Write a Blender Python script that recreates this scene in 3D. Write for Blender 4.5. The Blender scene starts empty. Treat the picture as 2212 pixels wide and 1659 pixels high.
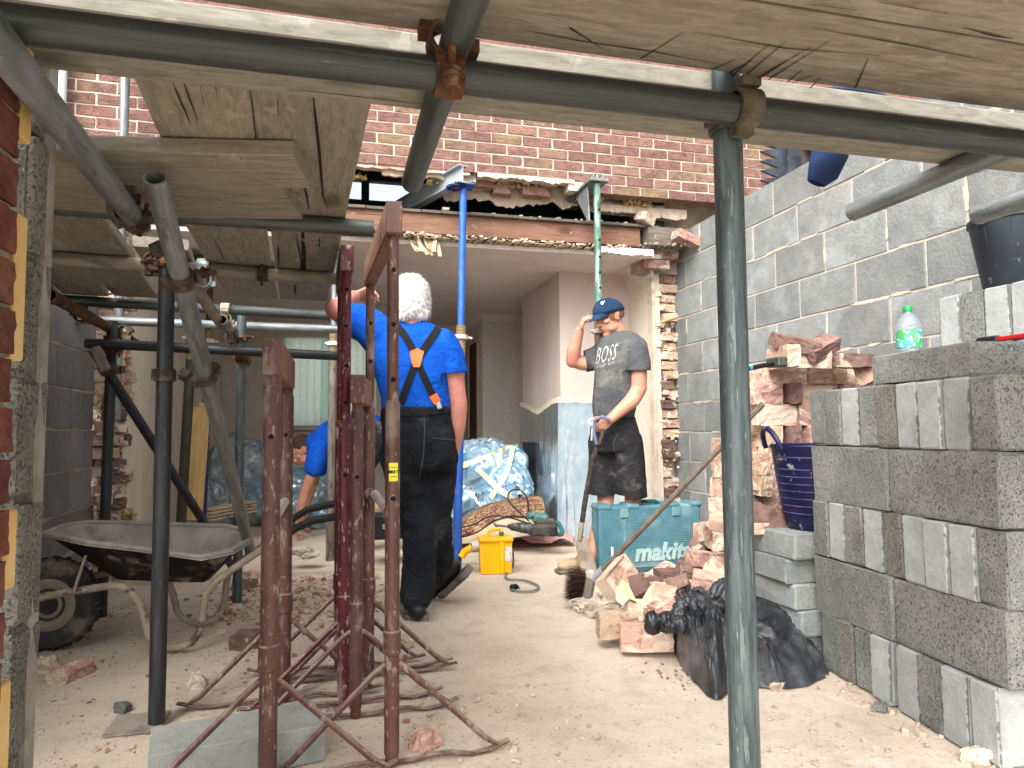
import bpy, bmesh, math, random
from mathutils import Vector, Matrix, noise as mnoise
from mathutils.bvhtree import BVHTree
random.seed(7)
C = bpy.context.scene
COL = C.collection
V = Vector
# ------------------------------------------------------------------ camera, light, exposure
CAM = V((0, 0, .94)); YAW, PITCH, ROLL = math.radians(14.394), math.radians(3.58), math.radians(-.448)
FWD = V((math.sin(YAW)*math.cos(PITCH), math.cos(YAW)*math.cos(PITCH), math.sin(PITCH)))
_r = V((math.cos(YAW), -math.sin(YAW), 0)); _u = _r.cross(FWD)
RGT = _r*math.cos(ROLL)+_u*math.sin(ROLL); UPV = -_r*math.sin(ROLL)+_u*math.cos(ROLL)
cd = bpy.data.cameras.new('camera'); cam = bpy.data.objects.new('camera', cd); COL.objects.link(cam)
cam.matrix_world = Matrix.Translation(CAM) @ Matrix((RGT, UPV, -FWD)).transposed().to_4x4()
cd.sensor_width = 36; cd.lens = 36*2600/3840; cd.clip_start = .05; cd.clip_end = 300
C.camera = cam
w = bpy.data.worlds.new('World'); C.world = w; w.use_nodes = True
nt = w.node_tree; bg = nt.nodes['Background']
sky = nt.nodes.new('ShaderNodeTexSky'); sky.sky_type = 'NISHITA'; sky.sun_disc = False
SUN_EL, SUN_AZ = math.radians(43), math.radians(219)      # azimuth from +Y clockwise
sky.sun_elevation = SUN_EL; sky.sun_rotation = SUN_AZ; sky.air_density = 1.0; sky.dust_density = 4.0
hs = nt.nodes.new('ShaderNodeHueSaturation'); hs.inputs['Saturation'].default_value = .1   # overcast: cloud greys the sky
nt.links.new(sky.outputs[0], hs.inputs['Color']); nt.links.new(hs.outputs[0], bg.inputs['Color'])
bg.inputs['Strength'].default_value = .15
sd = bpy.data.lights.new('sun', 'SUN'); sd.energy = 1.5; sd.angle = math.radians(50); sd.color = (1, .98, .95)
so = bpy.data.objects.new('sun', sd); COL.objects.link(so)
sdir = V((math.sin(SUN_AZ)*math.cos(SUN_EL), math.cos(SUN_AZ)*math.cos(SUN_EL), math.sin(SUN_EL)))
so.rotation_euler = sdir.to_track_quat('Z', 'Y').to_euler(); so.location = (0, 0, 12)
vs = C.view_settings; vs.view_transform = 'Standard'; vs.look = 'None'; vs.gamma = 1; vs.use_curve_mapping = False
vs.exposure = 1.56
C.cycles.max_bounces = 10; C.cycles.diffuse_bounces = 6; C.cycles.transparent_max_bounces = 24
C.cycles.use_denoising = True
# ------------------------------------------------------------------ points on known planes of the place
def ray(x, y): return RGT*((x-1106)/1497.7)-UPV*((y-829.5)/1497.7)+FWD
def gz(x, y, z=0.): d = ray(x, y); return CAM+d*((z-CAM.z)/d.z)
def gy(x, y, Y): d = ray(x, y); return CAM+d*(Y/d.y)
def gx(x, y, X): d = ray(x, y); return CAM+d*(X/d.x)
def gd(x, y, D): return CAM+ray(x, y)*D
def wx(v, D): return v/1497.7*D
# ------------------------------------------------------------------ objects
def tag(o, label=None, cat=None, group=None, kind=None):
    if label: o['label'] = label
    if cat: o['category'] = cat
    if group: o['group'] = group
    if kind: o['kind'] = kind
    return o
def empty(name, loc, label, cat, group=None, rz=0):
    o = bpy.data.objects.new(name, None); COL.objects.link(o); o.location = loc; o.rotation_euler = (0, 0, rz)
    o.empty_display_size = .05
    return tag(o, label, cat, group)
def link(name, me, parent=None, loc=None, rot=None):
    o = bpy.data.objects.new(name, me); COL.objects.link(o)
    if parent:
        o.parent = parent
        if loc is None and rot is None and parent.get('_w'):
            o.matrix_parent_inverse = parent.matrix_basis.inverted()
    if loc is not None: o.location = loc
    if rot is not None: o.rotation_euler = rot
    return o
def wempty(name, loc, label, cat, group=None):
    "an empty whose parts are given in world coordinates"
    o = empty(name, loc, label, cat, group); o['_w'] = 1
    return o
class MB:
    def __init__(s): s.v = []; s.f = []
    def add(s, vs, fs):
        n = len(s.v); s.v += [tuple(p) for p in vs]; s.f += [tuple(i+n for i in f) for f in fs]; return s
    def box(s, c, d, rot=None):
        c = V(c); R_ = rot or Matrix.Identity(3)
        pts = [c+R_ @ V((x*d[0]/2, y*d[1]/2, z*d[2]/2)) for x in (-1, 1) for y in (-1, 1) for z in (-1, 1)]
        return s.add(pts, [(0, 1, 3, 2), (4, 6, 7, 5), (0, 4, 5, 1), (2, 3, 7, 6), (0, 2, 6, 4), (1, 5, 7, 3)])
    def box2(s, a, b): return s.box([(a[i]+b[i])/2 for i in range(3)], [abs(b[i]-a[i]) for i in range(3)])
    def bev(s, c, d, b=.004, rot=None, jit=0.):
        R_ = rot or Matrix.Identity(3); c = V(c); bm = bmesh.new(); bmesh.ops.create_cube(bm, size=1)
        for v in bm.verts: v.co = V((v.co.x*d[0], v.co.y*d[1], v.co.z*d[2]))
        bmesh.ops.bevel(bm, geom=list(bm.edges), offset=b, segments=1, affect='EDGES')
        bm.verts.index_update()
        s.add([c+R_ @ (v.co+V((random.uniform(-jit, jit), random.uniform(-jit, jit), random.uniform(-jit, jit)))) for v in bm.verts],
              [[v.index for v in f.verts] for f in bm.faces]); bm.free(); return s
    def rings(s, rings, cap0=True, cap1=True, closed=True):
        n = len(rings[0]); base = len(s.v); fs = []
        for k in range(len(rings)-1):
            for i in range(n if closed else n-1):
                a, b = k*n+i, k*n+(i+1) % n; fs.append((a, b, b+n, a+n))
        if cap0: fs.append(tuple(range(n-1, -1, -1)))
        if cap1: fs.append(tuple(range((len(rings)-1)*n, len(rings)*n)))
        return s.add([p for r in rings for p in r], fs)
    def tube(s, pts, r, seg=12, caps=True):
        pts = [V(p) for p in pts]; n = len(pts); rr = r if isinstance(r, (list, tuple)) else [r]*n
        rings = []; up = None
        for i, p in enumerate(pts):
            t = (pts[min(i+1, n-1)]-pts[max(i-1, 0)]).normalized()
            if up is None:
                up = V((0, 0, 1)) if abs(t.z) < .9 else V((1, 0, 0))
            a = (up-t*up.dot(t)).normalized(); b = t.cross(a); up = a
            rings.append([p+(a*math.cos(2*math.pi*k/seg)+b*math.sin(2*math.pi*k/seg))*rr[i] for k in range(seg)])
        return s.rings(rings, caps, caps)
    def lathe(s, prof, seg=24, c=(0, 0, 0), ax=None, cap0=True, cap1=True):
        R_ = ax or Matrix.Identity(3); c = V(c)
        return s.rings([[c+R_ @ V((r*math.cos(2*math.pi*k/seg), r*math.sin(2*math.pi*k/seg), z)) for k in range(seg)] for r, z in prof], cap0, cap1)
    def ell(s, c, r, rot=None, seg=16, rg=10):
        R_ = rot or Matrix.Identity(3); c = V(c); rings = []
        for j in range(1, rg):
            th = math.pi*j/rg
            rings.append([c+R_ @ V((r[0]*math.sin(th)*math.cos(2*math.pi*k/seg), r[1]*math.sin(th)*math.sin(2*math.pi*k/seg), -r[2]*math.cos(th))) for k in range(seg)])
        return s.rings(rings)
    def mesh(s, name, mats, smooth=False):
        me = bpy.data.meshes.new(name); me.from_pydata(s.v, [], s.f)
        for m in (mats if isinstance(mats, (list, tuple)) else [mats]): me.materials.append(m)
        bm = bmesh.new(); bm.from_mesh(me); bmesh.ops.recalc_face_normals(bm, faces=bm.faces); bm.to_mesh(me); bm.free()
        if smooth: sm(me)
        return me
    def build(s, name, mats, parent=None, smooth=False):
        return link(name, s.mesh(name, mats, smooth), parent)
def sm(me, ang=35):
    me.polygons.foreach_set('use_smooth', [True]*len(me.polygons))
    try: me.set_sharp_from_angle(angle=math.radians(ang))
    except Exception: pass
def frame(z, x=None):
    "rotation whose Z is along z (and X near x)"
    z = V(z).normalized(); x = V(x) if x is not None else (V((1, 0, 0)) if abs(z.x) < .9 else V((0, 1, 0)))
    x = (x-z*x.dot(z)).normalized(); return Matrix((x, z.cross(x), z)).transposed()
def copy_tree(o, parent=None):
    c = o.copy(); COL.objects.link(c)
    if parent: c.parent = parent
    for ch in list(o.children): copy_tree(ch, c)
    return c
def rr(a, b): return random.uniform(a, b)
# small irregular chips
def chips(m, n, fx, fy, fz, s0, s1, flat=.6):
    for _ in range(n):
        s = s0*(s1/s0)**(random.random()**2.2); c = V((fx(), fy(), fz()+s*flat*.35)); R_ = Matrix.Rotation(rr(0, 6.3), 3, 'Z') @ Matrix.Rotation(rr(-.4, .4), 3, 'X')
        d = V((s*rr(.6, 1.2), s*rr(.5, 1), s*flat*rr(.5, 1)))
        pts = [c+R_ @ V((x*d.x/2*rr(.4, 1), y*d.y/2*rr(.4, 1), z*d.z/2*rr(.5, 1))) for x in (-1, 1) for y in (-1, 1) for z in (-1, 1)]
        m.add(pts, [(0, 1, 3, 2), (4, 6, 7, 5), (0, 4, 5, 1), (2, 3, 7, 6), (0, 2, 6, 4), (1, 5, 7, 3)])
# ------------------------------------------------------------------ materials
def hexc(h):
    h = h.lstrip('#'); return tuple(((int(h[i:i+2], 16)/255) ** 2.2) for i in (0, 2, 4))
def col(c): return (*(hexc(c) if isinstance(c, str) else c), 1)
class NT:
    def __init__(s, name):
        s.m = bpy.data.materials.new(name); s.m.use_nodes = True; s.n = s.m.node_tree.nodes; s.l = s.m.node_tree.links
        s.b = s.n['Principled BSDF']; s.out = s.n['Material Output']
    def N(s, t, **kw):
        n = s.n.new('ShaderNode'+t)
        for k, v in kw.items():
            if k.startswith('i_'): n.inputs[k[2:].replace('_', ' ')].default_value = v
            else: setattr(n, k, v)
        return n
    def L(s, a, b): s.l.new(a, b)
    def coords(s, st=(1, 1, 1), rnd=True):
        tc = s.N('TexCoord'); o = tc.outputs['Object']
        if rnd:
            oi = s.N('ObjectInfo'); m = s.N('VectorMath', operation='MULTIPLY_ADD'); m.inputs[1].default_value = (31, 17, 23)
            s.L(oi.outputs['Random'], m.inputs[0]); s.L(o, m.inputs[2]); o = m.outputs[0]; s.oi = oi
        mp = s.N('Mapping'); mp.inputs['Scale'].default_value = st; s.L(o, mp.inputs[0]); return mp.outputs[0]
    def noise(s, vec, sc, det=5, dist=0., rough=.6):
        n = s.N('TexNoise'); n.inputs['Scale'].default_value = sc; n.inputs['Detail'].default_value = det
        n.inputs['Distortion'].default_value = dist; n.inputs['Roughness'].default_value = rough
        s.L(vec, n.inputs['Vector']); return n.outputs['Fac']
    def ramp(s, fac, stops, interp='LINEAR'):
        r = s.N('ValToRGB'); cr = r.color_ramp; cr.interpolation = interp
        while len(cr.elements) < len(stops): cr.elements.new(.5)
        for e, (p, c) in zip(cr.elements, stops): e.position = p; e.color = col(c)
        s.L(fac, r.inputs[0]); return r.outputs[0]
    def mix(s, fac, a, b, mode='MIX'):
        m = s.N('Mix', data_type='RGBA', blend_type=mode)
        for v, i in ((fac, 0), (a, 6), (b, 7)):
            if hasattr(v, 'is_output'): s.L(v, m.inputs[i])
            else: m.inputs[i].default_value = v if i == 0 else col(v)
        return m.outputs[2]
    def mrange(s, v, a, b, c=0., d=1.):
        m = s.N('MapRange'); s.L(v, m.inputs[0])
        for i, q in enumerate((a, b, c, d)): m.inputs[i+1].default_value = q
        return m.outputs[0]
    def hsv(s, c, rv=0., rh=0.):
        h = s.N('HueSaturation'); s.L(c, h.inputs['Color']); oi = s.N('ObjectInfo')
        if rv: s.L(s.mrange(oi.outputs['Random'], 0, 1, 1-rv, 1+rv), h.inputs['Value'])
        if rh:
            f = s.N('Math', operation='FRACT'); m = s.N('Math', operation='MULTIPLY'); m.inputs[1].default_value = 7.3
            s.L(oi.outputs['Random'], m.inputs[0]); s.L(m.outputs[0], f.inputs[0]); s.L(s.mrange(f.outputs[0], 0, 1, .5-rh, .5+rh), h.inputs['Hue'])
        return h.outputs[0]
    def bump(s, h, strength=.4, dist=.004, prev=None):
        b = s.N('Bump'); b.inputs['Strength'].default_value = strength; b.inputs['Distance'].default_value = dist
        s.L(h, b.inputs['Height'])
        if prev: s.L(prev, b.inputs['Normal'])
        return b.outputs[0]
    def done(s, color, normal=None, rough=.85, metal=0., spec=.3, **kw):
        if hasattr(color, 'is_output'): s.L(color, s.b.inputs['Base Color'])
        else: s.b.inputs['Base Color'].default_value = col(color)
        if normal: s.L(normal, s.b.inputs['Normal'])
        if hasattr(rough, 'is_output'): s.L(rough, s.b.inputs['Roughness'])
        else: s.b.inputs['Roughness'].default_value = rough
        if hasattr(metal, 'is_output'): s.L(metal, s.b.inputs['Metallic'])
        else: s.b.inputs['Metallic'].default_value = metal
        s.b.inputs['Specular IOR Level'].default_value = spec
        for k, v in kw.items(): s.b.inputs[k.replace('_', ' ')].default_value = v
        return s.m
def mat(name, c1, c2=None, sc=6, st=(1, 1, 1), rough=.85, metal=0., spec=.3, bump=.3, bs=60, bd=.003, spots=(), rv=0., rh=0., lo=.35, hi=.65, dist=0., dust=None, rnd=True):
    t = NT(name); vec = t.coords(st, rnd); f = t.noise(vec, sc, 6, dist)
    c = t.ramp(f, [(lo, c1), (hi, c2 or c1)])
    for sp in spots:                                    # (colour, scale, threshold, softness, amount)
        sf = t.mrange(t.noise(vec, sp[1], 4), sp[2], sp[2]+sp[3], 0, sp[4]); c = t.mix(sf, c, sp[0])
    if rv or rh: c = t.hsv(c, rv, rh)
    if dust:                                            # dust that has settled on upward faces
        g = t.N('NewGeometry'); sx = t.N('SeparateXYZ'); t.L(g.outputs['Normal'], sx.inputs[0])
        m = t.N('Math', operation='MULTIPLY'); t.L(t.mrange(sx.outputs[2], .2, .9, 0, dust[1]), m.inputs[0]); t.L(t.mrange(t.noise(vec, 9, 4), .3, .6), m.inputs[1])
        c = t.mix(m.outputs[0], c, dust[0])
    nb = t.bump(t.noise(vec, bs, 4), bump, bd) if bump else None
    return t.done(c, nb, rough, metal, spec)
M = {}
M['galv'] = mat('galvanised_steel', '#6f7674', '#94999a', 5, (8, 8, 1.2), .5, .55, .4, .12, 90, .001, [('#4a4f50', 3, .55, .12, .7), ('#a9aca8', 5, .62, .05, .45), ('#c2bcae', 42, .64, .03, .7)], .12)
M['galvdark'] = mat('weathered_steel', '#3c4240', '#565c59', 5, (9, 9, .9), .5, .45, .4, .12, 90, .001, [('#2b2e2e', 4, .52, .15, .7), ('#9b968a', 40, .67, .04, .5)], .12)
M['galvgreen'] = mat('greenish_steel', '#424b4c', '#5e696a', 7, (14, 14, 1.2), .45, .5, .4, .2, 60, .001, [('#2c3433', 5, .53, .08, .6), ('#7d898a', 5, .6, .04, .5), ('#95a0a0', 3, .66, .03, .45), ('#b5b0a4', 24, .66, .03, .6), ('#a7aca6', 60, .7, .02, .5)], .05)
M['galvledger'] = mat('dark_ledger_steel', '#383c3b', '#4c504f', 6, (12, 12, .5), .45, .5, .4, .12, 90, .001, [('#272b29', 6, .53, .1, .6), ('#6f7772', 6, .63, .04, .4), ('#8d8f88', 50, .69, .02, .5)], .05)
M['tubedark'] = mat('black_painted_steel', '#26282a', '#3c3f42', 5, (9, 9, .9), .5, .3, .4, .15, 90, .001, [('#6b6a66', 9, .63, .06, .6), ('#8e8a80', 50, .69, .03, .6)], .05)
M['tubedusty'] = mat('dusty_steel', '#7c7468', '#9c9284', 5, (6, 6, 1.5), .75, .15, .3, .2, 90, .001, [('#5d5a55', 4, .55, .12, .7)], .1)
M['rust'] = mat('rusty_steel', '#4b3324', '#6e4a30', 30, rough=.8, metal=.25, bump=.5, bs=140, bd=.002, spots=[('#2e2521', 12, .5, .1, .7), ('#8a7d6a', 30, .6, .08, .5)], rv=.15)
M['clamp'] = mat('clamp_steel', '#4a443a', '#67604f', 30, rough=.75, metal=.35, bump=.5, bs=140, bd=.002, spots=[('#3a2c22', 14, .52, .1, .8), ('#8a8370', 30, .6, .08, .4)], rv=.15)
def wood(name, a, b, crack='#241a12', st=(1.2, 14, 14), rv=.1, dark=.55, gz_=None):
    t = NT(name); vec = t.coords(st)
    f = t.noise(vec, 3.2, 8, 1.2, .65); c = t.ramp(f, [(.3, a), (.7, b)])
    v3 = t.coords((1, 5, 5)); c = t.mix(t.mrange(t.noise(v3, 1.7, 5), .45, .75, 0, dark), c, a)
    v2 = t.coords((.9, 26, 26)); fine = t.noise(v2, 5, 5, .6, .75); c = t.mix(t.mrange(fine, .56, .74, 0, .42), c, crack); c = t.mix(t.mrange(t.noise(t.coords((3, 9, 9)), 9, 5), .52, .66, 0, .35), c, b)
    cr = t.mrange(t.noise(t.coords((.5, 16, 16)), 1.6, 3, .4), .685, .7); c = t.mix(cr, c, crack)
    vo = t.N('TexVoronoi', feature='DISTANCE_TO_EDGE' if False else 'F1'); vo.inputs['Scale'].default_value = 1.0
    t.L(t.coords((2.2, 5.5, 5.5)), vo.inputs['Vector']); kn = t.mrange(vo.outputs['Distance'], .1, .2, 1, 0)
    c = t.mix(t.mrange(kn, 0, 1, 0, .55), c, crack)
    c = t.mix(t.mrange(t.noise(t.coords((1, 1, 1)), 11, 5, .5), .64, .68, 0, .35), c, '#b5ada0')
    c = t.hsv(c, rv)
    n = t.bump(f, .35, .004); n = t.bump(fine, .35, .002, n)
    return t.done(c, n, .85, 0, .2)
M['board'] = wood('scaffold_board_wood', '#6f675b', '#968f82', dark=.3, st=(2.6, 15, 15))
M['boardend'] = wood('weathered_board_edge', '#6f6b5e', '#99958a', st=(2.6, 15, 15))
M['joist'] = wood('old_joist_timber', '#6a4e40', '#8f6d5b', rv=.08)
M['darktimber'] = wood('dark_old_timber', '#4b443d', '#7c7268')
M['lath'] = wood('lath_timber', '#8d7a63', '#c2ae92', rv=.2)
def block_mat(name, a, b, pit='#35373a', light='#c9cbc8', rv=.13, pitn=.62, big=None):
    t = NT(name); vec = t.coords()
    c = t.ramp(t.noise(vec, 5, 8, 0, .75), [(.35, a), (.65, b)]); c = t.mix(t.mrange(t.noise(vec, 2.6, 4, .5), .55, .7, 0, .3), c, '#9b968a'); c = t.mix(t.mrange(t.noise(vec, 3.7, 3, .3), .58, .72, 0, .35), c, '#55575a')
    p = t.noise(vec, 150, 6, 0, .75); c = t.mix(t.mrange(p, pitn, pitn+.07, 0, .55), c, pit)
    q = t.noise(vec, 170, 2); c = t.mix(t.mrange(q, .66, .72, 0, .55), c, light)
    if big: c = t.mix(t.mrange(t.noise(vec, 3.1, 4), .56, .62, 0, big[1]), c, big[0])
    c = t.hsv(c, rv)
    h = t.N('Math', operation='SUBTRACT'); t.L(t.noise(vec, 60, 5), h.inputs[0]); t.L(t.mrange(p, pitn, pitn+.1), h.inputs[1])
    return t.done(c, t.bump(h.outputs[0], .8, .006), .92, 0, .15)
M['wallblock'] = block_mat('wall_block_concrete', '#6e7170', '#858785', rv=.14, big=('#9aa0a0', .35))
M['leftblock'] = block_mat('dark_wall_block', '#6b6c6d', '#7f7f80', rv=.1, big=('#7d7672', .5))
M['rawblock'] = block_mat('raw_block_concrete', '#686965', '#83847e', rv=.13, pitn=.55)
M['paleblock'] = block_mat('pale_block_end', '#8c8f8d', '#a6a8a5', rv=.09, pitn=.62, big=('#77797a', .5))
M['roughblock'] = block_mat('rough_block_edge', '#605f58', '#7d7b71', rv=.05, pitn=.54)
M['mortar'] = mat('cream_mortar', '#aba28f', '#c0b7a4', 12, bump=.6, bs=70, bd=.006, spots=[('#9c8f78', 5, .6, .1, .5)])
M['mortarwarm'] = mat('pale_brick_mortar', '#c3b4a0', '#d6c9b6', 12, bump=.5, bs=80, bd=.004)
M['mortardusty'] = mat('dusty_mortar', '#8f8474', '#a99d8b', 12, bump=.7, bs=60, bd=.006)
def facade_mat():
    t = NT('rustic_facade_brick'); vec = t.coords((1, 1, 1))
    oi = t.N('ObjectInfo')
    c = t.ramp(oi.outputs['Random'], [(0, '#896660'), (.22, '#926e65'), (.4, '#80605b'), (.52, '#997767'), (.62, '#8a725f'), (.74, '#856560'), (.85, '#917c62'), (1, '#957168')])
    c = t.mix(t.mrange(t.noise(vec, 14, 4), .45, .7, 0, .5), c, '#4f3b36')
    c = t.mix(t.mrange(t.noise(vec, 8, 4), .56, .7, 0, .4), c, '#a08562')
    v2 = t.coords((9, 9, 30)); cr = t.noise(v2, 4.2, 4, 1.8); dk = t.mrange(cr, .38, .47, 1, 0)
    c = t.mix(t.mrange(dk, 0, 1, 0, .7), c, '#33231f')
    return t.done(c, t.bump(cr, .9, .012, t.bump(t.noise(vec, 160, 3), .3, .002)), .9, 0, .2)
M['facade'] = facade_mat()
def brick_mat(name, a, b, mort='#cdbfa8', amt=.75, thr=.52, rv=.2, rh=.012, dark='#4c3330'):
    t = NT(name); vec = t.coords()
    c = t.ramp(t.noise(vec, 12, 5), [(.35, a), (.65, b)])
    c = t.mix(t.mrange(t.noise(vec, 20, 4), .55, .65, 0, .45), c, dark)
    c = t.hsv(c, rv, rh)
    c = t.mix(t.mrange(t.noise(vec, 6.5, 7, .6), thr, thr+.045, 0, amt), c, mort); c = t.mix(t.mrange(t.noise(vec, 70, 4), .62, .68, 0, .45), c, dark)
    return t.done(c, t.bump(t.noise(vec, 45, 8), .95, .009), .93, 0, .15)
M['brick'] = brick_mat('reclaimed_red_brick', '#a17c70', '#b69385', thr=.5)
M['brickdusty'] = brick_mat('dusty_pink_brick', '#b08b79', '#c4a18e', '#d4c1ac', .82, .47)
M['brickdark'] = brick_mat('rustic_dark_brick', '#6c554f', '#7f675e', '#c5b59d', .7, .6)
M['brickred'] = brick_mat('red_pier_brick', '#5e3b33', '#734c43', '#a08d7a', .3, .66, .1)
M['brickcream'] = brick_mat('cream_mortared_brick', '#ad927d', '#bfa48f', '#ccb9a3', .8, .5, .08)
M['piermortar'] = mat('pier_mortar', '#7c786e', '#979388', 12, bump=.7, bs=60, bd=.006, spots=[('#5f5c55', 8, .56, .08, .6)])
M['plaster'] = mat('broken_plaster', '#b7a692', '#d3c4b0', 9, bump=.7, bs=40, bd=.008, spots=[('#8a7a68', 6, .56, .08, .6)])
M['white_plaster'] = mat('fresh_broken_plaster', '#d9d3c8', '#eae6dc', 9, bump=.5, bs=30, bd=.006)
M['foam'] = mat('yellow_insulation', '#a08a58', '#bda578', 14, bump=.8, bs=60, bd=.01, spots=[('#8f7433', 9, .58, .1, .6)])
M['foamboard'] = mat('yellow_foam_board', '#c2a064', '#d3b67e', 10, bump=.3, bs=60, bd=.003, spots=[('#b39a6a', 7, .58, .05, .6)])
# ------------------------------------------------------------------ ground
def ground_mat():
    t = NT('dusty_concrete'); vec = t.coords((1, 1, 1), False)
    c = t.ramp(t.noise(vec, 1.3, 6, .3), [(.3, '#b3a492'), (.5, '#c4b5a2'), (.7, '#cfc1af')])
    c = t.mix(t.mrange(t.noise(vec, 7, 6), .5, .72, 0, .5), c, '#978a7f')
    c = t.mix(t.mrange(t.noise(vec, 3.3, 5, .8), .58, .68, 0, .45), c, '#d4c9be')
    c = t.mix(t.mrange(t.noise(vec, 90, 3), .62, .68, 0, .55), c, '#6e5b4d'); c = t.mix(t.mrange(t.noise(vec, 42, 4), .64, .68, 0, .5), c, '#7a6d62')
    c = t.mix(t.mrange(t.noise(vec, 60, 2), .69, .73, 0, .6), c, '#8a4a38')
    sx = t.N('SeparateXYZ'); t.L(vec, sx.inputs[0])
    c = t.mix(t.mrange(t.noise(vec, 2.2, 5, .6), .62, .7, 0, .25), c, '#8a8177')
    dm = t.noise(t.coords((.5, 3.5, 1), False), 3.2, 5, 1.5); c = t.mix(t.mrange(dm, .6, .7, 0, .2), c, '#8f8479'); c = t.mix(t.mrange(t.noise(vec, 1.1, 4, .8), .52, .66, 0, .35), c, '#d2c3b0')
    c = t.mix(t.mrange(t.noise(vec, 300, 2), .6, .68, 0, .4), c, '#7d7168')
    n = t.bump(t.noise(vec, 6, 6), .3, .02); n = t.bump(t.noise(vec, 60, 5), .5, .004, n)
    return t.done(c, n, .95, 0, .1)
M['ground'] = ground_mat()
m = MB(); N_ = 60
for i in range(N_+1):
    for j in range(N_+1):
        x, y = -3+7*i/N_, .2+9*j/N_
        m.v.append((x, y, .004*mnoise.noise(V((x*2, y*2, 3)))-.004))
for i in range(N_):
    for j in range(N_): a = i*(N_+1)+j; m.f.append((a, a+N_+1, a+N_+2, a+1))
tag(m.build('ground', M['ground'], smooth=True), kind='structure')
m = MB(); m.box2((-60, -60, -.5), (60, 60, -.012)); tag(m.build('terrain', mat('distant_ground', '#a89d8e', '#b8ad9c', .7)), kind='structure')
m = MB(); m.v = [(-1.3, 4.74, .016), (2.45, 4.74, .016), (2.45, 8.7, .016), (-1.3, 8.7, .016)]; m.f = [(0, 1, 2, 3)]
m.add([(-1.3, 4.74, .016), (2.45, 4.74, .016), (2.45, 4.74, -.01), (-1.3, 4.74, -.01)], [(0, 1, 2, 3)])
tag(m.build('room_floor', M['ground']), kind='structure')
# ------------------------------------------------------------------ block walls
def var_boxes(name, d, n, mt, b=.004, jit=.002):
    out = []
    for k in range(n): m = MB(); m.bev((0, 0, 0), d, b, None, jit); out.append(m.mesh(name, mt))
    return out
def block_wall(root, face_x, sign, y0, y1, zs, hb, mt, mort, yo=0., endj=None):
    "courses of 440 mm blocks along Y; the face looks to -X (sign -1) or +X (sign 1)"
    me = var_boxes('block', (.1, .44, hb), 5, mt); cut = {}
    xc = face_x-sign*.05
    for k, z in enumerate(zs):
        y = y0+yo+(.225 if k % 2 else 0)-.45
        ye = y1 if not endj else y1-(endj if k % 2 else 0)
        while y < ye-.02:
            a, b = max(y, y0), min(y+.44, ye)
            if b-a > .05:
                if b-a > .435: dm = random.choice(me)
                else:
                    key = round(b-a, 2)
                    if key not in cut: cm = MB(); cm.bev((0, 0, 0), (.1, b-a, hb), .004, None, .002); cut[key] = cm.mesh('cut_block', mt)
                    dm = cut[key]
                link('block', dm, root, (xc+rr(-.001, .001)-root.location.x, (a+b)/2-root.location.y, z+hb/2-root.location.z), (rr(-.0015, .0015), 0, rr(-.001, .001)))
            y += .45
    m = MB(); m.box2((face_x-sign*.005, y0+.002, zs[0]), (face_x-sign*.094, y1-(endj or 0)-.01, zs[-1]+hb-.004))
    o = m.build('mortar', mort); o.parent = root; o.matrix_parent_inverse = Matrix.Translation(-root.location)
def smears(root, face_x, sign, pts, mt, n=4):
    "mortar squeezed out of the joints: thin uneven pads on the face"
    m = MB()
    for (y, z, sy, sz) in pts:
        k = 14; ring = []; sd_ = random.random()*50
        for i in range(k):
            a = 2*math.pi*i/k; q = .85+.5*mnoise.noise(V((math.cos(a)*1.5, math.sin(a)*1.5, sd_))); ring.append((y+math.cos(a)*sy*q, z+math.sin(a)*sz*q))
        b = len(m.v); m.v += [(face_x+sign*.0005, p[0], p[1]) for p in ring]+[(face_x+sign*rr(.0015, .003), y, z)]
        m.f += [(b+i, b+(i+1) % k, b+k) for i in range(k)]
    o = m.build('mortar_smear', mt, None, True); o['kind'] = 'stuff'; o.parent = root; o.matrix_parent_inverse = Matrix.Translation(-root.location)
XW = 2.65
rw = empty('block_wall', (XW, 1.0, 0), 'tall pale grey block wall with cream mortar running along the right side', 'wall')
block_wall(rw, XW, -1,   .7, 5.13, [.225*k for k in range(11)], .215, M['wallblock'], M['mortar'], yo=-.125, endj=.1)
sp = []
for k in range(11):
    for q in range(10):
        y = .7-.125+(.225 if k % 2 else 0)+.45*q-.005
        if 1 < y < 4.9 and random.random() < .4: sp.append((y, .225*k+rr(.06, .15), rr(.009, .022), rr(.04, .09)))
    for q in range(9): sp.append((rr(1.2, 4.9), .225*k-.005+rr(-.004, .004), rr(.04, .13), rr(.007, .013)))
smears(rw, XW, -1, sp, M['mortar'])
XL = -1.40
lw = empty('block_wall', (XL, 2.0, 0), 'dark grey block wall along the left side behind the wheelbarrow', 'wall')
block_wall(lw, XL, 1, 1.3, 4.72, [.05+.225*k-.225 for k in range(9)], .215, M['leftblock'], M['mortardusty'], yo=.07, endj=.06)
smears(lw, XL, 1, [(rr(2.5, 4.6), .045+.225*k+rr(-.004, .004), rr(.05, .16), rr(.006, .014)) for k in range(9) for _ in range(6)], M['mortardusty'])
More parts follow.
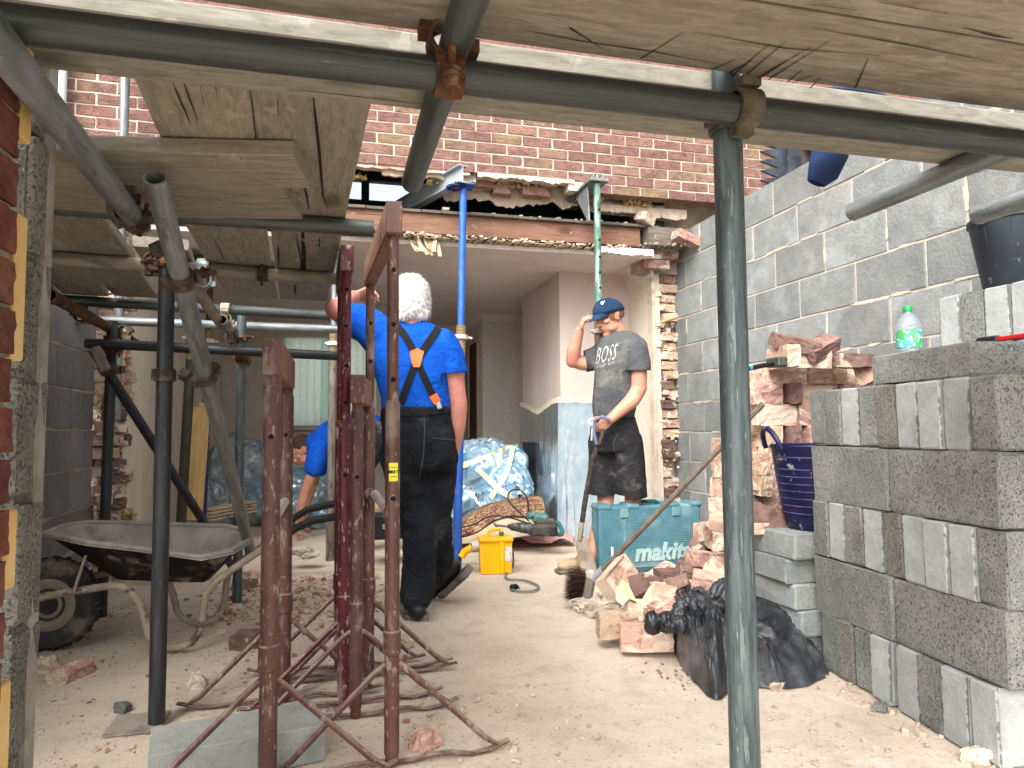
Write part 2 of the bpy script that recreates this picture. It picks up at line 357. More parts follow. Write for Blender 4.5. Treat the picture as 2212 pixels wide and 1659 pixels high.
# ------------------------------------------------------------------ brick pier at the left edge of the frame
pr = empty('brick_pier', (-.532, 1.2, 0), 'cut end of a cavity wall, red brick, yellow foam and grey block, at left edge', 'wall')
pm = []
for k in range(4):
    bm = bmesh.new(); bmesh.ops.create_cube(bm, size=1)
    for v in bm.verts: v.co = V((v.co.x*.215, v.co.y*.102, v.co.z*.065))
    bmesh.ops.subdivide_edges(bm, edges=bm.edges, cuts=5, use_grid_fill=True)
    for v in bm.verts:
        q = mnoise.noise(V((v.co.x*60+k*9, v.co.y*60, v.co.z*60)))+.6*mnoise.noise(V((v.co.x*150+k*9, v.co.y*150, v.co.z*150)))
        v.co += v.co.normalized()*.0035*q
    me = bpy.data.meshes.new('pier_brick'); bm.to_mesh(me); bm.free(); me.materials.append(M['brickred']); pm.append(me)
for k in range(34):
    link('brick', random.choice(pm), pr, (rr(-.004, .004)-.0475, -.051, .04+.075*k), (0, rr(-.02, .02), rr(-.02, .02)))
m = MB(); m.box2((-.155, -.1, 0), (.052, -.006, 2.6)); m.build('mortar', M['piermortar'], None).parent = pr
for a, b in ((.0, .56), (.7, .82), (1.05, 1.28), (1.4, 2.1)):
    m = MB(); m.bev((-.03, .03, (a+b)/2), (.17, .04, b-a), .003); m.build('foam_board', M['foamboard'], None).parent = pr
bm_ = [MB().bev((0, 0, 0), (.3, .1, .213), .008, None, .006).mesh('pier_block', M['roughblock']) for _ in range(3)]
for k in range(12):
    link('block', random.choice(bm_), pr, (-.152+rr(-.004, .004), .25, .04+.222*k), (0, 0, rr(-.03, .03)))
m = MB(); m.box2((-.3, .206, 0), (-.012, .296, 2.58)); m.build('mortar', M['roughblock'], None).parent = pr
m = MB(); m.bev((-.148, .28, 1.3), (.3, .042, 2.5), .004, None, .003); m.build('render_strip', M['piermortar'], None).parent = pr
# ------------------------------------------------------------------ the house
YF = 4.62
H = empty('brick_house', (.6, YF, 0), 'brown brick house with its rear wall knocked through above the work area', 'house')
def hp(name, mb, mt, smooth=False, parent=None):
    o = mb.build(name, mt, None, smooth); p = parent or H; o.parent = p; o.matrix_parent_inverse = p.matrix_basis.inverted() if p is H else Matrix.Identity(4)
    return o
fb = []
for k in range(5):
    bm = bmesh.new(); bmesh.ops.create_cube(bm, size=1)
    for v in bm.verts: v.co = V((v.co.x*.2125, v.co.y*.102, v.co.z*.0635))
    bmesh.ops.subdivide_edges(bm, edges=bm.edges, cuts=1, use_grid_fill=True)
    for v in bm.verts: v.co += V((rr(-.0015, .0015), rr(-.0025, .0025), rr(-.002, .002)))
    me = bpy.data.meshes.new('facade_brick'); bm.to_mesh(me); bm.free(); me.materials.append(M['facade']); fb.append(me)
PZ = .0757
for k in range(-1, 9):
    z0 = 2.706+PZ*k; off = .033 if k % 2 == 0 else .1455
    for i in range(-9, 16):
        xc = off+.225*i-.1125+.005
        if not -1.75 < xc < 3.5 or (k == -1 and not 1.72 < xc < 3.5): continue
        link('brick', random.choice(fb), H, (xc-H.location.x+rr(-.002, .002), .051+rr(-.002, .002), z0+.033), (0, rr(-.006, .006), rr(-.004, .004)))
m = MB(); m.box2((-1.8, YF+.007, 2.712), (3.6, YF+.1, 3.45)); m.box2((1.62, YF+.007, 2.638), (3.6, YF+.1, 2.712)); hp('mortar', m, M['mortarwarm'])
m = MB(); m.box2((-3.2, YF+.002, 3.45), (6, YF+.26, 5.6)); m.box2((-3.2, YF+.002, 0), (-1.84, YF+.2, 3.45)); m.box2((3.62, YF+.002, 0), (6, YF+.26, 3.45)); m.box2((-3.2, YF+.26, 5.55), (6, 9.2, 5.65)); hp('upper_wall', m, M['facade'])  # slab above the facade is out of view, added to block light
# broken inner leaf, plaster and insulation along the upper edge of the hole
def ragged(x0, x1, ztop, zb, y, th, n, seed, amp=.05):
    m = MB(); top = []; bot = []
    for i in range(n+1):
        x = x0+(x1-x0)*i/n; q = mnoise.noise(V((x*7, seed, 0)))*amp+mnoise.noise(V((x*23, seed, 5)))*amp*.45+rr(-.006, .006)
        bot.append((x, zb+q)); top.append((x, ztop))
    for i in range(n):
        (xa, za), (xb, zb_) = bot[i], bot[i+1]
        b = len(m.v); m.v += [(xa, y, ztop), (xb, y, ztop), (xb, y+rr(-.006, .006), zb_), (xa, y, za), (xa, y+th, ztop), (xb, y+th, ztop), (xb, y+th, zb_+.01), (xa, y+th, za+.01)]
        m.f += [(b, b+1, b+2, b+3), (b+4, b+7, b+6, b+5), (b+3, b+2, b+6, b+7)]
    return m
hp('plaster_edge', ragged(.75, 2.3, 2.74, 2.585, YF+.24, .03, 60, 2.2, .07), M['plaster'])
hp('plaster_edge', ragged(.3, .95, 2.72, 2.655, YF+.05, .05, 26, 5.1, .02), M['plaster'])
hp('plaster_edge', ragged(.95, 1.66, 2.712, 2.68, YF-.004, .1, 30, 8.1, .016), M['plaster'])
hp('plaster_edge', ragged(1.9, 2.62, 2.6, 2.535, YF+.13, .1, 34, 3.7, .03), M['plaster'])
hp('brick_ragged_course', ragged(-1.3, .9, 2.709, 2.685, YF+.01, .09, 40, 9.9, .012), M['brickdusty'])  # ragged strip of dusty brick under the lowest facade course
def chunk_mesh(name, d, mt, cut=.35, rough=.012, sub=3, seed=0):
    bm = bmesh.new(); bmesh.ops.create_cube(bm, size=1); bmesh.ops.subdivide_edges(bm, edges=bm.edges, cuts=sub, use_grid_fill=True)
    rn = random.Random(seed)
    for v in bm.verts: v.co = V((v.co.x*d[0], v.co.y*d[1], v.co.z*d[2]))
    if cut:
        n = V((rn.choice((-1, 1)), rn.uniform(-.6, .6), rn.uniform(-.6, .6))).normalized()
        p = n*d[0]*.5*(1-cut)
        r = bmesh.ops.bisect_plane(bm, geom=bm.verts[:]+bm.edges[:]+bm.faces[:], plane_co=p, plane_no=n, clear_outer=True)
        es = [e for e in r['geom_cut'] if isinstance(e, bmesh.types.BMEdge)]
        if es: bmesh.ops.edgeloop_fill(bm, edges=es)
        bmesh.ops.triangulate(bm, faces=[f for f in bm.faces if len(f.verts) > 4])
    for v in bm.verts:
        q = v.co*38+V((seed*3.1, 0, 0)); v.co += V((mnoise.noise(q), mnoise.noise(q+V((9, 0, 0))), mnoise.noise(q+V((0, 9, 0)))))*rough; q = q*3.1; v.co += V((mnoise.noise(q), mnoise.noise(q+V((9, 0, 0))), mnoise.noise(q+V((0, 9, 0)))))*rough*.35
    bmesh.ops.recalc_face_normals(bm, faces=bm.faces)
    me = bpy.data.meshes.new(name); bm.to_mesh(me); bm.free(); me.materials.append(mt); return me
inner = [chunk_mesh('inner_brick', (.215, .1, .068), M['brick'], 0, .004, 2, s) for s in range(3)]
half = [chunk_mesh('half_brick', (.215, .1, .068), M['brick'], c_, .008, 3, s) for s, c_ in ((11, .5), (12, .7), (13, .35), (14, .9), (15, .2))]
for i in range(3): link('brick', inner[i], H, (2.13+.225*i-.1-H.location.x, .17+.05, 2.60), (0, rr(-.02, .02), 0))
for x, z in ((1.2, 2.655), (1.42, 2.66), (1.0, 2.69), (1.75, 2.65)): link('brick', random.choice(half), H, (x-H.location.x, .18, z), (rr(-.1, .1), rr(-.05, .05), 0))
m = MB()
for (xa, xb, z, y) in ((.62, .85, 2.66, .1), (1.12, 1.45, 2.685, .13), (1.86, 1.95, 2.625, .12), (2.1, 2.32, 2.615, .12), (-.1, .2, 2.66, .12)):
    for q in range(26):
        chips(m, 3, lambda: rr(xa, xb), lambda: YF+y+rr(-.03, .03), lambda: z+rr(-.03, .015), .012, .045, .8)
o = hp('insulation', m, M['foam']); o['kind'] = 'stuff'
# floor edge: boards, rim joist, lath and plaster
m = MB(); m.box2((-1.3, YF+.16, 2.305), (2.24, YF+.21, 2.442)); hp('rim_joist', m, M['joist'])
m = MB(); m.box2((2.28, YF+.1, 2.305), (2.62, YF+.2, 2.445)); hp('timber_pad', m, M['darktimber'])
x = -1.3
fm = None
while x < 2.25:
    wd = rr(.13, .2); m = MB(); m.bev((x+wd/2, YF+.7+rr(-.012, .012), 2.454), (wd-.004, 1.14, .02), .002); hp('floorboard', m, M['darktimber']); x += wd
lm = [MB().bev((0, 0, 0), (.026, l_, .007), .0012, None, .001).mesh('lath', M['lath']) for l_ in (.16, .2, .13)]
x = -.2
while x < 2.1:
    link('lath', random.choice(lm), H, (x-H.location.x, .2+rr(-.03, .02), 2.268+rr(-.004, .004)), (rr(-.04, .06), rr(-.1, .1), rr(-.12, .12))); x += rr(.031, .04)
for k in range(9): link('lath', lm[1], H, (.52+.022*k-H.location.x, .14, 2.245-rr(0, .05)), (rr(.5, 1.2), rr(-.4, .4), rr(-.6, .6)))
m = MB(); m.box2((1.98, YF+.11, 2.215), (2.3, YF+.23, 2.265)); hp('plaster_patch', ragged(1.9, 2.32, 2.268, 2.222, YF+.1, .14, 20, 4.4, .02), M['white_plaster'])
# chips of plaster lying along the joist ledges
m = MB(); chips(m, 420, lambda: rr(0, 2.15), lambda: YF+rr(.1, .17), lambda: 2.276, .006, .05); chips(m, 260, lambda: rr(.75, 2.24), lambda: YF+rr(.14, .3), lambda: 2.466, .006, .055)
chips(m, 40, lambda: rr(2.2, 2.6), lambda: YF+rr(.02, .2), lambda: 2.3, .01, .05)
o = hp('plaster_chips', m, M['plaster']); o['kind'] = 'stuff'
# room: ceiling, walls, coving, chimney breast
M['ceil'] = mat('old_ceiling_paint', '#d2c6bf', '#dcd1ca', 3, bump=.15, bs=30, spots=[('#bfb0a7', 2.2, .55, .15, .5)])
def paper(name, a, b, pat):
    t = NT(name); vec = t.coords((1, 1, 1), False)
    c = t.ramp(t.noise(t.coords((1, 1, .35), False), 7, 6), [(.35, a), (.65, b)])
    v = t.N('TexVoronoi', feature='SMOOTH_F1'); v.inputs['Scale'].default_value = 9; t.L(t.coords((1, 1, .6), False), v.inputs['Vector'])
    d = t.noise(vec, 16, 3, 2.6); c = t.mix(t.mrange(d, .5, .56, 0, .4), c, pat)
    return t.done(c, t.bump(d, .2, .002), .85, 0, .15)
M['paper'] = paper('cream_wallpaper', '#c9bfae', '#d6ccbb', '#b9ad98')
M['paperdark'] = paper('patterned_wallpaper', '#c9bfb5', '#d3cac0', '#b5aa9e')
M['pinkwall'] = mat('pink_plaster_wall', '#c3b2a9', '#cdbdb4', 4, bump=.15, bs=25, spots=[('#bfa898', 3, .55, .12, .5)], st=(1, 1, .4))
ZC = 2.235
m = MB(); m.box2((-1.4, YF+.22, ZC), (2.44, 8.9, ZC+.03)); hp('ceiling', m, M['ceil'])
m = MB(); m.box2((2.43, 5.0, 0), (2.5, 8.9, ZC)); hp('room_wall', m, M['paper'])
m = MB(); m.box2((-1.36, 4.78, 0), (-1.27, 8.9, ZC)); hp('room_wall', m, M['paper'])
m = MB(); m.box2((-1.4, 8.67, 0), (-.62, 8.75, ZC)); m.box2((.48, 8.67, 0), (1.7, 8.75, ZC)); m.box2((-.62, 8.67, 0), (.48, 8.75, .96)); m.box2((-.62, 8.67, 2.07), (.48, 8.75, ZC)); hp('room_wall', m, M['paperdark'])
m = MB(); m.box2((1.62, 7.64, 0), (2.44, 7.72, ZC)); m.box2((1.62, 7.72, 0), (1.7, 7.9, ZC)); m.box2((1.62, 8.5, 0), (1.7, 8.67, ZC)); m.box2((1.62, 7.9, 1.98), (1.7, 8.5, ZC)); hp('room_wall', m, M['paperdark'])
m = MB(); m.box2((1.81, 5.44, 0), (2.43, 6.62, ZC)); hp('chimney_breast', m, M['pinkwall'])
def cove(m, a, b, nrm, s=.09):
    a, b, nrm = V(a), V(b), V(nrm); R_ = []
    for p in (a, b):
        R_.append([p+nrm*(s*(1-math.cos(t))+.002)+V((0, 0, -s*(1-math.sin(t))-.003)) for t in [i*math.pi/2/5 for i in range(6)]]+[p+nrm*.002+V((0, 0, -.003))])
    m.rings([[R_[0][i] for i in range(7)], [R_[1][i] for i in range(7)]])
for a_ in (((2.43, 4.95, ZC), (2.43, 5.44, ZC), (-1, 0, 0), .13), ((1.62, 7.64, ZC), (2.43, 7.64, ZC), (0, -1, 0)), ((1.62, 7.6, ZC), (1.62, 8.67, ZC), (-1, 0, 0)), ((-1.27, 8.67, ZC), (1.62, 8.67, ZC), (0, -1, 0)), ((-1.27, 4.9, ZC), (-1.27, 8.67, ZC), (1, 0, 0))): m = MB(); cove(m, *a_); hp('coving', m, M['ceil'], True)

m = MB(); m.box2((1.5, 8.52, .0), (1.56, 8.66, 2)); m.box2((1.63, 7.93, 0), (1.66, 8.48, 1.96)); hp('door', m, mat('brown_door', '#3f2a20', '#54382a', 6, (8, 8, 1)))
m = MB(); m.box2((1.605, 7.86, 0), (1.618, 7.92, 2.02)); m.box2((1.605, 8.48, 0), (1.618, 8.54, 2.02)); m.box2((1.604, 7.86, 1.97), (1.618, 8.54, 2.03)); hp('door_frame', m, mat('cream_gloss', '#b5a48c', '#c0b199', 4, rough=.4))
m = MB(); m.bev((1.59, 8.3, 2.09), (.04, .07, .09), .01); hp('alarm_box', m, mat('cream_plastic', '#c6b999', rough=.5))
# window with a vertical blind
M['frame'] = mat('white_window_frame', '#b9b7b0', '#c6c4bd', 4, rough=.4, bump=0)
m = MB()
for a, b in (((-.62, 8.68, .96), (-.58, 8.74, 2.07)), ((.44, 8.68, .96), (.48, 8.74, 2.07)), ((-.58, 8.68, .96), (.44, 8.74, 1.0)), ((-.58, 8.68, 2.03), (.44, 8.74, 2.07)), ((-.09, 8.685, 1.0), (-.05, 8.735, 2.03))): m.box2(a, b)
wf = hp('window', m, M['frame'])
def glass_mat(name, tint=(.9, .97, 1), mixf=.12):
    t = NT(name); tr = t.N('BsdfTransparent'); tr.inputs[0].default_value = (*tint, 1); gl = t.N('BsdfGlossy'); gl.inputs['Roughness'].default_value = .03
    mx = t.N('MixShader'); mx.inputs[0].default_value = mixf; t.L(tr.outputs[0], mx.inputs[1]); t.L(gl.outputs[0], mx.inputs[2]); t.L(mx.outputs[0], t.out.inputs[0]); return t.m
M['glass'] = glass_mat('window_glass')
m = MB(); m.box2((-.58, 8.708, 1.0), (.44, 8.712, 2.03)); hp('pane', m, M['glass'], False, wf)
m = MB(); m.box2((-.68, 8.58, .93), (.54, 8.68, .96)); hp('sill', m, M['frame'], False, wf)
def blind_mat():
    t = NT('blind_fabric'); vec = t.coords((1, 1, 1), True)
    c = t.ramp(t.oi.outputs['Random'], [(0, '#eef0e8'), (.55, '#f4f5ee'), (1, '#dcebe4')])
    c = t.mix(t.mrange(t.noise(vec, 60, 2), .58, .64, 0, .35), c, '#9fbfae')
    d = t.N('BsdfDiffuse'); t.L(c, d.inputs[0]); tl = t.N('BsdfTranslucent'); t.L(c, tl.inputs[0]); mx = t.N('MixShader'); mx.inputs[0].default_value = .8
    t.L(d.outputs[0], mx.inputs[1]); t.L(tl.outputs[0], mx.inputs[2]); tr = t.N('BsdfTransparent'); t.L(c, tr.inputs[0]); m3 = t.N('MixShader'); m3.inputs[0].default_value = .3; t.L(mx.outputs[0], m3.inputs[1]); t.L(tr.outputs[0], m3.inputs[2]); t.L(m3.outputs[0], t.out.inputs[0]); return t.m
M['blind'] = blind_mat()
bl = empty('vertical_blind', (-.07, 8.6, .97), 'pale green vertical blind hanging in the far room window', 'blind')
bs_ = MB(); bs_.box((0, 0, .53), (.088, .0016, 1.04)); bsm = bs_.mesh('blind_slat', M['blind'])
for k in range(14): link('slat', bsm, bl, (-.53+.081*k, -.03, 0), (0, 0, .32 if k % 2 else .22))
m = MB(); m.box2((-.6, -.045, 1.06), (.6, -.01, 1.1)); m.build('headrail', M['frame']).parent = bl
# first floor room seen through the hole: walls, ceiling, window
M['teal'] = mat('teal_room_paint', '#3c4f52', '#4a5e60', 3, bump=.1)
m = MB(); m.box2((-1.4, 6.9, 2.465), (-.2, 7.0, 5)); m.box2((.95, 6.9, 2.465), (2.44, 7.0, 5)); m.box2((-.2, 6.9, 2.465), (.95, 7.0, 3.15)); m.box2((-.2, 6.9, 3.56), (.95, 7.0, 5))
m.box2((2.43, YF+.27, 2.465), (2.5, 6.9, 5)); m.box2((-1.4, YF+.27, 2.465), (-1.33, 6.9, 5)); m.box2((-1.4, YF+.26, 4.9), (2.5, 7, 4.96)); m.box2((-1.4, 5.88, 2.444), (2.5, 7, 2.462))
hp('upstairs_wall', m, M['teal'])
m = MB()
for a, b in (((-.2, 6.88, 3.15), (-.14, 6.97, 3.56)), ((.85, 6.88, 3.15), (.95, 6.97, 3.56)), ((-.14, 6.88, 3.15), (.85, 6.97, 3.2)), ((-.14, 6.88, 3.4), (.85, 6.97, 3.56)), ((.245, 6.88, 3.2), (.32, 6.965, 3.4))): m.box2(a, b)
wf2 = hp('window', m, M['teal'])
m = MB(); m.box2((-.14, 6.943, 3.2), (.85, 6.947, 3.4)); hp('pane', m, M['glass'], False, wf2)
# toothed jambs where the old wall was cut
jb = [chunk_mesh('half_brick', (.2, .1, .066), M[mt_], c_, .011, 3, 50+i) for i, (c_, mt_) in enumerate(((.5, 'brickdusty'), (.7, 'brick'), (.35, 'brickdusty'), (.9, 'brickdark'), (.2, 'brickcream')))]
def jamb(x0, dx, y0, z0, z1, seed, mt):
    random.seed(seed); z = z0
    while z < z1:
        k = 0
        for yy in (0, .11):
            b = random.choice(half+inner[:1]); b = random.choice(jb); link('brick', b, H, (x0+dx*rr(-.02, .035)-H.location.x, y0+yy-YF+rr(-.02, .02), z+.036), (rr(-.06, .06), rr(-.06, .06), rr(-.15, .15)+(math.pi if dx < 0 else 0)))
        z += .077
    m = MB()
    chips(m, 700, lambda: x0+dx*rr(-.06, .11), lambda: y0+rr(-.06, .15), lambda: rr(z0, z1), .02, .11, .8)
    o = hp('broken_mortar', m, M['plaster']); o['kind'] = 'stuff'
jamb(2.585, -1, 5.06, 0, 2.3, 5, M['brick'])
jamb(-1.36, 1, 4.72, 0, 2.2, 6, M['brick'])
m = MB(); m.box2((2.52, 5.1, 0), (2.85, 5.3, 2.3)); m.box2((2.3, 4.98, 2.15), (3.6, 5.1, 3.5)); hp('wall_core', m, M['mortardusty']); m = MB(); m.box2((-1.5, 4.76, 0), (-1.36, 4.9, 2.3)); hp('wall_core', m, M['mortardusty'])
m = MB(); m.box2((2.425, 4.98, 0), (2.45, 5.06, 2.2)); hp('plaster_edge', m, M['plaster'])
m = MB()
chips(m, 160, lambda: rr(-1.34, -1.18), lambda: rr(4.62, 4.8), lambda: .28+rr(-.1, .16), .015, .07, .8)
chips(m, 60, lambda: 2.5+rr(-.03, .05), lambda: 5.02, lambda: rr(.35, .85), .01, .04, .8)
o = hp('insulation', m, M['foam']); o['kind'] = 'stuff'
# reddish bricks left standing above the right jamb
for z, xs in ((2.2, (2.42,)), (2.275, (2.5,))):
    for x in xs: link('brick', random.choice(inner), H, (x-H.location.x, .3, z), (0, rr(-.03, .03), rr(-.05, .05)))
link('brick', half[1], H, (2.3-H.location.x, .14, 2.49), (.2, .3, .5)); link('brick', half[0], H, (2.56-H.location.x, .03, 2.345), (0, .25, .2))
# white downpipe-like strip and grey pole on the facade at far left
m = MB(); m.tube([(-1.6, YF-.06, 2.2), (-1.6, YF-.06, 4)], .034); tag(m.build('downpipe', mat('white_pvc', '#d9e2e6', rough=.35, bump=0), None, True), 'white plastic downpipe on the brick house wall at far left', 'downpipe')
# stepped lead flashing and tiled slope of the house next door
fl = empty('lead_flashing', (3.4, YF, 2.7), 'dark saw-toothed lead flashing stepped up the brick house wall', 'flashing')
M['lead'] = mat('lead_sheet', '#2f343c', '#474d56', 9, rough=.45, metal=.3, bump=.3, bs=30, spots=[('#8a8f96', 14, .66, .06, .5)])
lm_ = MB(); pts = [(-.24, .03), (0, .078), (0, -.035)]
lm_.rings([[V((x, -.012, z)) for x, z in pts], [V((x, -.002, z)) for x, z in pts]]); lme = lm_.mesh('lead_tooth', M['lead'])
for k in range(9): link('tooth', lme, fl, (.02, 0, -.12+.0757*k*1.0), None)
m = MB(); m.box2((0, -.05, -.3), (.12, -.001, .65)); m.build('apron', M['lead']).parent = fl
rt = empty('tiled_roof', (3.5, YF-.3, 2.6), 'dark tiled roof slope of the neighbouring house behind the block wall', 'roof')
M['tile'] = mat('dark_roof_tile', '#4a4240', '#5d5350', 9, bump=.4, bs=40, rv=.15)
tm = MB().bev((0, 0, 0), (.26, .3, .022), .003).mesh('tile', M['tile'])
for i in range(4):
    for k in range(6): link('tile', tm, rt, (.18+.265*i, -.35+.13*k-.02, -.12+.15*k), (math.radians(40), 0, 0))
m = MB(); m.box2((.02, .3, -.6), (1.1, .32, .75)); m.build('backing', M['tile']).parent = rt
# ------------------------------------------------------------------ scaffold
RT = .0252
TG = 'scaffold tubes'
def stube(p, q, mt, label, r=RT, seg=24, group=TG, wall=.005):
    p, q = V(p), V(q); L = (q-p).length; m = MB()
    ri = r-wall; prof = [(ri, .12), (ri, 0), (r, 0), (r, L), (ri, L), (ri, L-.12)]
    m.lathe(prof, seg, cap0=True, cap1=True)
    me = m.mesh('scaffold_tube', mt, True); o = link('scaffold_tube', me)
    o.matrix_world = Matrix.Translation(p) @ frame(q-p).to_4x4()
    return tag(o, label, 'scaffold tube', group)
def ext(a, b, t0, t1): a, b = V(a), V(b); return a+(b-a)*t0, a+(b-a)*t1
ZL, ZT = 1.475, 1.527
a, b = ext(gz(0, 48, ZL), gz(2212, 312, ZL), -.25, 1.15)
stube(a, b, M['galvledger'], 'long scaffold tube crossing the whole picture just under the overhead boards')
LDIR = (b-a).normalized()
SR = gy(1570, 233, 1.068)
stube((SR.x, SR.y, 0), (SR.x, SR.y, 1.66), M['galvgreen'], 'upright greenish scaffold tube nearest the block stack')
S1 = gz(338, 1566, 0)
stube((S1.x, S1.y, .008), (S1.x, S1.y, 1.56), M['tubedark'], 'upright black scaffold tube in front of the wheelbarrow')
def ytube(x, y, z, l0, mt, lab, dx=0., l1=0., dz=0.):
    e = gz(x, y, z); return stube((e.x-dx, e.y-l0, z+dz), (e.x, e.y+l1, z), mt, lab), e
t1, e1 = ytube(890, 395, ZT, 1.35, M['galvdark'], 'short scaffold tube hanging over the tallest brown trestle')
t2, e2 = ytube(1842, 458, ZT, 1.0, M['galv'], 'scaffold tube poking out below the blue garment')
t3, e3 = ytube(2110, 466, ZT, 1.0, M['galv'], 'bright scaffold tube in front of the black bucket')
e4 = gd(304, 490, 1.86); stube(gd(-160, -110, .70), e4, M['galv'], 'grey scaffold tube slanting across in front of the brick pier')
# raker with an open top
stube(gd(335, 384, 1.55), gd(541, 1191, 3.35), M['galv'], 'long leaning scaffold tube with open top end, clamped to the black upright', RT*1.0)
# cross tubes below the left boards
ZA = 1.56
def xtube(xl, yl, xr, yr, z, t0, mt, lab, t1=1.): a, b = ext(gz(xl, yl, z), gz(xr, yr, z), t0, t1); return stube(a, b, mt, lab), a, b
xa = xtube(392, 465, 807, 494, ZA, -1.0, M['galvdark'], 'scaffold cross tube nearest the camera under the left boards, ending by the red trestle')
xb = xtube(343, 574, 728, 602, ZA, -.9, M['tubedusty'], 'second scaffold cross tube under the left boards, with pale dusty end')
xc = xtube(343, 660, 712, 682, ZA, -.9, M['galvdark'], 'third scaffold cross tube under the left boards')
xd = xtube(343, 697, 742, 712, ZA, -.6, M['galv'], 'scaffold cross tube nearest the house under the left boards')
e_a, e_b = gd(185, 741, 3.42), gd(732, 769, 3.75)
stube(e_a, e_b, M['tubedark'], 'dark horizontal scaffold rail crossing in front of the vertical blind')
S2 = gd(225, 1126, 3.55); S2t = gd(243, 700, 3.55)
stube((S2.x, S2.y, 0), (S2t.x, S2t.y, 1.5), M['tubedark'], 'black scaffold upright beside the left broken brick jamb')
S3 = gd(519, 900, 3.85)
stube((S3.x, S3.y, 0), (S3.x, S3.y, 1.62), M['galvgreen'], 'thin-looking pale green scaffold upright left of the blind')
p_, q_ = gd(203, 757, 3.42), gd(448, 1140, 4.25)
stube(p_, q_+(q_-p_)*.42, M['tubedark'], 'dark diagonal scaffold brace crossing the left block wall')
stube(gd(205, 752, 3.36), gd(228, 800, 3.36), M['tubedusty'], 'short dusty tube sleeve clamped at the head of the diagonal brace')
stube(gz(108, 637, 1.47), gz(302, 746, 1.47), M['rust'], 'rusty brown scaffold tube running back along the left block wall')
stube(gz(400, 588, 1.5), gz(477, 700, 1.5), M['tubedusty'], 'pale dusty scaffold tube behind the leaning tube')
stube(gz(480, 690, 1.49), gz(513, 738, 1.49), M['tubedusty'], 'short pale scaffold tube end beside the thin green upright')
stube((gy(272, 200, 4.5).x, 4.48, 1.0), (gy(272, 200, 4.5).x, 4.48, 4), M['galv'], 'grey upright scaffold tube against the house bricks at upper left')
# couplers
def coupler(c, ax1, off, ax2, label, mt=None, bolt=None, scale=1.):
    "two bands, a saddle between, an eye bolt with a nut. ax1 through c, the second tube at c+off"
    mt = mt or M['clamp']; R1 = frame(ax1, off); o = wempty('scaffold_coupler', c, label, 'scaffold coupler', 'scaffold couplers')
    c = V(c); off = V(off); d = off.normalized(); R2 = frame(ax2, -off)
    for R_, cc, nm in ((R1, c, 'band'), (R2, c+off, 'band')):
        m = MB(); r0, r1, h = RT+.0008, RT+.0075, .021
        n = 20; rings = []
        for r_, z in ((r0, -h), (r1, -h), (r1+.001, 0), (r1, h), (r0, h)): rings.append([cc+R_ @ V((r_*math.cos(2*math.pi*k/n), r_*math.sin(2*math.pi*k/n), z)) for k in range(n)])
        m.rings(rings, False, False)
        sd_ = R_ @ V((-1, 0, 0)) if nm else None
        for s in (-1, 1): m.box(cc+R_ @ V((-.012*s-.004, s*(RT+.012), 0)), (.02, .016, .034), R_)
        m.build(nm, mt, o, True)
    m = MB(); m.box(c+off*.5, (.03, .03, .03), R1); m.build('saddle', mt, o)
    bd = V(bolt).normalized() if bolt is not None else (R1 @ V((-1, 0, 0)))
    side = R1 @ V((0, 1, 0)); bo = c+side*(RT+.013)
    m = MB(); m.tube([bo-bd*.03, bo+bd*.058], .006, 8); m.build('bolt', M['rust'], o, True)
    m = MB(); F = frame(bd); m.lathe([(.0125, .026), (.0125, .040)], 6, bo, F); m.lathe([(.016, .022), (.016, .026)], 14, bo, F); m.build('nut', M['rust'], o)
    return o
def cp(c, ax1, off, ax2, label, **k): return coupler(c, ax1, off, ax2, label, **k)
Y_, X_, Z_ = V((0, 1, 0)), V((1, 0, 0)), V((0, 0, 1))
def on_ledger(x, z=ZL): t = (x-a.x)/(b.x-a.x); return a+(b-a)*t
L0 = on_ledger(e1.x)
la_, lb_ = ext(gz(0, 48, ZL), gz(2212, 312, ZL), 0, 1)
def lp(x): t = (x-la_.x)/(lb_.x-la_.x); return la_+(lb_-la_)*t
q = lp(e1.x-.012)
cp(q, LDIR, V((0, 0, .052)), Y_, 'rusty coupler hanging under the long tube with its bolt pointing down', mt=M['rust'], bolt=(0.0, -.15, -1))
q = lp(SR.x); cp(V((SR.x, SR.y, q.z+.005)), Z_, V((0, q.y-SR.y, 0)), LDIR, 'big curved coupler holding the long tube to the greenish upright', bolt=(.5, -1, .3))
cp(e4-V((0, .12, 0)), Y_, V((0.0, .0, .045)), X_, 'coupler with a hanging bolt near the end of the grey tube beside the pier', bolt=(-.2, 0, -1))
cp(V((S1.x, S1.y, 1.5)), Z_, V((-.045, .02, 0)), Y_, 'rusty coupler at the top of the black upright', mt=M['rust'], bolt=(-1, -.2, -.3))
rk0, rk1 = gd(335, 384, 1.55), gd(541, 1191, 3.35); RK = (rk1-rk0).normalized()
tq = (gd(405, 706, 2.25)-rk0).dot(RK); cq = rk0+RK*tq
cp(cq, RK, V((S1.x, S1.y, cq.z+.01))-cq, Z_, 'swivel coupler joining the leaning tube to the black upright', bolt=(.3, -1, -.1))
tq = .25; cq = rk0+RK*.33
cp(cq, RK, (e4+V((0, -.06, 0)))-cq if ((e4+V((0, -.06, 0)))-cq).length < .2 else V((-.05, 0, .02)), Y_, 'coupler with a bolt sticking out right of the leaning tube', bolt=(1, -.2, 0))
for e_, ofs, lb in ((V((S2t.x, S2t.y, 1.37)), V((0, -.052, 0)), 'coupler at the left end of the dark horizontal rail'), (V((S3.x, S3.y, gd(553, 760, 3.62).z)), V((0, -.052, 0)), 'rusty coupler holding the dark rail to the thin green upright')):
    cp(e_, Z_, ofs, X_, lb, mt=M['rust'], bolt=(0, -.3, -1))
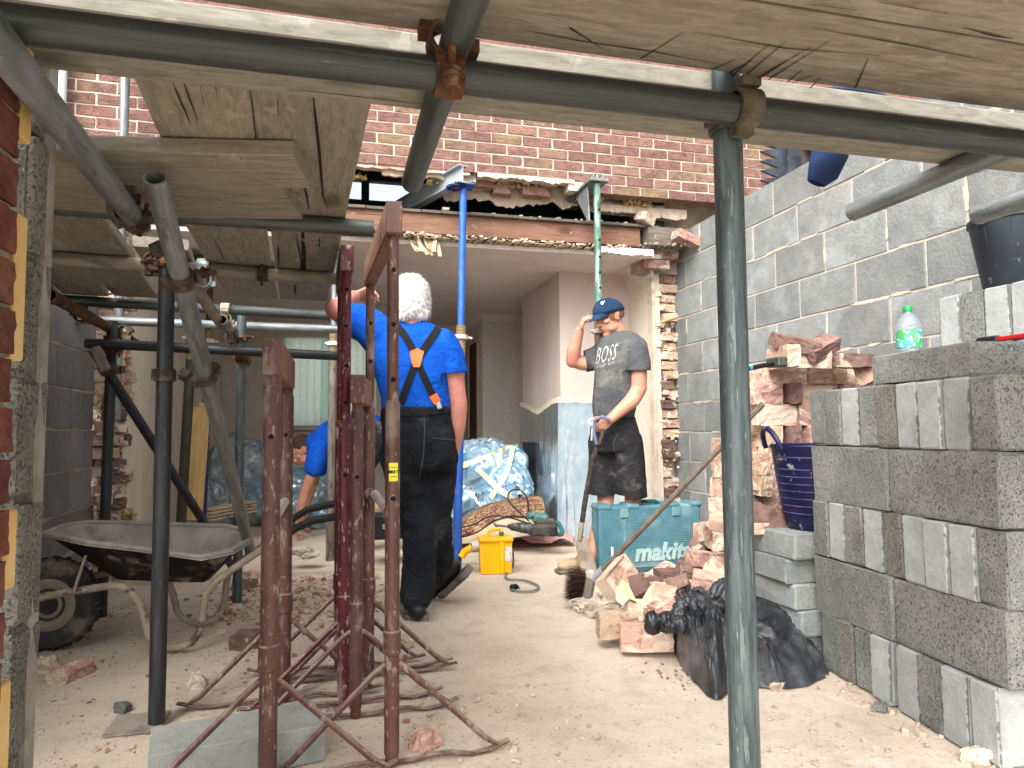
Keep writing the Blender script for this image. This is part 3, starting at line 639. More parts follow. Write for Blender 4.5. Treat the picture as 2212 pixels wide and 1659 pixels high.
cp(V((S3.x, S3.y, 1.45)), Z_, V((-.05, -.01, 0)), Y_, 'coupler with a brass-coloured bolt on top of the thin green upright', bolt=(1, 0, .05))
cp(gd(228, 797, 3.4), (q_-p_), V((.03, .035, .0)), Z_, 'coupler on the head of the dark diagonal brace', bolt=(-1, -.1, .2))
bq = gd(568, 596, 2.8); cp(V((gz(568, 590, ZA).x, gz(568, 590, ZA).y, ZA)), X_, V((0, 0, .045)), Y_, 'grey coupler hanging in the middle of the second cross tube', bolt=(0, 0, -1))
cp(gz(440, 577, ZA), X_, V((0, .0, -.05)), Y_, 'pale green coupler on the second cross tube beside the leaning tube', mt=M['galv'], bolt=(.5, -1, -.4))
cp(gz(487, 668, ZA), X_, V((0, .0, -.05)), Y_, 'dusty coupler at the third cross tube above the pale tube', mt=M['tubedusty'], bolt=(0, 0, -1))
cp(gz(176, 655, ZA), X_, V((0, .0, -.06)), Y_, 'rusty coupler on the third cross tube near the left block wall', mt=M['rust'], bolt=(0, 0, -1))
cp(gz(268, 716, 1.47), Y_, V((0.02, .0, -.05)), X_, 'dark coupler under the rusty tube beside the left jamb', bolt=(1, 0, .1))
M['crustplate'] = mat('dusty_base_plate', '#8a8073', '#a0968a', 9, rough=.9, spots=[('#5f594f', 8, .56, .1, .6)])
m = MB(); m.box((S1.x-.06, S1.y+.02, .004), (.16, .16, .006)); tag(m.build('base_plate', M['crustplate']), 'steel base plate under the black scaffold upright', 'base plate')
# boards
BG = 'scaffold boards'
def sboard(p, q, wd, label, th=.038, zref=0., roll=0., mt=None):
    p, q = V(p), V(q); L = (q-p).length; n = max(6, int(L/.12)); m = MB(); rings = []
    sd_ = random.random()*99
    for i in range(n+1):
        x = L*i/n; sag = .004*math.sin(math.pi*i/n); e = .0035*mnoise.noise(V((x*4, sd_, 0))); g = .0035*mnoise.noise(V((x*4, sd_, 7)))
        c = .004
        h = wd/2; pr_ = [(-h+e, c), (-h+e+c, 0), (h+g-c, 0), (h+g, c), (h+g, th-c), (h+g-c, th), (-h+e+c, th), (-h+e, th-c)]
        rings.append([V((x, y_, z_-sag)) for y_, z_ in pr_])
    m.rings(rings); me = m.mesh('scaffold_board', mt or M['board']); o = link('scaffold_board', me)
    X = (q-p).normalized(); Yv = Z_.cross(X).normalized(); Zv = X.cross(Yv); R_ = Matrix((X, Yv, Zv)).transposed()
    o.matrix_world = Matrix.Translation(p) @ R_.to_4x4() @ Matrix.Rotation(roll, 4, 'X')
    return tag(o, label, 'scaffold board', BG)
ZB = 1.553
def xboard(x, ynear, yfar, z, x0, x1, lab, **k):
    "board along the ledger between two depth lines given by the near and far edge at pixel column x"
    A, B = gz(x, ynear, z), gz(x, yfar, z); n = V((-LDIR.y, LDIR.x, 0)); wd = abs((B-A).dot(n)); c = (A+B)/2
    return sboard(c+LDIR*(x0-c.x), c+LDIR*(x1-c.x), wd, lab, **k)
xboard(1106, 139, 255, ZB, -.95, 2.3, 'weathered scaffold board with a pale near edge just behind the long tube', mt=M['boardend'])
A, B = gz(1663, 8, ZB), gz(1663, 167, ZB)
n_ = V((-LDIR.y, LDIR.x, 0)); wd0 = abs((B-A).dot(n_)); c0 = (A+B)/2
sboard(c0+LDIR*(-1.3-c0.x), c0+LDIR*(2.3-c0.x), wd0-.004, 'overhead scaffold board with saw cuts scored in its underside')
c1_ = c0-n_*(wd0+.006); sboard(c1_+LDIR*(-1.3-c1_.x), c1_+LDIR*(2.3-c1_.x), wd0, 'overhead scaffold board directly above the camera at top right')
c2_ = c1_-n_*(wd0+.05); sboard(c2_+LDIR*(-1.3-c2_.x), c2_+LDIR*(2.3-c2_.x), wd0, 'scaffold board overhead just out of view behind the camera')
# saw cuts in the underside of the overhead board: thin dark grooves
m = MB()
for (x0, y0, x1, y1) in ((1580, 165, 1663, 95), (1605, 168, 1700, 88), (1640, 170, 1722, 118), (1660, 172, 1790, 90), (1700, 178, 1735, 150), (1575, 158, 1625, 130), (1750, 190, 1775, 165), (1640, 166, 1755, 100), (1710, 180, 1770, 158), (1848, 190, 1876, 125), (1385, 126, 1478, 70), (1230, 60, 1300, 105), (1540, 150, 1590, 128)):
    A, B = gz(x0, y0, ZB-.0062), gz(x1, y1, ZB-.0062); d = (B-A).normalized(); s = V((-d.y, d.x, 0))*.0016
    m.add([A-s, A+s, B+s*.3, B-s*.3], [(0, 1, 2, 3)])
cuts = m.build('saw_cut', mat('saw_cut_dark', '#1c130d', bump=0)); 
for o_ in COL.objects:
    if o_.get('label', '').startswith('overhead scaffold board with saw cuts'):
        cuts.parent = o_; cuts.matrix_parent_inverse = o_.matrix_basis.inverted()
def grooves(start, lines, z, w0=.0016):
    for o_ in list(COL.objects):
        if not o_.get('label', '').startswith(start): continue
        for ln in lines:
            P = [gz(x, y, z) for x, y in ln]; m = MB(); n = len(P)
            for i, p in enumerate(P):
                d = (P[min(i+1, n-1)]-P[max(i-1, 0)]).normalized(); s = V((-d.y, d.x, 0))*w0*(1-.75*abs(i/(n-1)*2-1)**2); m.v += [tuple(p-s), tuple(p+s)]
            m.f += [(2*i, 2*i+1, 2*i+3, 2*i+2) for i in range(n-1)]
            c = m.build('crack', M['crack']); c.parent = o_; c.matrix_parent_inverse = o_.matrix_basis.inverted()
M['crack'] = mat('dark_wood_crack', '#20170f', bump=0)
# lengthwise boards of the left lift
ZK = 1.59
def yboard(l0, l1, r0, r1, lab, near=1.3, far=None, z=ZK, **k):
    "left and right edges each through two pixels; near: depth where it starts"
    a0, a1, b0, b1 = gz(*l0, z), gz(*l1, z), gz(*r0, z), gz(*r1, z)
    d = ((a1-a0).normalized()+(b1-b0).normalized()).normalized()
    ca = (a0+a1+b0+b1)/4; n = V((d.y, -d.x, 0)); wd = ((b0+b1)/2-(a0+a1)/2).dot(n)
    f = far if far else max(a1.y, b1.y)
    p = ca+d*((near-ca.y)/d.y); q = ca+d*((f-ca.y)/d.y)
    return sboard(p, q, wd, lab, **k)
yboard((548, 190), (604, 650), (795, 220), (712, 640), 'lengthwise scaffold board with a long split, right-hand one of the left lift', 1.3, 3.62)
yboard((283, 153), (345, 297), (536, 190), (553, 300), 'broad lengthwise scaffold board with dark cracks above the short crosswise boards', 1.3, 2.1)
yboard((396, 487), (503, 660), (574, 487), (597, 640), 'dark lengthwise scaffold board left of the bright gap, beyond the first cross tube', 2.16, 3.6)
for k, (xl, xr) in enumerate(((225, 328), (118, 222), (10, 114))):
    yboard((xl-15, 602), (xl, 620), (xr-15, 602), (xr, 620), ('lengthwise scaffold board behind the top of the black upright', 'lengthwise scaffold board over the rusty tube', 'lengthwise scaffold board at the left block wall top')[k], 2.1, 3.7)
yboard((332, 602), (350, 628), (430, 602), (436, 620), 'lengthwise scaffold board behind the leaning tube with a broken end', 2.68, 3.2)
def cboard(nx, ny, fx, fy, xl, lab, z=1.549):
    A, B = gz(nx, ny, z), gz(fx, fy, z); d = (gz(647, 337, z)-gz(392, 329, z)).normalized(); n = V((-d.y, d.x, 0)); wd = (B-A).dot(n); c = (A+B)/2
    return sboard(c+d*(xl-c.x), c+d*.0, wd, lab)
cboard(647, 337, 661, 407, -.95, 'short crosswise scaffold board with a splintered near edge and sawn end')
cboard(628, 409, 638, 474, -.95, 'short crosswise scaffold board lying just below the splintered one')
grooves('lengthwise scaffold board with a long split', [((676, 200), (680, 240), (684, 275), (690, 330), (694, 380), (698, 425), (708, 448)), ((655, 395), (662, 420), (668, 455)), ((640, 505), (645, 535), (650, 560), (653, 600)), ((600, 215), (601, 250))], ZK-.0062, .0032)
grooves('broad lengthwise scaffold board', [((372, 175), (384, 205), (400, 240), (412, 270)), ((395, 172), (410, 215), (428, 262)), ((430, 176), (440, 225)), ((465, 185), (470, 215))], ZK-.0062, .0018)
grooves('dark lengthwise scaffold board', [((455, 505), (475, 540), (490, 575)), ((520, 500), (530, 550))], ZK-.0062, .0018)
grooves('short crosswise scaffold board with', [((530, 385), (560, 392), (590, 400)), ((470, 362), (520, 370)), ((420, 352), (450, 356))], 1.549-.0062, .0016)
grooves('short crosswise scaffold board lying', [((400, 425), (470, 432), (540, 440)), ((560, 448), (610, 455))], 1.549-.0062, .0016)
grooves('overhead scaffold board with saw cuts', [((1106, 60), (1250, 88), (1400, 110), (1560, 140)), ((1180, 30), (1330, 58)), ((1500, 70), (1700, 105), (1900, 120)), ((1750, 60), (1950, 95), (2150, 135)), ((1900, 170), (2100, 190))], ZB-.0062, .0013)
grooves('overhead scaffold board directly above', [((1750, 10), (1850, 22)), ((2080, 60), (2150, 78), (2190, 84)), ((1900, 5), (2050, 30))], ZB-.0062, .002)
# blue garment hung over the boards
def cloth_mat(name, a, b, sc=9, rough=.9, bs=220, bump=.25, spots=()): return mat(name, a, b, sc, rough=rough, bump=bump, bs=bs, bd=.0015, spots=spots)
M['bluecloth'] = cloth_mat('blue_fleece', '#1b2947', '#243557', 14)
gcen = [gd(1800, 300, 1.62), gd(1790, 340, 1.62), gd(1776, 372, 1.62), gd(1762, 396, 1.62)]
m = MB(); rings = []
for i, (c_, wv, th_) in enumerate(zip(gcen, (38, 40, 34, 20), (.026, .026, .02, .012))):
    u_ = (RGT*.86+UPV*(-.38 if i > 1 else .0)).normalized(); n_2 = FWD
    rings.append([c_+u_*(wx(wv, 1.62)*math.cos(t))*(1+.08*math.sin(3*t+i))+n_2*(th_*math.sin(t)) for t in [2*math.pi*k/20 for k in range(20)]])
m.rings(rings, True, False); inn = []
m.rings([[p for p in rings[-1]], [p*.93+gcen[-1]*.07+(gcen[-2]-gcen[-1])*.5 for p in rings[-1]]], False, True)
gar = wempty('garment', gcen[0], 'blue fleece sleeve hanging down behind the overhead board', 'garment')
m.build('sleeve', M['bluecloth'], gar, True)
m = MB(); m.ell(gz(1880, 185, 1.6)+V((0, .06, .0)), (.12, .04, .012), None, 18, 8); m.build('bundle', M['bluecloth'], gar, True)
# ------------------------------------------------------------------ builders' trestles
def steel_paint(name, a, b, worn='#9a8c80', rust='#4c3022'): return mat(name, a, b, 7, (3, 3, 1), .45, .1, .4, .15, 70, .001, [(rust, 16, .58, .06, .6), (worn, 26, .61, .03, .8), ('#b3a597', 4, .57, .12, .45), (worn, 9, .64, .02, .7), ('#c0b3a5', 70, .68, .02, .5)], .06, dust=('#b5a493', .7))
M['tbrown'] = steel_paint('brown_trestle_paint', '#4e352f', '#5e423a', '#8d7f75'); M['tred'] = steel_paint('dark_red_trestle_paint', '#4a1a20', '#5c222a', '#a89a94')
M['tworn'] = mat('worn_trestle_head', '#6f5040', '#8d6c58', 18, (3, 3, 3), .75, .1, .3, .5, 90, .003, [('#4a3225', 14, .55, .1, .8), ('#a3907e', 20, .6, .08, .6)])
M['hole'] = mat('pin_hole_dark', '#1a1514', bump=0)
M['pvc'] = mat('dusty_pale_tube', '#a89c96', '#c2b7b0', 9, rough=.6, bump=.1)
def trestle(name_lab, pf, L, ztop, zcol, hh, hw, over, r_out, r_in, mt, head=None, tie=True, holes=(), dx=0.):
    o = empty('trestle', (pf.x, pf.y, 0), name_lab, 'trestle', 'adjustable builders trestles')
    posts = ((0, 0), (dx, L))
    for i, (x, y) in enumerate(posts):
        m = MB(); m.lathe([(r_out, .03), (r_out, .3), (r_out+.004, .305), (r_out+.004, .365), (r_out, .37), (r_out, zcol-.004), (r_out-.002, zcol)], 18, (x, y, 0)); m.tube([(x, y, 0), (x, y, .06)], r_out*.86, 14)
        P = m.build('post', mt, o, True)
        m = MB(); m.lathe([(r_in, zcol-.02), (r_in, ztop-hh)], 18, (x, y, 0)); m.build('inner_post', mt, o, True)
        for hz in holes[i] if holes else ():
            F = frame((0, -1, 0)); rr_ = r_in if hz > zcol else r_out
            hm = MB(); hm.lathe([(.0115, -.006), (.0115, .0015), (.0078, .0022), (.0068, -.004)], 12, (x, y-rr_*.985, hz), F); h = hm.build('pin_rim', mt, o, True)
            hm = MB(); hm.lathe([(.0072, 0), (.0072, .0008)], 12, (x, y-rr_-.0005, hz), F); hm.build('pin_hole', M['hole'], h)
        # foot: a bent flat bar across with two braces
        m = MB(); rings = []
        for k in range(13):
            xx = -.34+.68*k/12; zz = .006+.006*math.sin(k*1.7+i)+(.012 if k in (0, 12) else 0)
            rings.append([V((x+xx, y+yy+.004*math.sin(k*2.3+i*2), zz+dz)) for yy, dz in ((-.012, 0), (.012, 0), (.012, .0045), (-.012, .0045))])
        m.rings(rings); m.build('foot_bar', mt, o)
        for s in (-1, 1):
            m = MB(); m.tube([(x+s*(r_out-.004), y, .275), (x+s*.05, y, .25), (x+s*.27, y, .04), (x+s*.31, y, .016)], [.0088, .0092, .009, .006], 10); m.build('brace', M['tbrown'] if i else mt, o, True)
    m = MB(); m.bev((dx/2, L/2, ztop-hh/2), (hw, L+2*over, hh), .004, Matrix.Rotation(-math.atan2(dx, L), 3, 'Z')); m.build('head_beam', head or M['tworn'], o)
    m = MB(); m.bev((0, -over-.002, ztop-hh/2), (hw*.98, .004, hh*.98), .001); m.build('end_plate', mt, o)
    if tie:
        m = MB(); m.tube([(dx*.5, L, .69), (0, 0, .69)], .0155, 12); m.build('tie_tube', M['pvc'], o, True)
        m = MB(); F = frame((0, 1, 0))
        for yy in (r_out+.012, L-r_out-.03): m = MB(); m.lathe([(.019, 0), (.024, .002), (.024, .016), (.019, .018)], 14, (dx*yy/L, yy, .69), F); m.build('collar', M['tbrown'], o, True)
        m = MB(); m.tube([(dx, L-r_out-.03, .672), (dx, L-r_out-.03, .63)], .007, 8); m.build('locking_pin', M['tbrown'], o, True)
    return o
pA = gd(575, 1712, 1.83); pA.z = 0
tA = trestle('low brown trestle with worn head beside the blue-shirted bending man', gz(577, 1700, 0), .6, 1.185, 1.06, .1, .05, .03, .0238, .0205, M['tbrown'], holes=((.92,), (.92,)), dx=.0)
tR = trestle('dark red trestle, the only deep red one', gz(742, 1522, 0), .38, 1.585, .97, .092, .046, .03, .0215, .0172, M['tred'], M['tred'], True, ((.78, 1.03, 1.16, 1.3, 1.43), (1.1, 1.25, 1.4)), dx=-.012)
tS = trestle('short brown trestle standing between the red one and the tallest one', gz(768, 1548, 0), .42, 1.12, 1.0, .095, .046, .03, .0205, .0175, M['tbrown'], holes=((.78,), (.78,)), dx=.05)
tT = trestle('tallest brown trestle with a yellow sticker on its post', gz(846, 1650, 0), .72, 1.60, 1.02, .095, .046, .03, .0212, .0172, M['tbrown'], None, True, ((.74, 1.08, 1.24, 1.4), (1.05, 1.2, 1.35)), dx=-.03)
def text_mesh(txt, size, shear=0., bold=0., space=1., ext=0., align='CENTER'):
    cu = bpy.data.curves.new('lettering', 'FONT'); cu.body = txt; cu.size = size; cu.shear = shear; cu.offset = bold; cu.space_character = space; cu.extrude = ext; cu.align_x = align; cu.align_y = 'CENTER'; cu.resolution_u = 3
    o = bpy.data.objects.new('lettering', cu); COL.objects.link(o); dg = bpy.context.evaluated_depsgraph_get(); me = bpy.data.meshes.new_from_object(o.evaluated_get(dg)); bpy.data.objects.remove(o); bpy.data.curves.remove(cu); return me
M['ink'] = mat('black_print', '#17171a', bump=0); M['sticker'] = mat('yellow_sticker', '#e3cf2f', '#efe05a', 9, rough=.5, bump=0, spots=[('#b9a433', 20, .6, .05, .6)])
st_ = MB(); zc_ = gd(858, 1022, 1.93).z
st_.rings([[V((.0218*math.sin(t), -.0218*math.cos(t), zc_+dz)) for t in [(-.55+1.25*k/8) for k in range(9)]] for dz in (-.026, .026)], False, False, False)
for p in range(len(st_.v)): st_.v[p] = (st_.v[p][0], st_.v[p][1], st_.v[p][2])
sk = st_.build('sticker', M['sticker'], tT, True)
me = text_mesh('HIRE IT', .0118, 0, .0006)
for v in me.vertices: t = .06+v.co.x/.0222; v.co = V((.0224*math.sin(t), -.0224*math.cos(t), zc_+v.co.y))
me.materials.append(M['ink']); link('lettering', me, sk)
m = MB()
for dz, h in ((.013, .0016), (-.013, .0016)):
    m.rings([[V((.0223*math.sin(t), -.0223*math.cos(t), zc_+dz+e)) for t in [(-.42+1.0*k/8) for k in range(9)]] for e in (-h/2, h/2)], False, False, False)
m.build('border_line', M['ink'], sk)
# ------------------------------------------------------------------ steel props carrying the house
M['pblue'] = mat('blue_prop_paint', '#24509f', '#2f62b8', 7, (3, 3, 1), .45, .1, .4, .15, 70, .001, [('#7a6a5c', 18, .6, .06, .7), ('#8f9aa8', 30, .64, .05, .5)])
M['pgreen'] = mat('worn_green_prop_paint', '#3c6152', '#5d8374', 7, (4, 4, 1), .5, .25, .4, .15, 70, .001, [('#9aa59d', 8, .5, .1, .7), ('#5a4a38', 18, .6, .06, .6)])
M['pgrey'] = mat('muddy_prop_steel', '#5c554c', '#7b7165', 7, (4, 4, 1), .75, .2, .3, .3, 70, .001, [('#3f3229', 12, .55, .08, .7)])
M['pdgreen'] = mat('dark_green_prop_paint', '#28332a', '#3d4338', 7, (4, 4, 1), .6, .2, .3, .2, 70, .001, [('#4a3628', 10, .5, .1, .7)])
M['pdblue'] = mat('chipped_blue_prop_paint', '#1f2a5c', '#2d3a78', 9, (4, 4, 1), .6, .2, .3, .2, 70, .001, [('#5b4538', 12, .5, .08, .8)])
M['thread'] = mat('rusty_thread', '#7d6a52', '#96826a', 20, rough=.6, metal=.3, bump=.2, spots=[('#54402e', 10, .55, .1, .6)])
def prop(x, y, ztop, zcol, zth, mo, mi, label, lean=(0, 0), plate=True, r=.0305, ri=.0242, holes=()):
    o = empty('prop', (x, y, 0), label, 'prop', 'steel props holding up the house')
    o.rotation_euler = (lean[1], lean[0], 0)
    m = MB(); m.tube([(0, 0, .008), (0, 0, zcol-.001)], r, 18); m.build('outer_tube', mo, o, True)
    m = MB(); n = int((zth-zcol)/.009); prof = []
    for k in range(n): z = zcol+(zth-zcol)*k/n; prof += [(r+.001, z), (r+.004, z+.0045)]
    m.lathe(prof, 18); m.build('thread', M['thread'], o, True)
    m = MB(); m.tube([(0, 0, zth-.02), (0, 0, ztop-.008)], ri, 16); m.build('inner_tube', mi, o, True)
    m = MB(); m.lathe([(r+.006, zth-.1), (r+.016, zth-.098), (r+.016, zth-.07), (r+.006, zth-.068)], 18); m.tube([(r+.01, 0, zth-.085), (r+.045, -.01, zth-.09)], .008, 8); m.tube([(-r-.01, 0, zth-.085), (-r-.03, 0, zth-.082)], .01, 8); m.build('collar', M['pvc'], o, True)
    m = MB(); m.box((0, 0, .004), (.14, .14, .008)); m.build('base_plate', mo, o)
    if plate: m = MB(); m.box((0, 0, ztop-.004), (.14, .14, .008)); m.build('head_plate', mi, o)
    if holes:
        for z in holes: m = MB(); m.lathe([(.009, 0), (.009, .001)], 10, (.004, -ri-.0004, z), frame((0, -1, 0))); m.build('pin_hole', M['hole'], o)
    return o
pb = gz(987, 1236, 0)
bp_ = prop(pb.x, pb.y, gd(999, 372, 4.45).z, gd(990, 800, 4.45).z, gd(992, 692, 4.45).z, M['pblue'], M['pblue'], 'bright blue steel prop under the end of the steel beam', lean=(.02, 0))
# castellated head of the blue prop
pt = gd(1000, 374, 4.43); zb_ = pt.z
m = MB()
for k in range(8): t = 2*math.pi*k/8; m.box((pt.x+.05*math.cos(t), pb.y+.05*math.sin(t), zb_-.004), (.034, .034, .012), Matrix.Rotation(t, 3, 'Z'))
hd = m.build('toothed_head', mat('dark_blue_paint', '#1c2d63', '#27397a')); hd.parent = bp_; hd.matrix_parent_inverse = bp_.matrix_basis.inverted()
# needle beam
nb_ = wempty('steel_beam', (pt.x, pb.y, zb_), 'grey steel I-beam running back into the house over the blue prop', 'steel beam')
bx = pt.x; y0 = pb.y-.09; y1 = pb.y+1.0; hb = .118
def ibeam(m):
    m.box2((bx-.034, y0, zb_+.006), (bx+.034, y1, zb_+.013)); m.box2((bx-.034, y0, zb_+.006+hb-.007), (bx+.034, y1, zb_+.006+hb)); m.box2((bx-.003, y0+.001, zb_+.013), (bx+.003, y1-.001, zb_+.006+hb-.007))
M['primer'] = mat('grey_primer_steel', '#8d959b', '#a3abb0', 5, rough=.5, metal=.2, bump=.1, spots=[('#a2795a', 9, .66, .05, .6)])
m = MB(); ibeam(m); bq_ = Matrix.Translation((bx, pb.y, 0)) @ Matrix.Rotation(math.radians(22), 4, 'Z') @ Matrix.Translation((-bx, -pb.y, 0)); m.v = [tuple(bq_ @ V(v)) for v in m.v]; m.build('beam', M['primer'], nb_)
m = MB(); m.box((bx, pb.y, zb_+.001), (.09, .09, .009), Matrix.Rotation(.3, 3, 'Z')); m.build('packer', M['joist'], nb_)
prop(bx-.33, pb.y+.84, zb_-.0, 1.3, 1.42, M['pgrey'], M['rust'], 'rusty brown prop carrying the inner end of the steel beam')
pg = gd(1294, 700, 4.75); zg = gd(1293, 388, 4.75).z
gp = prop(pg.x, pg.y, zg, gd(1295, 745, 4.75).z, gd(1295, 690, 4.75).z, M['pgreen'], M['pgreen'], 'worn green prop with a long head plate, behind the man in the cap', plate=False, holes=[gd(1293, y_, 4.75).z for y_ in (450, 517, 554, 588, 622)])
m = MB(); m.box2((-.07, -.05, zg), (.07, .62, zg+.018)); m.box2((-.07, -.052, zg-.002), (.07, -.045, zg+.02)); m.build('bearing_plate', M['galv'], gp)
m = MB(); m.tube([(-.035, -.03, zg+.018), (-.035, -.03, zg+.045), (-.03, -.03, zg+.05), (.03, -.03, zg+.05), (.035, -.03, zg+.045), (.035, -.03, zg+.018)], .004, 8); m.build('lifting_handle', M['galv'], gp, True)
m = MB(); m.rings([[V((sx, .06, zg)), V((sx, .3, zg)), V((sx, .06, zg-.26)), V((sx, .03, zg-.26))] for sx in (-.05, -.042)]); m.build('gusset', M['galv'], gp)
pm_ = gd(715, 1214, 4.75)
prop(gz(713, 1216).x, gz(713, 1216).y, 2.2, gd(722, 757, 4.85).z, gd(724, 712, 4.85).z, M['pgrey'], M['galv'], 'muddy grey prop standing behind the trestles', lean=(.008, 0))
g1 = gd(388, 1120, 4.9); prop(g1.x, g1.y, 2.2, gd(400, 775, 4.9).z, gd(402, 700, 4.9).z, M['pdgreen'], M['pdgreen'], 'dark green prop leaning by the yellow foam boards', lean=(.035, 0), r=.034)
g2 = gd(437, 1100, 5.3); prop(g2.x, g2.y, 2.2, gd(445, 800, 5.3).z, gd(446, 710, 5.3).z, M['pdblue'], M['rust'], 'chipped dark blue prop right of the yellow foam boards', lean=(.012, 0))
# foam boards leaning in the corner
for k, (x0, x1, y0_, D) in enumerate(((404, 420, 880, 5.1), (416, 432, 870, 5.15), (428, 437, 858, 5.2))):
    A, B = gd(x0-3, 1124, D), gd(x1-3, 1124, D); Tt = gd((x0+x1)/2+3, y0_, D+.15)
    m = MB(); m.bev((0, 0, .5*(Tt.z-max(A.z, 0))), ((B-A).length, .05, (Tt.z-max(A.z, 0))), .003)
    o = m.build('foam_board', M['foamboard']); o.location = ((A.x+B.x)/2, A.y, max(A.z, 0)); o.rotation_euler = (-.08, .02, -.24)
    tag(o, ('yellow foam board nearest the dark green prop', 'middle yellow foam board of the three leaning together', 'thin tallest yellow foam board beside the blue prop')[k], 'foam board', 'yellow foam boards leaning in the corner')
# ------------------------------------------------------------------ grey concrete blocks
def single(name, me, loc, rot, label, cat, group=None):
    o = link(name, me, None, loc, rot); return tag(o, label, cat, group)
# block lying on the floor at the bottom
c4 = [gz(*p, .1) for p in ((315, 1574), (668, 1514), (713, 1563), (333, 1631))]
cen = sum(c4, V())/4; dx_ = ((c4[1]-c4[0])+(c4[2]-c4[3])).normalized(); ang = math.atan2(dx_.y, dx_.x)
Lx = ((c4[1]-c4[0]).length+(c4[2]-c4[3]).length)/2; Ly = abs((c4[3]-c4[0]).dot(V((-dx_.y, dx_.x, 0)))+(c4[2]-c4[1]).dot(V((-dx_.y, dx_.x, 0))))/2
M['palefloorblock'] = block_mat('clean_grey_block', '#8b8c88', '#a3a49d', rv=.02, pitn=.63)
single('concrete_block', MB().bev((0, 0, 0), (Lx, Ly, .1), .0018, None, .0015).mesh('concrete_block', M['palefloorblock']), (cen.x, cen.y, .05), (0, 0, ang), 'grey concrete block lying flat on the floor among the trestle feet', 'concrete block')
# the big dry stack
ORD = ('first', 'second', 'third', 'fourth', 'fifth', 'sixth', 'seventh', 'eighth')
CRS = ('bottom course', 'second course up', 'middle course', 'fourth course up', 'top full course')
SU = V((-.098, -.995, 0)).normalized(); SN = V((-SU.y, SU.x, 0)); SA = math.atan2(SN.y, SN.x); S0 = V((1.853, 2.405, 0)); XS = 1.84
def sp3(s, t, z): p = S0+SU*s+SN*t; return (p.x, p.y, z)
BG2 = 'blocks in the big dry stack'
def pale_end_mat():
    t = NT('pale_block_end_worn_shaded'); vec = t.coords(); c = t.ramp(t.noise(vec, 6, 8, 0, .75), [(.35, '#858886'), (.65, '#a5a7a4')]); c = t.mix(t.mrange(t.noise(vec, 3.1, 4, .4), .55, .68, 0, .45), c, '#747677')
    p = t.noise(vec, 140, 5, 0, .75); c = t.mix(t.mrange(p, .6, .66, 0, .6), c, '#4a4b4b'); c = t.hsv(c, .1)
    sx = t.N('SeparateXYZ'); tc = t.N('TexCoord'); t.L(tc.outputs['Object'], sx.inputs[0]); ab = t.N('Math', operation='ABSOLUTE'); t.L(sx.outputs[1], ab.inputs[0])
    ad = t.N('Math', operation='ADD'); t.L(ab.outputs[0], ad.inputs[0]); t.L(t.mrange(t.noise(vec, 45, 5), .3, .7, -.006, .006), ad.inputs[1])   # broken gritty arris, also painted dark for shade in the joints
    ax = t.N('Math', operation='ABSOLUTE'); t.L(sx.outputs[0], ax.inputs[0]); mu = t.N('Math', operation='MULTIPLY'); t.L(t.mrange(ad.outputs[0], .043, .0455, 0, .7), mu.inputs[0]); t.L(t.mrange(ax.outputs[0], .212, .216), mu.inputs[1])
    c = t.mix(mu.outputs[0], c, '#3f403e')
    return t.done(c, t.bump(t.noise(vec, 90, 6), .6, .005), .92, 0, .15)
M['paleend'] = pale_end_mat()
end_me = {k: [MB().bev((0, 0, 0), (.44, .0955, .2125), b_, None, j_).mesh('stack_block', M[mt]) for _ in range(4)] for k, mt, b_, j_ in (('d', 'rawblock', .006, .004), ('l', 'paleend', .005, .003), ('r', 'roughblock', .008, .005))}
long_me = [MB().bev((0, 0, 0), (.1, .438, .212), .006, None, .004).mesh('stack_block', M['rawblock']) for _ in range(4)]
pat = {0: 'drdlldll', 2: 'dldlrllld'[:9], 4: 'ddldrllld'}
for k in range(5):
    z = .1075+.215*k+.001
    if k % 2 == 0:
        s_ = .03 if k == 0 else 0
        for i, p_ in enumerate(pat[k]):
            if k == 0 and i == 4: s_ += .028
            single('concrete_block', random.choice(end_me[p_]), sp3(s_+.05, .22+rr(-.007, .005)-(.008 if k == 0 else 0), z), (0, 0, SA+rr(-.006, .006)),
                   f'concrete block on end, {(ORD+("ninth",))[i]} from left in the {CRS[k]}', 'concrete block', BG2); s_ += .0996
    else:
        for i in range(2):
            o = single('concrete_block', long_me[i], sp3(.222+.4455*i, .05+rr(-.003, .003), z), (0, 0, SA+rr(-.004, .004)),
                   f'long-faced concrete block, {("left", "right")[i]} one of two in the {CRS[k]}', 'concrete block', BG2)
        for j in range(1, 4):
            single('concrete_block', long_me[j], sp3(.222+.4455, .05+.112*j, z), (0, 0, SA+rr(-.004, .004)), f'concrete block end, {ORD[j]} behind the front face, on the {CRS[k]}', 'concrete block', BG2)
            single('concrete_block', long_me[j], sp3(.222, .05+.112*j, z), (0, 0, SA), 'concrete block hidden inside the far end of the big dry stack', 'concrete block', 'inner blocks of the big stack')
flat = [MB().bev((0, 0, 0), (.215, .44, .1), .006, None, .004).mesh('stack_block', M['rawblock']) for _ in range(3)]
z = 1.078
A = gx(1895, 824, XS+.01); sA = (A-S0).dot(SU); sA = max(sA, .08)
single('concrete_block', flat[0], sp3(sA+.222, .118, z+.05), (0, 0, SA-.02), 'flat concrete block on the stack top that the water bottle stands on', 'concrete block', BG2)
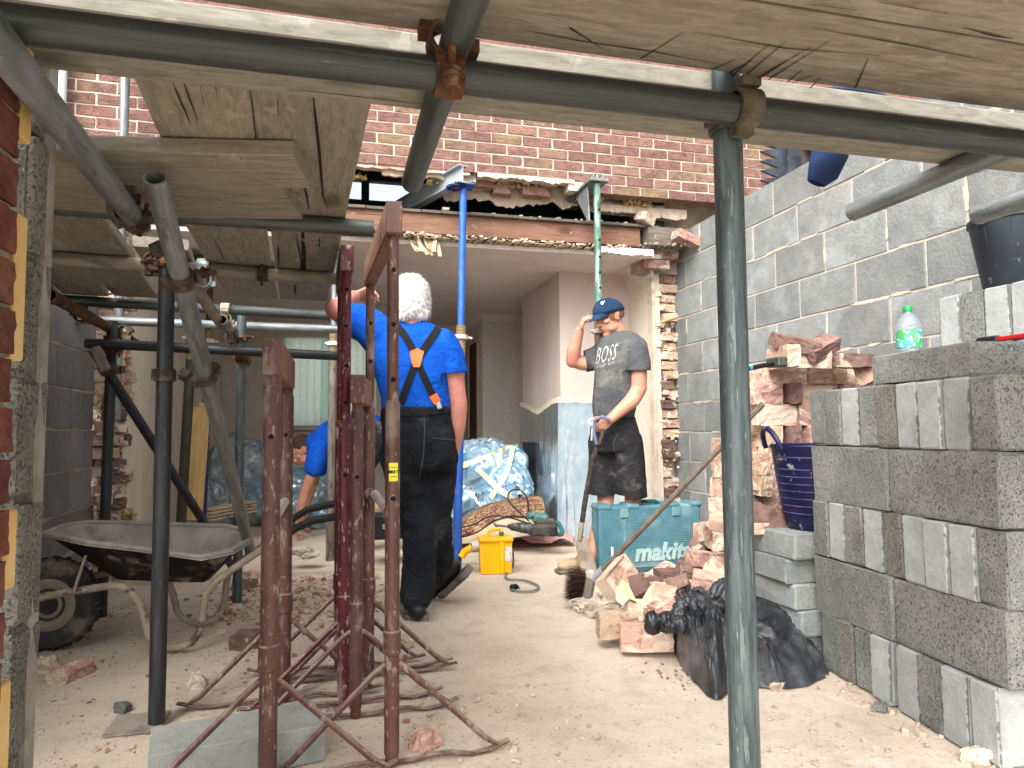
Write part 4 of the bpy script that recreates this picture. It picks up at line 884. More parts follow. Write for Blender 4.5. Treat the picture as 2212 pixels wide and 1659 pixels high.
# the stack behind it
XB = 2.36
for k, (yy, zz) in enumerate(((2.14, 1.16), (1.69, 1.16), (2.14, 1.058), (1.69, 1.058))):
    single('concrete_block', flat[k % 2], (XB+(.06 if k < 2 else .1), yy, zz+.02), (0, 0, rr(-.01, .01)), ('flat concrete block behind the bottle at the foot of the upright ones', 'flat concrete block under the red clamp', 'flat concrete block in the hidden rear stack', 'flat concrete block in the hidden rear stack')[k], 'concrete block', 'blocks in the rear stack')
e_ = gx(2025, 600, XB)
for k, p in enumerate('ldllddl'):
    single('concrete_block', end_me['l' if p == 'l' else 'd'][k % 3], (XB+.22, e_.y-.05-.101*k, 1.232+.1075), (0, 0, rr(-.02, .02)), f'upright concrete block, {ORD[k]} from left in the row topping the rear stack', 'concrete block', 'upright blocks on the rear stack')
m = MB()
for k in range(5): m.box2((XB, 1.4, .215*k*.96), (XB+.22, 2.36, .215*k*.96+.2))
# pallet-like lower part of the rear stack: real blocks
for k in range(5):
    for i in range(2): single('concrete_block', long_me[k % 3], (XB+.06, 2.14-.45*i, .1075+.205*k), (0, 0, 0), 'concrete block low in the rear stack against the wall', 'concrete block', 'hidden blocks of the rear stack')
# small stack of flat blocks carrying the tub
M['smallblock'] = block_mat('bluish_grey_block', '#747877', '#929693', rv=.08, pitn=.6)
sb = [MB().bev((0, 0, 0), (.215, .44, .1), .007, None, .004).mesh('small_stack_block', M['smallblock']) for _ in range(3)]
kb = gz(1723, 1437, 0)
for k in range(5):
    single('concrete_block', sb[k % 3], (kb.x+.1+rr(-.012, .012)+(.02 if k < 2 else 0), kb.y+.23+rr(-.02, .02), .051+.101*k), (0, 0, rr(-.05, .05)+.03), f'flat concrete block, {("lowest", "second", "middle", "fourth", "topmost")[k]} in the low stack under the blue tub', 'concrete block', 'flat blocks under the tub')
ztub = .507
# ------------------------------------------------------------------ blue flexible tub
M['tub'] = mat('navy_rubber_tub', '#15152f', '#1b1b42', 5, rough=.45, bump=.1, bs=40, spots=[('#8d90a8', 22, .64, .05, .6), ('#b7b5b5', 9, .63, .05, .45)])
tc = gd(1772, 1060, 2.93)
tub = empty('rubber_tub', (tc.x, tc.y, ztub), 'navy blue flexible tub with looped handles on the low block stack', 'tub')
m = MB(); m.lathe([(.118, .012), (.128, 0), (.142, .02), (.158, .1), (.176, .22), (.19, .335), (.196, .345), (.194, .352), (.186, .348), (.172, .22), (.15, .1), (.134, .03), (.0, .024)], 40, cap1=False); m.build('body', M['tub'], tub, True)
m = MB()
for z in (.07, .1, .13, .16, .19, .22, .25, .3): r_ = .145+(z/.34)*.047; m.lathe([(r_+.0005, z-.003), (r_+.0035, z), (r_+.0005, z+.003)], 40, cap0=False, cap1=False)
m.build('rib', mat('scuffed_rib', '#23244f', '#4a4c74', 20), tub, True)
for s in (-1, 1):
    m = MB(); pts = []
    for t in [i/14 for i in range(15)]: an = math.pi*t; pts.append((s*(.193+.03*math.sin(an)), -.085*math.cos(an)*1.0, .335+.085*math.sin(an)))
    tub_h = [Matrix.Rotation(math.radians(-14), 3, 'Z') @ V(p) for p in pts]; m.tube(tub_h, .011, 8); m.build('handle', M['tub'], tub, True)
# ------------------------------------------------------------------ things on the stacks
bp = gd(1921, 757, 2.62); bz = 1.181
bo = empty('water_bottle', sp3(sA+.043, .13, bz), 'clear plastic water bottle with green cap and leaf label on the block stack', 'bottle'); bo.scale = (.86, .86, .86)
def clear_mat(name, tint, mixg=.12, rough=.05, dif=.12, dcol=(.8, .9, .95)):
    t = NT(name); tr = t.N('BsdfTransparent'); tr.inputs[0].default_value = (*tint, 1); gl = t.N('BsdfGlossy'); gl.inputs['Roughness'].default_value = rough
    df = t.N('BsdfDiffuse'); df.inputs[0].default_value = (*dcol, 1); m1 = t.N('MixShader'); m1.inputs[0].default_value = mixg; m2 = t.N('MixShader'); m2.inputs[0].default_value = dif
    t.L(tr.outputs[0], m1.inputs[1]); t.L(gl.outputs[0], m1.inputs[2]); t.L(m1.outputs[0], m2.inputs[1]); t.L(df.outputs[0], m2.inputs[2]); t.L(m2.outputs[0], t.out.inputs[0]); return t.m
M['pet'] = clear_mat('clear_bottle_plastic', (.86, .93, .95))
R0 = .046
m = MB(); m.lathe([(.03, 0), (R0, .008), (R0, .05), (R0-.003, .055), (R0, .06), (R0, .075), (R0-.003, .08), (R0, .085), (R0, .12), (R0-.006, .138), (.03, .158), (.016, .168), (.0145, .18)], 28); m.build('bottle_body', M['pet'], bo, True)
m = MB(); m.lathe([(R0-.004, .004), (R0-.004, .1), (R0-.008, .102)], 24); m.build('water', clear_mat('water_fill', (.8, .92, .95), .08, .02, .05, (.5, .8, .9)), bo, True)
m = MB(); m.lathe([(.017, .176), (.0175, .18), (.0175, .196), (.0155, .199)], 20); m.build('cap', mat('green_cap', '#128a4a', rough=.4, bump=0), bo, True)
m = MB(); n = 24; m.rings([[V(((R0+.0012)*math.cos(t), (R0+.0012)*math.sin(t), zz)) for t in [2*math.pi*i/n for i in range(n)]] for zz in (.03, .1)], False, False)
def label_mat():
    t = NT('leaf_label'); vec = t.coords((1, 1, 1), False); c = t.ramp(t.noise(vec, 30, 2), [(.48, '#4f9f92'), (.56, '#a9cfd0')]); c = t.mix(t.mrange(t.noise(vec, 18, 2, .5), .52, .56), c, '#4c9a52'); return t.done(c, None, .35)
lb = m.build('label', label_mat(), bo, True)
m = MB()
for k in range(5):
    t0 = -2.1+.16*k+rr(-.1, .1); zc2 = .085-.012*k; p = [(.0, .016), (.011, .003), (.004, -.014), (-.009, -.008), (-.012, .006)]
    m.add([V(((R0+.0018)*math.cos(t0+u/R0), (R0+.0018)*math.sin(t0+u/R0), zc2+v_)) for u, v_ in p], [(0, 1, 2, 3, 4)])
m.build('leaf_print', mat('leaf_green', '#4a9a4a', '#6cb060', 40, bump=0), lb)
cl = wempty('bar_clamp', gx(2170, 660, XB-.02), 'red and black bar clamp lying on the upper block stack', 'clamp')
zz_ = 1.232; c0_, c1_c = gx(2110, 664, XB-.024), gx(2240, 656, XB-.024); c0_.z = zz_+.016; c1_c.z = zz_+.012
m = MB(); m.bev((c0_+c1_c)/2+V((0, 0, 0)), (.02, (c1_c-c0_).length*1.0, .016), .003); m.build('bar', mat('red_clamp', '#a31d22', rough=.4, bump=0), cl)
m = MB(); m.bev(c0_+(c1_c-c0_)*.18, (.03, .085, .026), .006); m.bev(c0_+V((0, .0, -.004)), (.03, .05, .014), .004); m.build('jaw', mat('black_plastic', '#1d1e20', rough=.5, bump=.1), cl)
# black bucket
M['bucket'] = mat('black_bucket_plastic', '#24282d', '#2f343a', 6, rough=.5, bump=.15, bs=60, spots=[('#6d7176', 26, .63, .05, .6), ('#9a9c9c', 7, .66, .04, .4)])
bc = gd(2200, 570, 2.62)
bu = empty('bucket', (XB+.12, gx(2195, 590, XB+.12).y, 1.449), 'black plastic bucket with wire handle on top of the upright blocks', 'bucket')
m = MB(); m.lathe([(.1, 0), (.108, .01), (.143, .24), (.15, .245), (.15, .262), (.143, .265), (.139, .24), (.104, .02), (0, .014)], 32, cap1=False); m.build('body', M['bucket'], bu, True)
m = MB()
for k in range(10): t = 2*math.pi*k/10; m.tube([V((.105*math.cos(t), .105*math.sin(t), .015)), V((.1415*math.cos(t), .1415*math.sin(t), .235))], .0022, 6)
m.build('rib', M['bucket'], bu, True)
m = MB(); m.tube([V((-.15*math.cos(t)*1.02, .0+.12*math.sin(t)*.9-.0, .255+.03*math.sin(t))) for t in [math.pi*i/14 for i in range(15)]], .0025, 6); m.build('wire_handle', M['galvdark'], bu, True)
for s_ in (-.152, .152): m = MB(); m.tube([(s_, 0, .235), (s_, 0, .275)], .012, 10); m.build('handle_lug', M['pvc'], bu, True)
# ------------------------------------------------------------------ wheelbarrow
wb = wempty('wheelbarrow', gz(150, 1398, 0), 'dirty wheelbarrow with cement-crusted tray, its wheel by the brick pier', 'wheelbarrow')
def tray_mat():
    t = NT('cement_crusted_tray'); vec = t.coords((1, 1, 1), False)
    c = t.ramp(t.noise(vec, 9, 5, .5), [(.45, '#191817'), (.55, '#262322'), (.62, '#6f6455'), (.72, '#857a69')]); c = t.mix(t.mrange(t.noise(vec, 15, 4), .56, .64, 0, .8), c, '#5a3420')
    return t.done(c, t.bump(t.noise(vec, 30, 5), .7, .006), .8, 0, .25)
M['trayout'] = tray_mat(); M['trayin'] = mat('dried_cement', '#857f76', '#a09a91', 8, rough=.95, bump=.6, bs=40, bd=.006, spots=[('#6f665a', 6, .56, .1, .6)])
M['crust'] = mat('crusted_tube', '#7f7464', '#a09482', 10, rough=.9, bump=.5, bs=60, spots=[('#3a2a22', 14, .58, .06, .8), ('#c2b9a8', 30, .62, .05, .5)])
rim = [gy(96, 1152, 3.45), gy(190, 1172, 3.18), gy(310, 1186, 3.18), gy(432, 1204, 3.18), gy(500, 1190, 3.24), gy(536, 1168, 3.4), gy(530, 1146, 3.56), gy(490, 1136, 3.66), gy(400, 1134, 3.72), gy(300, 1130, 3.74), gy(190, 1128, 3.72), gy(140, 1135, 3.64)]
bot = [gy(246, 1248, 3.44), gy(262, 1253, 3.3), gy(320, 1255, 3.3), gy(410, 1258, 3.3), gy(440, 1258, 3.33), gy(452, 1252, 3.42), gy(452, 1246, 3.5), gy(440, 1240, 3.58), gy(400, 1238, 3.6), gy(330, 1236, 3.6), gy(270, 1236, 3.58), gy(252, 1240, 3.5)]
mid = [r_*.62+b_*.38 for r_, b_ in zip(rim, bot)]
lipc = sum(rim, V())/len(rim)
lip = [p+(p-lipc)*.03+V((0, 0, -.012)) for p in rim]
inn = [p+(lipc-p)*.012 for p in rim]; inm = [p+(lipc-p)*.02+V((0, 0, .006)) for p in mid]; inb = [p+V((0, 0, .012)) for p in bot]
m = MB(); m.rings([lip, [p+V((0, 0, .002)) for p in rim]], False, False); 
m = MB(); m.rings([rim, mid, bot], False, True); m.build('tray', M['trayout'], wb, False)
m = MB(); m.rings([inn, inm, inb], False, True); m.build('tray_lining', M['trayin'], wb, False)
m = MB(); m.tube(rim+[rim[0]], .0115, 8); m.rings([lip, rim], False, False); m.build('tray_rim', M['trayin'], wb, True)
wc = gz(152, 1398, 0); wc = V((wc.x, wc.y+.0, 0)); ctr = gy(112, 1303, wc.y)
rw_ = ctr.z
AX = frame((.12, 1, 0))
m = MB(); tw = .045
m.lathe([(rw_*.56, -tw*.7), (rw_*.74, -tw), (rw_*.93, -tw*.86), (rw_, -tw*.4), (rw_*1.004, 0), (rw_, tw*.4), (rw_*.93, tw*.86), (rw_*.74, tw), (rw_*.56, tw*.7)], 44, ctr, AX)
wh = m.build('wheel', mat('dusty_tyre_rubber', '#2b2a29', '#3b3937', 8, rough=.85, bump=.3, spots=[('#756c60', 6, .55, .1, .7)]), wb, True)
m = MB(); m.lathe([(.0, -.012), (rw_*.2, -.02), (rw_*.22, -.034), (rw_*.34, -.03), (rw_*.48, -.04), (rw_*.575, -.034), (rw_*.58, .034), (rw_*.48, .04), (rw_*.3, .03), (0, .02)], 36, ctr, AX); m.build('rim', mat('mud_coated_rim', '#6d6458', '#877c6c', 6, rough=.9, bump=.4, spots=[('#5d5448', 5, .55, .08, .6)]), wh, True)
m = MB()
for k in range(44):
    t = 2*math.pi*k/44; p = ctr+AX @ V((rw_*1.002*math.cos(t), rw_*1.002*math.sin(t), (tw*.3 if k % 2 else -tw*.3)))
    m.box(p, (.012, .008, tw*.8), AX @ Matrix.Rotation(t, 3, 'Z'))
m.build('tread', wh.data.materials[0], wh)
fr = [(77, 1293), (150, 1279), (233, 1266), (262, 1267), (285, 1280), (300, 1300), (312, 1335), (320, 1372), (335, 1391), (362, 1399), (392, 1398), (415, 1388), (430, 1366), (438, 1335), (441, 1305), (446, 1280), (467, 1256), (500, 1231), (548, 1199), (590, 1171)]
near = [gy(x, y, 3.25) for x, y in fr]; 
m = MB(); m.tube(near, .0155, 10); m.build('frame', M['crust'], wb, True)
dxx = [p+V((.035, .38, .0)) for p in near]; m = MB(); m.tube([p for p in dxx], .0155, 10); m.build('frame', M['crust'], wb, True)
gp1 = [gy(x, y, 3.25) for x, y in ((590, 1171), (620, 1153), (645, 1138), (678, 1124), (732, 1115))]; gp2 = [dxx[-1]]+[gy(x, y, 3.63) for x, y in ((600, 1140), (631, 1122), (662, 1102), (728, 1087))]
M['grip'] = mat('black_rubber_grip', '#141414', '#232222', 14, rough=.45, spots=[('#6a6258', 20, .66, .05, .5)])
for g_ in (gp1, gp2): m = MB(); m.tube(g_, .0175, 10); m.build('handle_grip', M['grip'], wb, True)
m = MB(); m.tube([gy(185, 1200, 3.22), gy(158, 1282, 3.22)], .006, 8); m.build('wheel_stay', M['crust'], wb, True)
# ------------------------------------------------------------------ reclaimed bricks
KB = {}
for key, mt in (('p', 'brickdusty'), ('r', 'brick'), ('d', 'brickdark'), ('c', 'brickcream')):
    KB[key] = [chunk_mesh('loose_brick', (.213, .102, .065), M[mt], 0, .0065, 4, 20+s) for s in range(2)]
    KB[key+'h'] = [chunk_mesh('half_brick', (.215, .103, .066), M[mt], c_, .008, 3, 30+i) for i, c_ in enumerate((.45, .7))]
    bm = bmesh.new(); bmesh.ops.create_cube(bm, size=1)          # frogged brick
    for v in bm.verts: v.co = V((v.co.x*.215, v.co.y*.103, v.co.z*.066))
    top = [f for f in bm.faces if f.normal.z > .9]; r_ = bmesh.ops.inset_region(bm, faces=top, thickness=.022, depth=0); 
    for f in top:
        for v in f.verts: v.co.z -= .014; v.co.x *= .96
    me_ = bpy.data.meshes.new('frogged_brick'); bmesh.ops.recalc_face_normals(bm, faces=bm.faces); bm.to_mesh(me_); bm.free(); me_.materials.append(M[mt]); KB[key+'f'] = [me_]
BG3 = 'loose bricks in the rubble pile'
kname = {'p': 'dusty pink', 'r': 'red', 'd': 'dark rustic', 'c': 'cream mortar-covered'}
def brick_at(px, py, D, key, rot, label, group=BG3, zmin=.033):
    p = gd(px, py, D)
    return single('brick', random.choice(KB[key]), (p.x, p.y, max(p.z, zmin)), rot, label, 'brick', group)
rad = math.radians
def er(x, y, z): return (rad(x), rad(y), rad(z))
LB = [(1332, 1246, 3.2, 'pf', er(62, -22, 38), 'big pale frogged brick tilted on edge beside the broom head'),
 (1412, 1262, 3.35, 'pf', er(85, -20, 20), 'dusty pink frogged brick leaning behind the tilted pale one'),
 (1344, 1348, 2.98, 'c', er(90, 0, -8), 'cream mortared brick on edge at the front left of the pile'),
 (1396, 1376, 2.87, 'p', er(88, 0, -18), 'long dusty brick on edge, the one nearest the camera'),
 (1512, 1243, 3.25, 'd', er(20, 14, -12), 'dark rustic brick with creased face lying on top of the pile'),
 (1465, 1244, 3.3, 'd', er(0, 0, -6), 'dark creased brick wedged under the pile top, left of the rustic one'),
 (1468, 1262, 3.08, 'dh', er(-30, 25, 38), 'half brick with one dark side standing on its corner in the pile'),
 (1500, 1275, 3.05, 'ch', er(10, 25, 35), 'cream broken brick leaning under the rustic brick'),
 (1428, 1276, 3.12, 'ph', er(5, 5, 70), 'dusty half brick in the middle of the pile'),
 (1387, 1266, 3.15, 'dh', er(50, 20, 10), 'small dark and red broken brick in the middle of the pile'),
 (1448, 1308, 3.0, 'p', er(4, -12, 32), 'dusty pink brick sloping above the bin bag'),
 (1400, 1316, 3.05, 'p', er(10, 6, 30), 'flat dusty brick lying inside the front of the pile'),
 (1462, 1322, 2.9, 'r', er(-8, -10, 28), 'red brick slanting under the bin bag neck'),
 (1535, 1208, 3.3, 'r', er(0, 8, -6), 'orange red brick on top of the pile beside the greenish upright'),
 (1500, 1228, 3.45, 'dh', er(25, 10, 40), 'dark broken brick below the makers name on the case'),
 (1440, 1240, 3.6, 'ph', er(20, -25, 20), 'dusty broken brick at the back of the pile against the case'),
 (1525, 1150, 3.6, 'p', er(95, 10, 80), 'pink brick standing on end right of the teal case'),
 (1543, 1160, 3.45, 'p', er(90, 0, 72), 'dusty brick standing on end beside the teal case'),
 (1532, 1200, 3.65, 'dh', er(10, 40, 10), 'broken pink brick between the pile and the standing bricks'),
 (1555, 1225, 3.1, 'rh', er(20, 0, 20), 'broken red brick behind the greenish upright'),
 (1550, 1262, 3.0, 'p', er(10, 10, -30), 'dusty pink brick behind the bin bag top'),
 (1440, 1340, 2.98, 'c', er(0, 0, 15), 'cream brick lying low behind the bin bag knot'),
 (1530, 1290, 3.1, 'd', er(0, 0, 25), 'dark brick low in the pile behind the bag'),
 (1380, 1300, 3.2, 'p', er(0, 0, 50), 'dusty brick low in the pile behind the front edge'),
 (1480, 1285, 3.25, 'c', er(0, 0, -20), 'cream brick buried in the middle of the pile'),
 (1540, 1250, 3.35, 'r', er(5, 0, 10), 'red brick buried at the back right of the pile')]
for l_ in LB: brick_at(*l_)
fi = MB(); chips(fi, 500, lambda: rr(1.2, 1.95), lambda: rr(2.75, 3.6), lambda: rr(0, .06), .012, .09); 
o = tag(fi.build('rubble', M['plaster']), 'crumbled mortar and brick rubble filling the loose brick pile', 'rubble', kind='stuff')
# torn paper in the pile
m = MB(); rg = []
for i in range(7):
    u = i/6; c_ = gd(1330+85*u, 1296-6*math.sin(u*9), 3.02)+V((0, 0, .02*math.sin(u*7))); rg.append([c_+V((.0, .0, .04+.02*math.sin(u*8))), c_+V((0, .0, .0)), c_+V((.01, -.05, -.012))])
m.rings(rg, False, False, False); tag(m.build('torn_paper', mat('yellowed_paper', '#cbbd95', '#ddd3b4', 9, bump=.2), None, True), 'curled yellowed paper scrap among the loose bricks', 'paper')
# tall stack of bricks on edge
SY = 3.0
xL, xR = 1.93, 2.62
M_ = 'bricks in the tall stack'
rows = 12; cnt = 0
for k in range(rows):
    x = xL+rr(-.03, .06)+(.1 if k % 2 else 0); i = 0
    while x < xR-.05:
        ky = random.choice(('p', 'p', 'p', 'r', 'c', 'd', 'ph', 'ch')); rot90 = random.random() < .28
        wd = .108 if rot90 else .222
        o = single('brick', random.choice(KB[ky]), (x+wd/2, SY+(.09 if rot90 else .04)+rr(-.022, .012), .052+.1045*k), (rad(90)+rr(-.03, .03), rr(-.02, .02), (rad(90) if rot90 else 0)+rr(-.06, .06)),
                   f'{kname[ky[0]]} brick, {("first","second","third","fourth","fifth","sixth","seventh")[min(i,6)]} from left in row {("one","two","three","four","five","six","seven","eight","nine","ten","eleven","twelve")[k]} of the tall brick stack', 'brick', M_)
        x += wd+rr(.002, .008); i += 1
    if k > 3:
        for i2 in range(3): single('brick', random.choice(KB['p']), (xL+.17+.23*i2, SY+.17, .052+.1045*k), (rad(90), 0, rr(-.05, .05)), 'dusty brick in the hidden back row of the tall brick stack', 'brick', 'hidden back row of the tall brick stack')
m = MB()
zt = rows*.1045
tops = [(1716, 742, 'd', er(18, 12, -14), 'wedge-shaped dark brick at the very top of the tall brick stack'), (1768, 752, 'd', er(20, -22, 16), 'rustic brick leaning at the top right of the tall brick stack'),
        (1692, 772, 'c', er(90, 0, 80), 'mortar-faced brick end, left of the big orange one on the stack top'), (1745, 772, 'r', er(92, 0, -4), 'big orange red broken brick on the stack top'),
        (1832, 780, 'd', er(0, 0, -3), 'dark creased brick lying flat at the right of the stack top'), (1874, 808, 'rh', er(70, 0, 12), 'small red broken brick at the right end of the stack top row')]
for (px, py, ky, rt_, lb_) in tops:
    D_ = 3.35+(px-1740)*.0006; p = gd(px, py, D_); single('brick', random.choice(KB[ky]), p, rt_, lb_, 'brick', 'bricks lying on the stack top')
m = MB(); a0_ = gd(1622, 806, 3.3); m.box(a0_+V((0, .03, 0)), (.16, .1, .01)); 
# bricks left of the tall stack, lower tiers behind the greenish upright
tier = [(1566, 968, 3.75, 'c'), (1572, 1012, 3.7, 'p'), (1568, 1055, 3.72, 'p'), (1590, 1030, 3.6, 'p'), (1600, 975, 3.6, 'c'), (1610, 1080, 3.5, 'd'), (1568, 1100, 3.6, 'p'), (1595, 1120, 3.5, 'p'), (1610, 1160, 3.4, 'p'), (1590, 1180, 3.4, 'c'), (1625, 1000, 3.45, 'p'), (1625, 1045, 3.45, 'c')]
for k, (px, py, D_, ky) in enumerate(tier):
    brick_at(px, py, D_, ky, er(90+rr(-4, 4), rr(-4, 4), rr(-12, 12)+84), f'{kname[ky]} brick in the stepped heap behind the greenish upright, number {k+1} in it', 'bricks in the stepped heap')
for o_ in COL.objects:                                   # those are alike: one label for all of them
    if o_.get('group') == 'bricks in the stepped heap': o_['label'] = 'brick stacked in the stepped heap behind the greenish upright'
fp = gd(1650, 1118, 2.98); single('brick', KB['d'][0], (fp.x, fp.y, fp.z), er(80, 18, -8), 'big dark brick leaning at the foot of the stack left of the blue tub', 'brick', BG3)
fp = gd(1672, 1140, 2.97); single('paving_slab', MB().bev((0, 0, 0), (.42, .2, .05), .004).mesh('paving_slab', M['brickcream']), (fp.x, fp.y+.08, fp.z), (0, 0, 0), 'cream slab with an orange top edge under the blue tub', 'slab')
hp_ = gd(1620, 803, 3.15)
ham = wempty('lump_hammer', hp_, 'black-handled hammer with a blue band on the brick stack', 'hammer')
m = MB(); m.tube([gd(1612, 797, 3.1), gd(1622, 795, 3.12), gd(1668, 786, 3.2)], .011, 10); m.build('grip', M['grip'], ham, True)
m = MB(); m.tube([gd(1617, 796, 3.11), gd(1622, 795.2, 3.12)], .0125, 10); m.build('band', mat('cyan_plastic', '#2a9cc0', rough=.4, bump=0), ham, True)
m = MB(); m.bev(gd(1678, 783, 3.22), (.05, .1, .045), .006); m.build('head', M['galvdark'], ham)
m = MB(); m.tube([gy(1426, 697, 4.72), gx(1464, 685, 2.6)], .0125, 10); tag(m.build('wooden_handle', mat('ash_handle', '#a58a5e', '#b99f74', 9, (6, 6, 6)), None, True), 'wooden tool handle stuck into the broken right jamb', 'tool handle')
def smooth(pts, n=5):
    out = []
    for i in range(len(pts)-1):
        p0, p1, p2, p3 = pts[max(i-1, 0)], pts[i], pts[i+1], pts[min(i+2, len(pts)-1)]
        for k in range(n):
            t = k/n; out.append(.5*((2*p1)+(p2-p0)*t+(2*p0-5*p1+4*p2-p3)*t*t+(3*p1-p0-3*p2+p3)*t**3))
    return out+[pts[-1]]
# ------------------------------------------------------------------ bin bag
def bag_mat():
    t = NT('black_polythene'); vec = t.coords((1, 1, 1), False)
    f1 = t.noise(vec, 9, 5, 1.5); c = t.ramp(t.noise(vec, 5, 5), [(.4, '#26282b'), (.55, '#383b3f'), (.75, '#707275')])
    n = t.bump(f1, .3, .02); n = t.bump(t.noise(t.coords((1, 2.5, 1), False), 26, 4, 1.), .35, .006, n)
    return t.done(c, n, .36, 0, .5)
M['poly'] = bag_mat()
def crumple(name, blobs, mt, parent, vox=.012, amp=.025, sc=7, seed=0, hub=None):
    m = MB()
    for c_, r_, z_ in blobs: m.ell(c_, r_, frame(z_) if z_ is not None else None, 20, 12)
    me = m.mesh(name, mt); o = link(name, me); md = o.modifiers.new('r', 'REMESH'); md.mode = 'VOXEL'; md.voxel_size = vox
    dg = bpy.context.evaluated_depsgraph_get(); me2 = bpy.data.meshes.new_from_object(o.evaluated_get(dg)); bpy.data.objects.remove(o)
    me2.name = name; me2.materials.clear(); me2.materials.append(mt)
    for v in me2.vertices:                               # sagging facets between taut ridges, stretched along the folds
        q0 = v.co.copy()
        if hub is not None:
            d_ = q0-hub; a1 = math.atan2(d_.y, d_.x); L_ = d_.length; q = V((a1*3.6*min(L_*3, 1.2), L_*1.5, d_.z*2.2))*1.0
        else: q = V((q0.x, q0.y, q0.z*.55))*sc
        q = q+V((mnoise.noise(q*.7), mnoise.noise(q*.7+V((7, 0, 0))), mnoise.noise(q*.7+V((0, 7, 0)))))*.7+V((seed, 0, 0))
        d1 = mnoise.voronoi(q)[0]; f1 = min(d1[1]-d1[0], .5)/.5; d2 = mnoise.voronoi(q*2.6+V((3, 3, 3)))[0]; f2 = min(d2[1]-d2[0], .5)/.5
        v.co += v.normal*amp*(.35-.75*f1-.33*f2+.5*mnoise.noise(q*.5))
        if v.co.z < .003: v.co.z = .003
    sm(me2, 60); o = link(name, me2, parent); return o
def gb(x, y, D): return gd(x, y, D)
bag = wempty('bin_bag', gz(1600, 1480, 0), 'crumpled black bin bag in front of the loose bricks', 'bin bag')
hub = gb(1512, 1312, 2.70); hub.z = .165
ends = [gz(*p) for p in ((1790, 1415), (1768, 1470), (1700, 1490), (1640, 1486), (1590, 1492), (1545, 1512), (1515, 1490), (1478, 1448), (1455, 1405), (1440, 1370), (1500, 1330), (1640, 1330))]
ends[-2] += V((0, .25, 0)); ends[-1] += V((0, .2, 0))
rim_ = smooth(ends+[ends[0]], 20)[:-1]; NR, NT_ = len(rim_), 64
m = MB()
def rdg(x, y, z): return 1-2*abs(mnoise.noise(V((x, y, z))))
for j in range(NT_+1):
    t = j/NT_
    for i in range(NR):
        e = rim_[i]; an = i/NR*12                          # folds fan out from the neck towards the rim
        wv = .8*mnoise.noise(V((t*3.2, an*.8, 2)))+.25*mnoise.noise(V((t*8, an*2, 6)))
        s1 = rdg(an*1.15+wv, t*1.1, 1.3); s2 = rdg(an*2.9+wv*2, t*2.4, 5.1); s3 = mnoise.voronoi(V((an*3.2, t*9, .5)))[0]; s3 = min(s3[1]-s3[0], .5)
        z = hub.z*(1-t ** 2.2)+.1*math.sin(math.pi*min(1, t*1.02)) ** .7*(.7+.8*mnoise.noise(V((an*.55, t*1.8, 8))))
        amp = .05*math.sin(math.pi*min(1, t*.9+.08)) ** .7
        d = amp*(.75*max(s1, -.35)+.32*s2)-.03*s3*math.sin(math.pi*t)+.012*rdg(an*1.4, t*6.5, 9.)*math.sin(math.pi*t)
        k = t*(1+.05*mnoise.noise(V((an*2, 3, 3)))*t)
        p = hub*(1-k)+e*k; r_ = (e-hub); r_.z = 0; r_.normalize()
        if t > .93: z *= (1-t)/.07
        z = max(z+d*.85, .004); m.v.append((p.x+r_.x*d*.7, p.y+r_.y*d*.7, z if t < 1 else .003))
for j in range(NT_):
    for i in range(NR): q_ = j*NR+i; q2_ = j*NR+(i+1) % NR; m.f.append((q_, q2_, q2_+NR, q_+NR))
sk_ = m.build('sack', M['poly'], bag, True); sm(sk_.data, 50)
crumple('tied_neck', [(gb(1412, 1345, 2.72), (.035, .03, .045), None), (gb(1440, 1345, 2.72), (.04, .03, .04), None), (gb(1475, 1318, 2.75), (.04, .03, .06), (1, .3, .8)), (gb(1500, 1300, 2.76), (.04, .03, .05), (1, .3, 1)), (gb(1470, 1350, 2.7), (.07, .03, .03), None), (gb(1515, 1310, 2.7), (.05, .05, .05), None), (gb(1560, 1285, 2.72), (.05, .04, .07), (.6, .2, 1))], M['poly'], bag, .006, .018, 22, 7)
# ------------------------------------------------------------------ broom
br = wempty('broom', gz(1250, 1290, 0), 'long-handled yard broom lying across the brick pile with dark bristles', 'broom')
h0, h1 = gd(1290, 1246, 3.42), gd(1648, 872, 2.98)
h0 = gd(1283, 1250, 3.5)
m = MB(); m.tube([h0, h1], .0135, 12); m.build('handle', mat('grey_broom_handle', '#5e544a', '#776b5e', 7, (4, 4, 4), bump=.2), br, True)
hd_ = gd(1272, 1262, 3.55); d_ = (gd(1262, 1236, 3.5)-gd(1285, 1290, 3.6)).normalized(); bd_ = (gd(1222, 1258, 3.55)-hd_).normalized()
Fh = frame(bd_, d_)
m = MB(); m.bev(hd_, (.19, .06, .06), .018, Fh); m.build('head', mat('worn_grey_wood', '#8d8882', '#a8a39b', 9), br)
m = MB(); m.tube([h0+(h1-h0)*.0, h0+(h1-h0)*.06], .02, 12); m.build('socket', mat('grey_tape', '#8f9092', '#a5a5a5', 9), br, True)
m = MB()
for _ in range(900):
    u, v_ = rr(-.085, .085), rr(-.026, .026); p0 = hd_+Fh @ V((u, v_, .025)); sp_ = Fh @ V((u*.25+rr(-.012, .012), v_*.5+rr(-.012, .012), 0)); L = rr(.085, .11)
    p1 = p0+bd_*L*.6+sp_*.5+V((0, 0, -.004)); p2 = p0+bd_*L+sp_+V((rr(-.006, .006), 0, -.012)); p2.z = max(p2.z, .004); p1.z = max(p1.z, .004); w_ = .0009
    s_ = Fh @ V((rr(-1, 1), rr(-1, 1), 0)).normalized()*w_
    m.add([p0-s_, p0+s_, p1+s_, p1-s_, p2], [(0, 1, 2, 3), (3, 2, 4)])
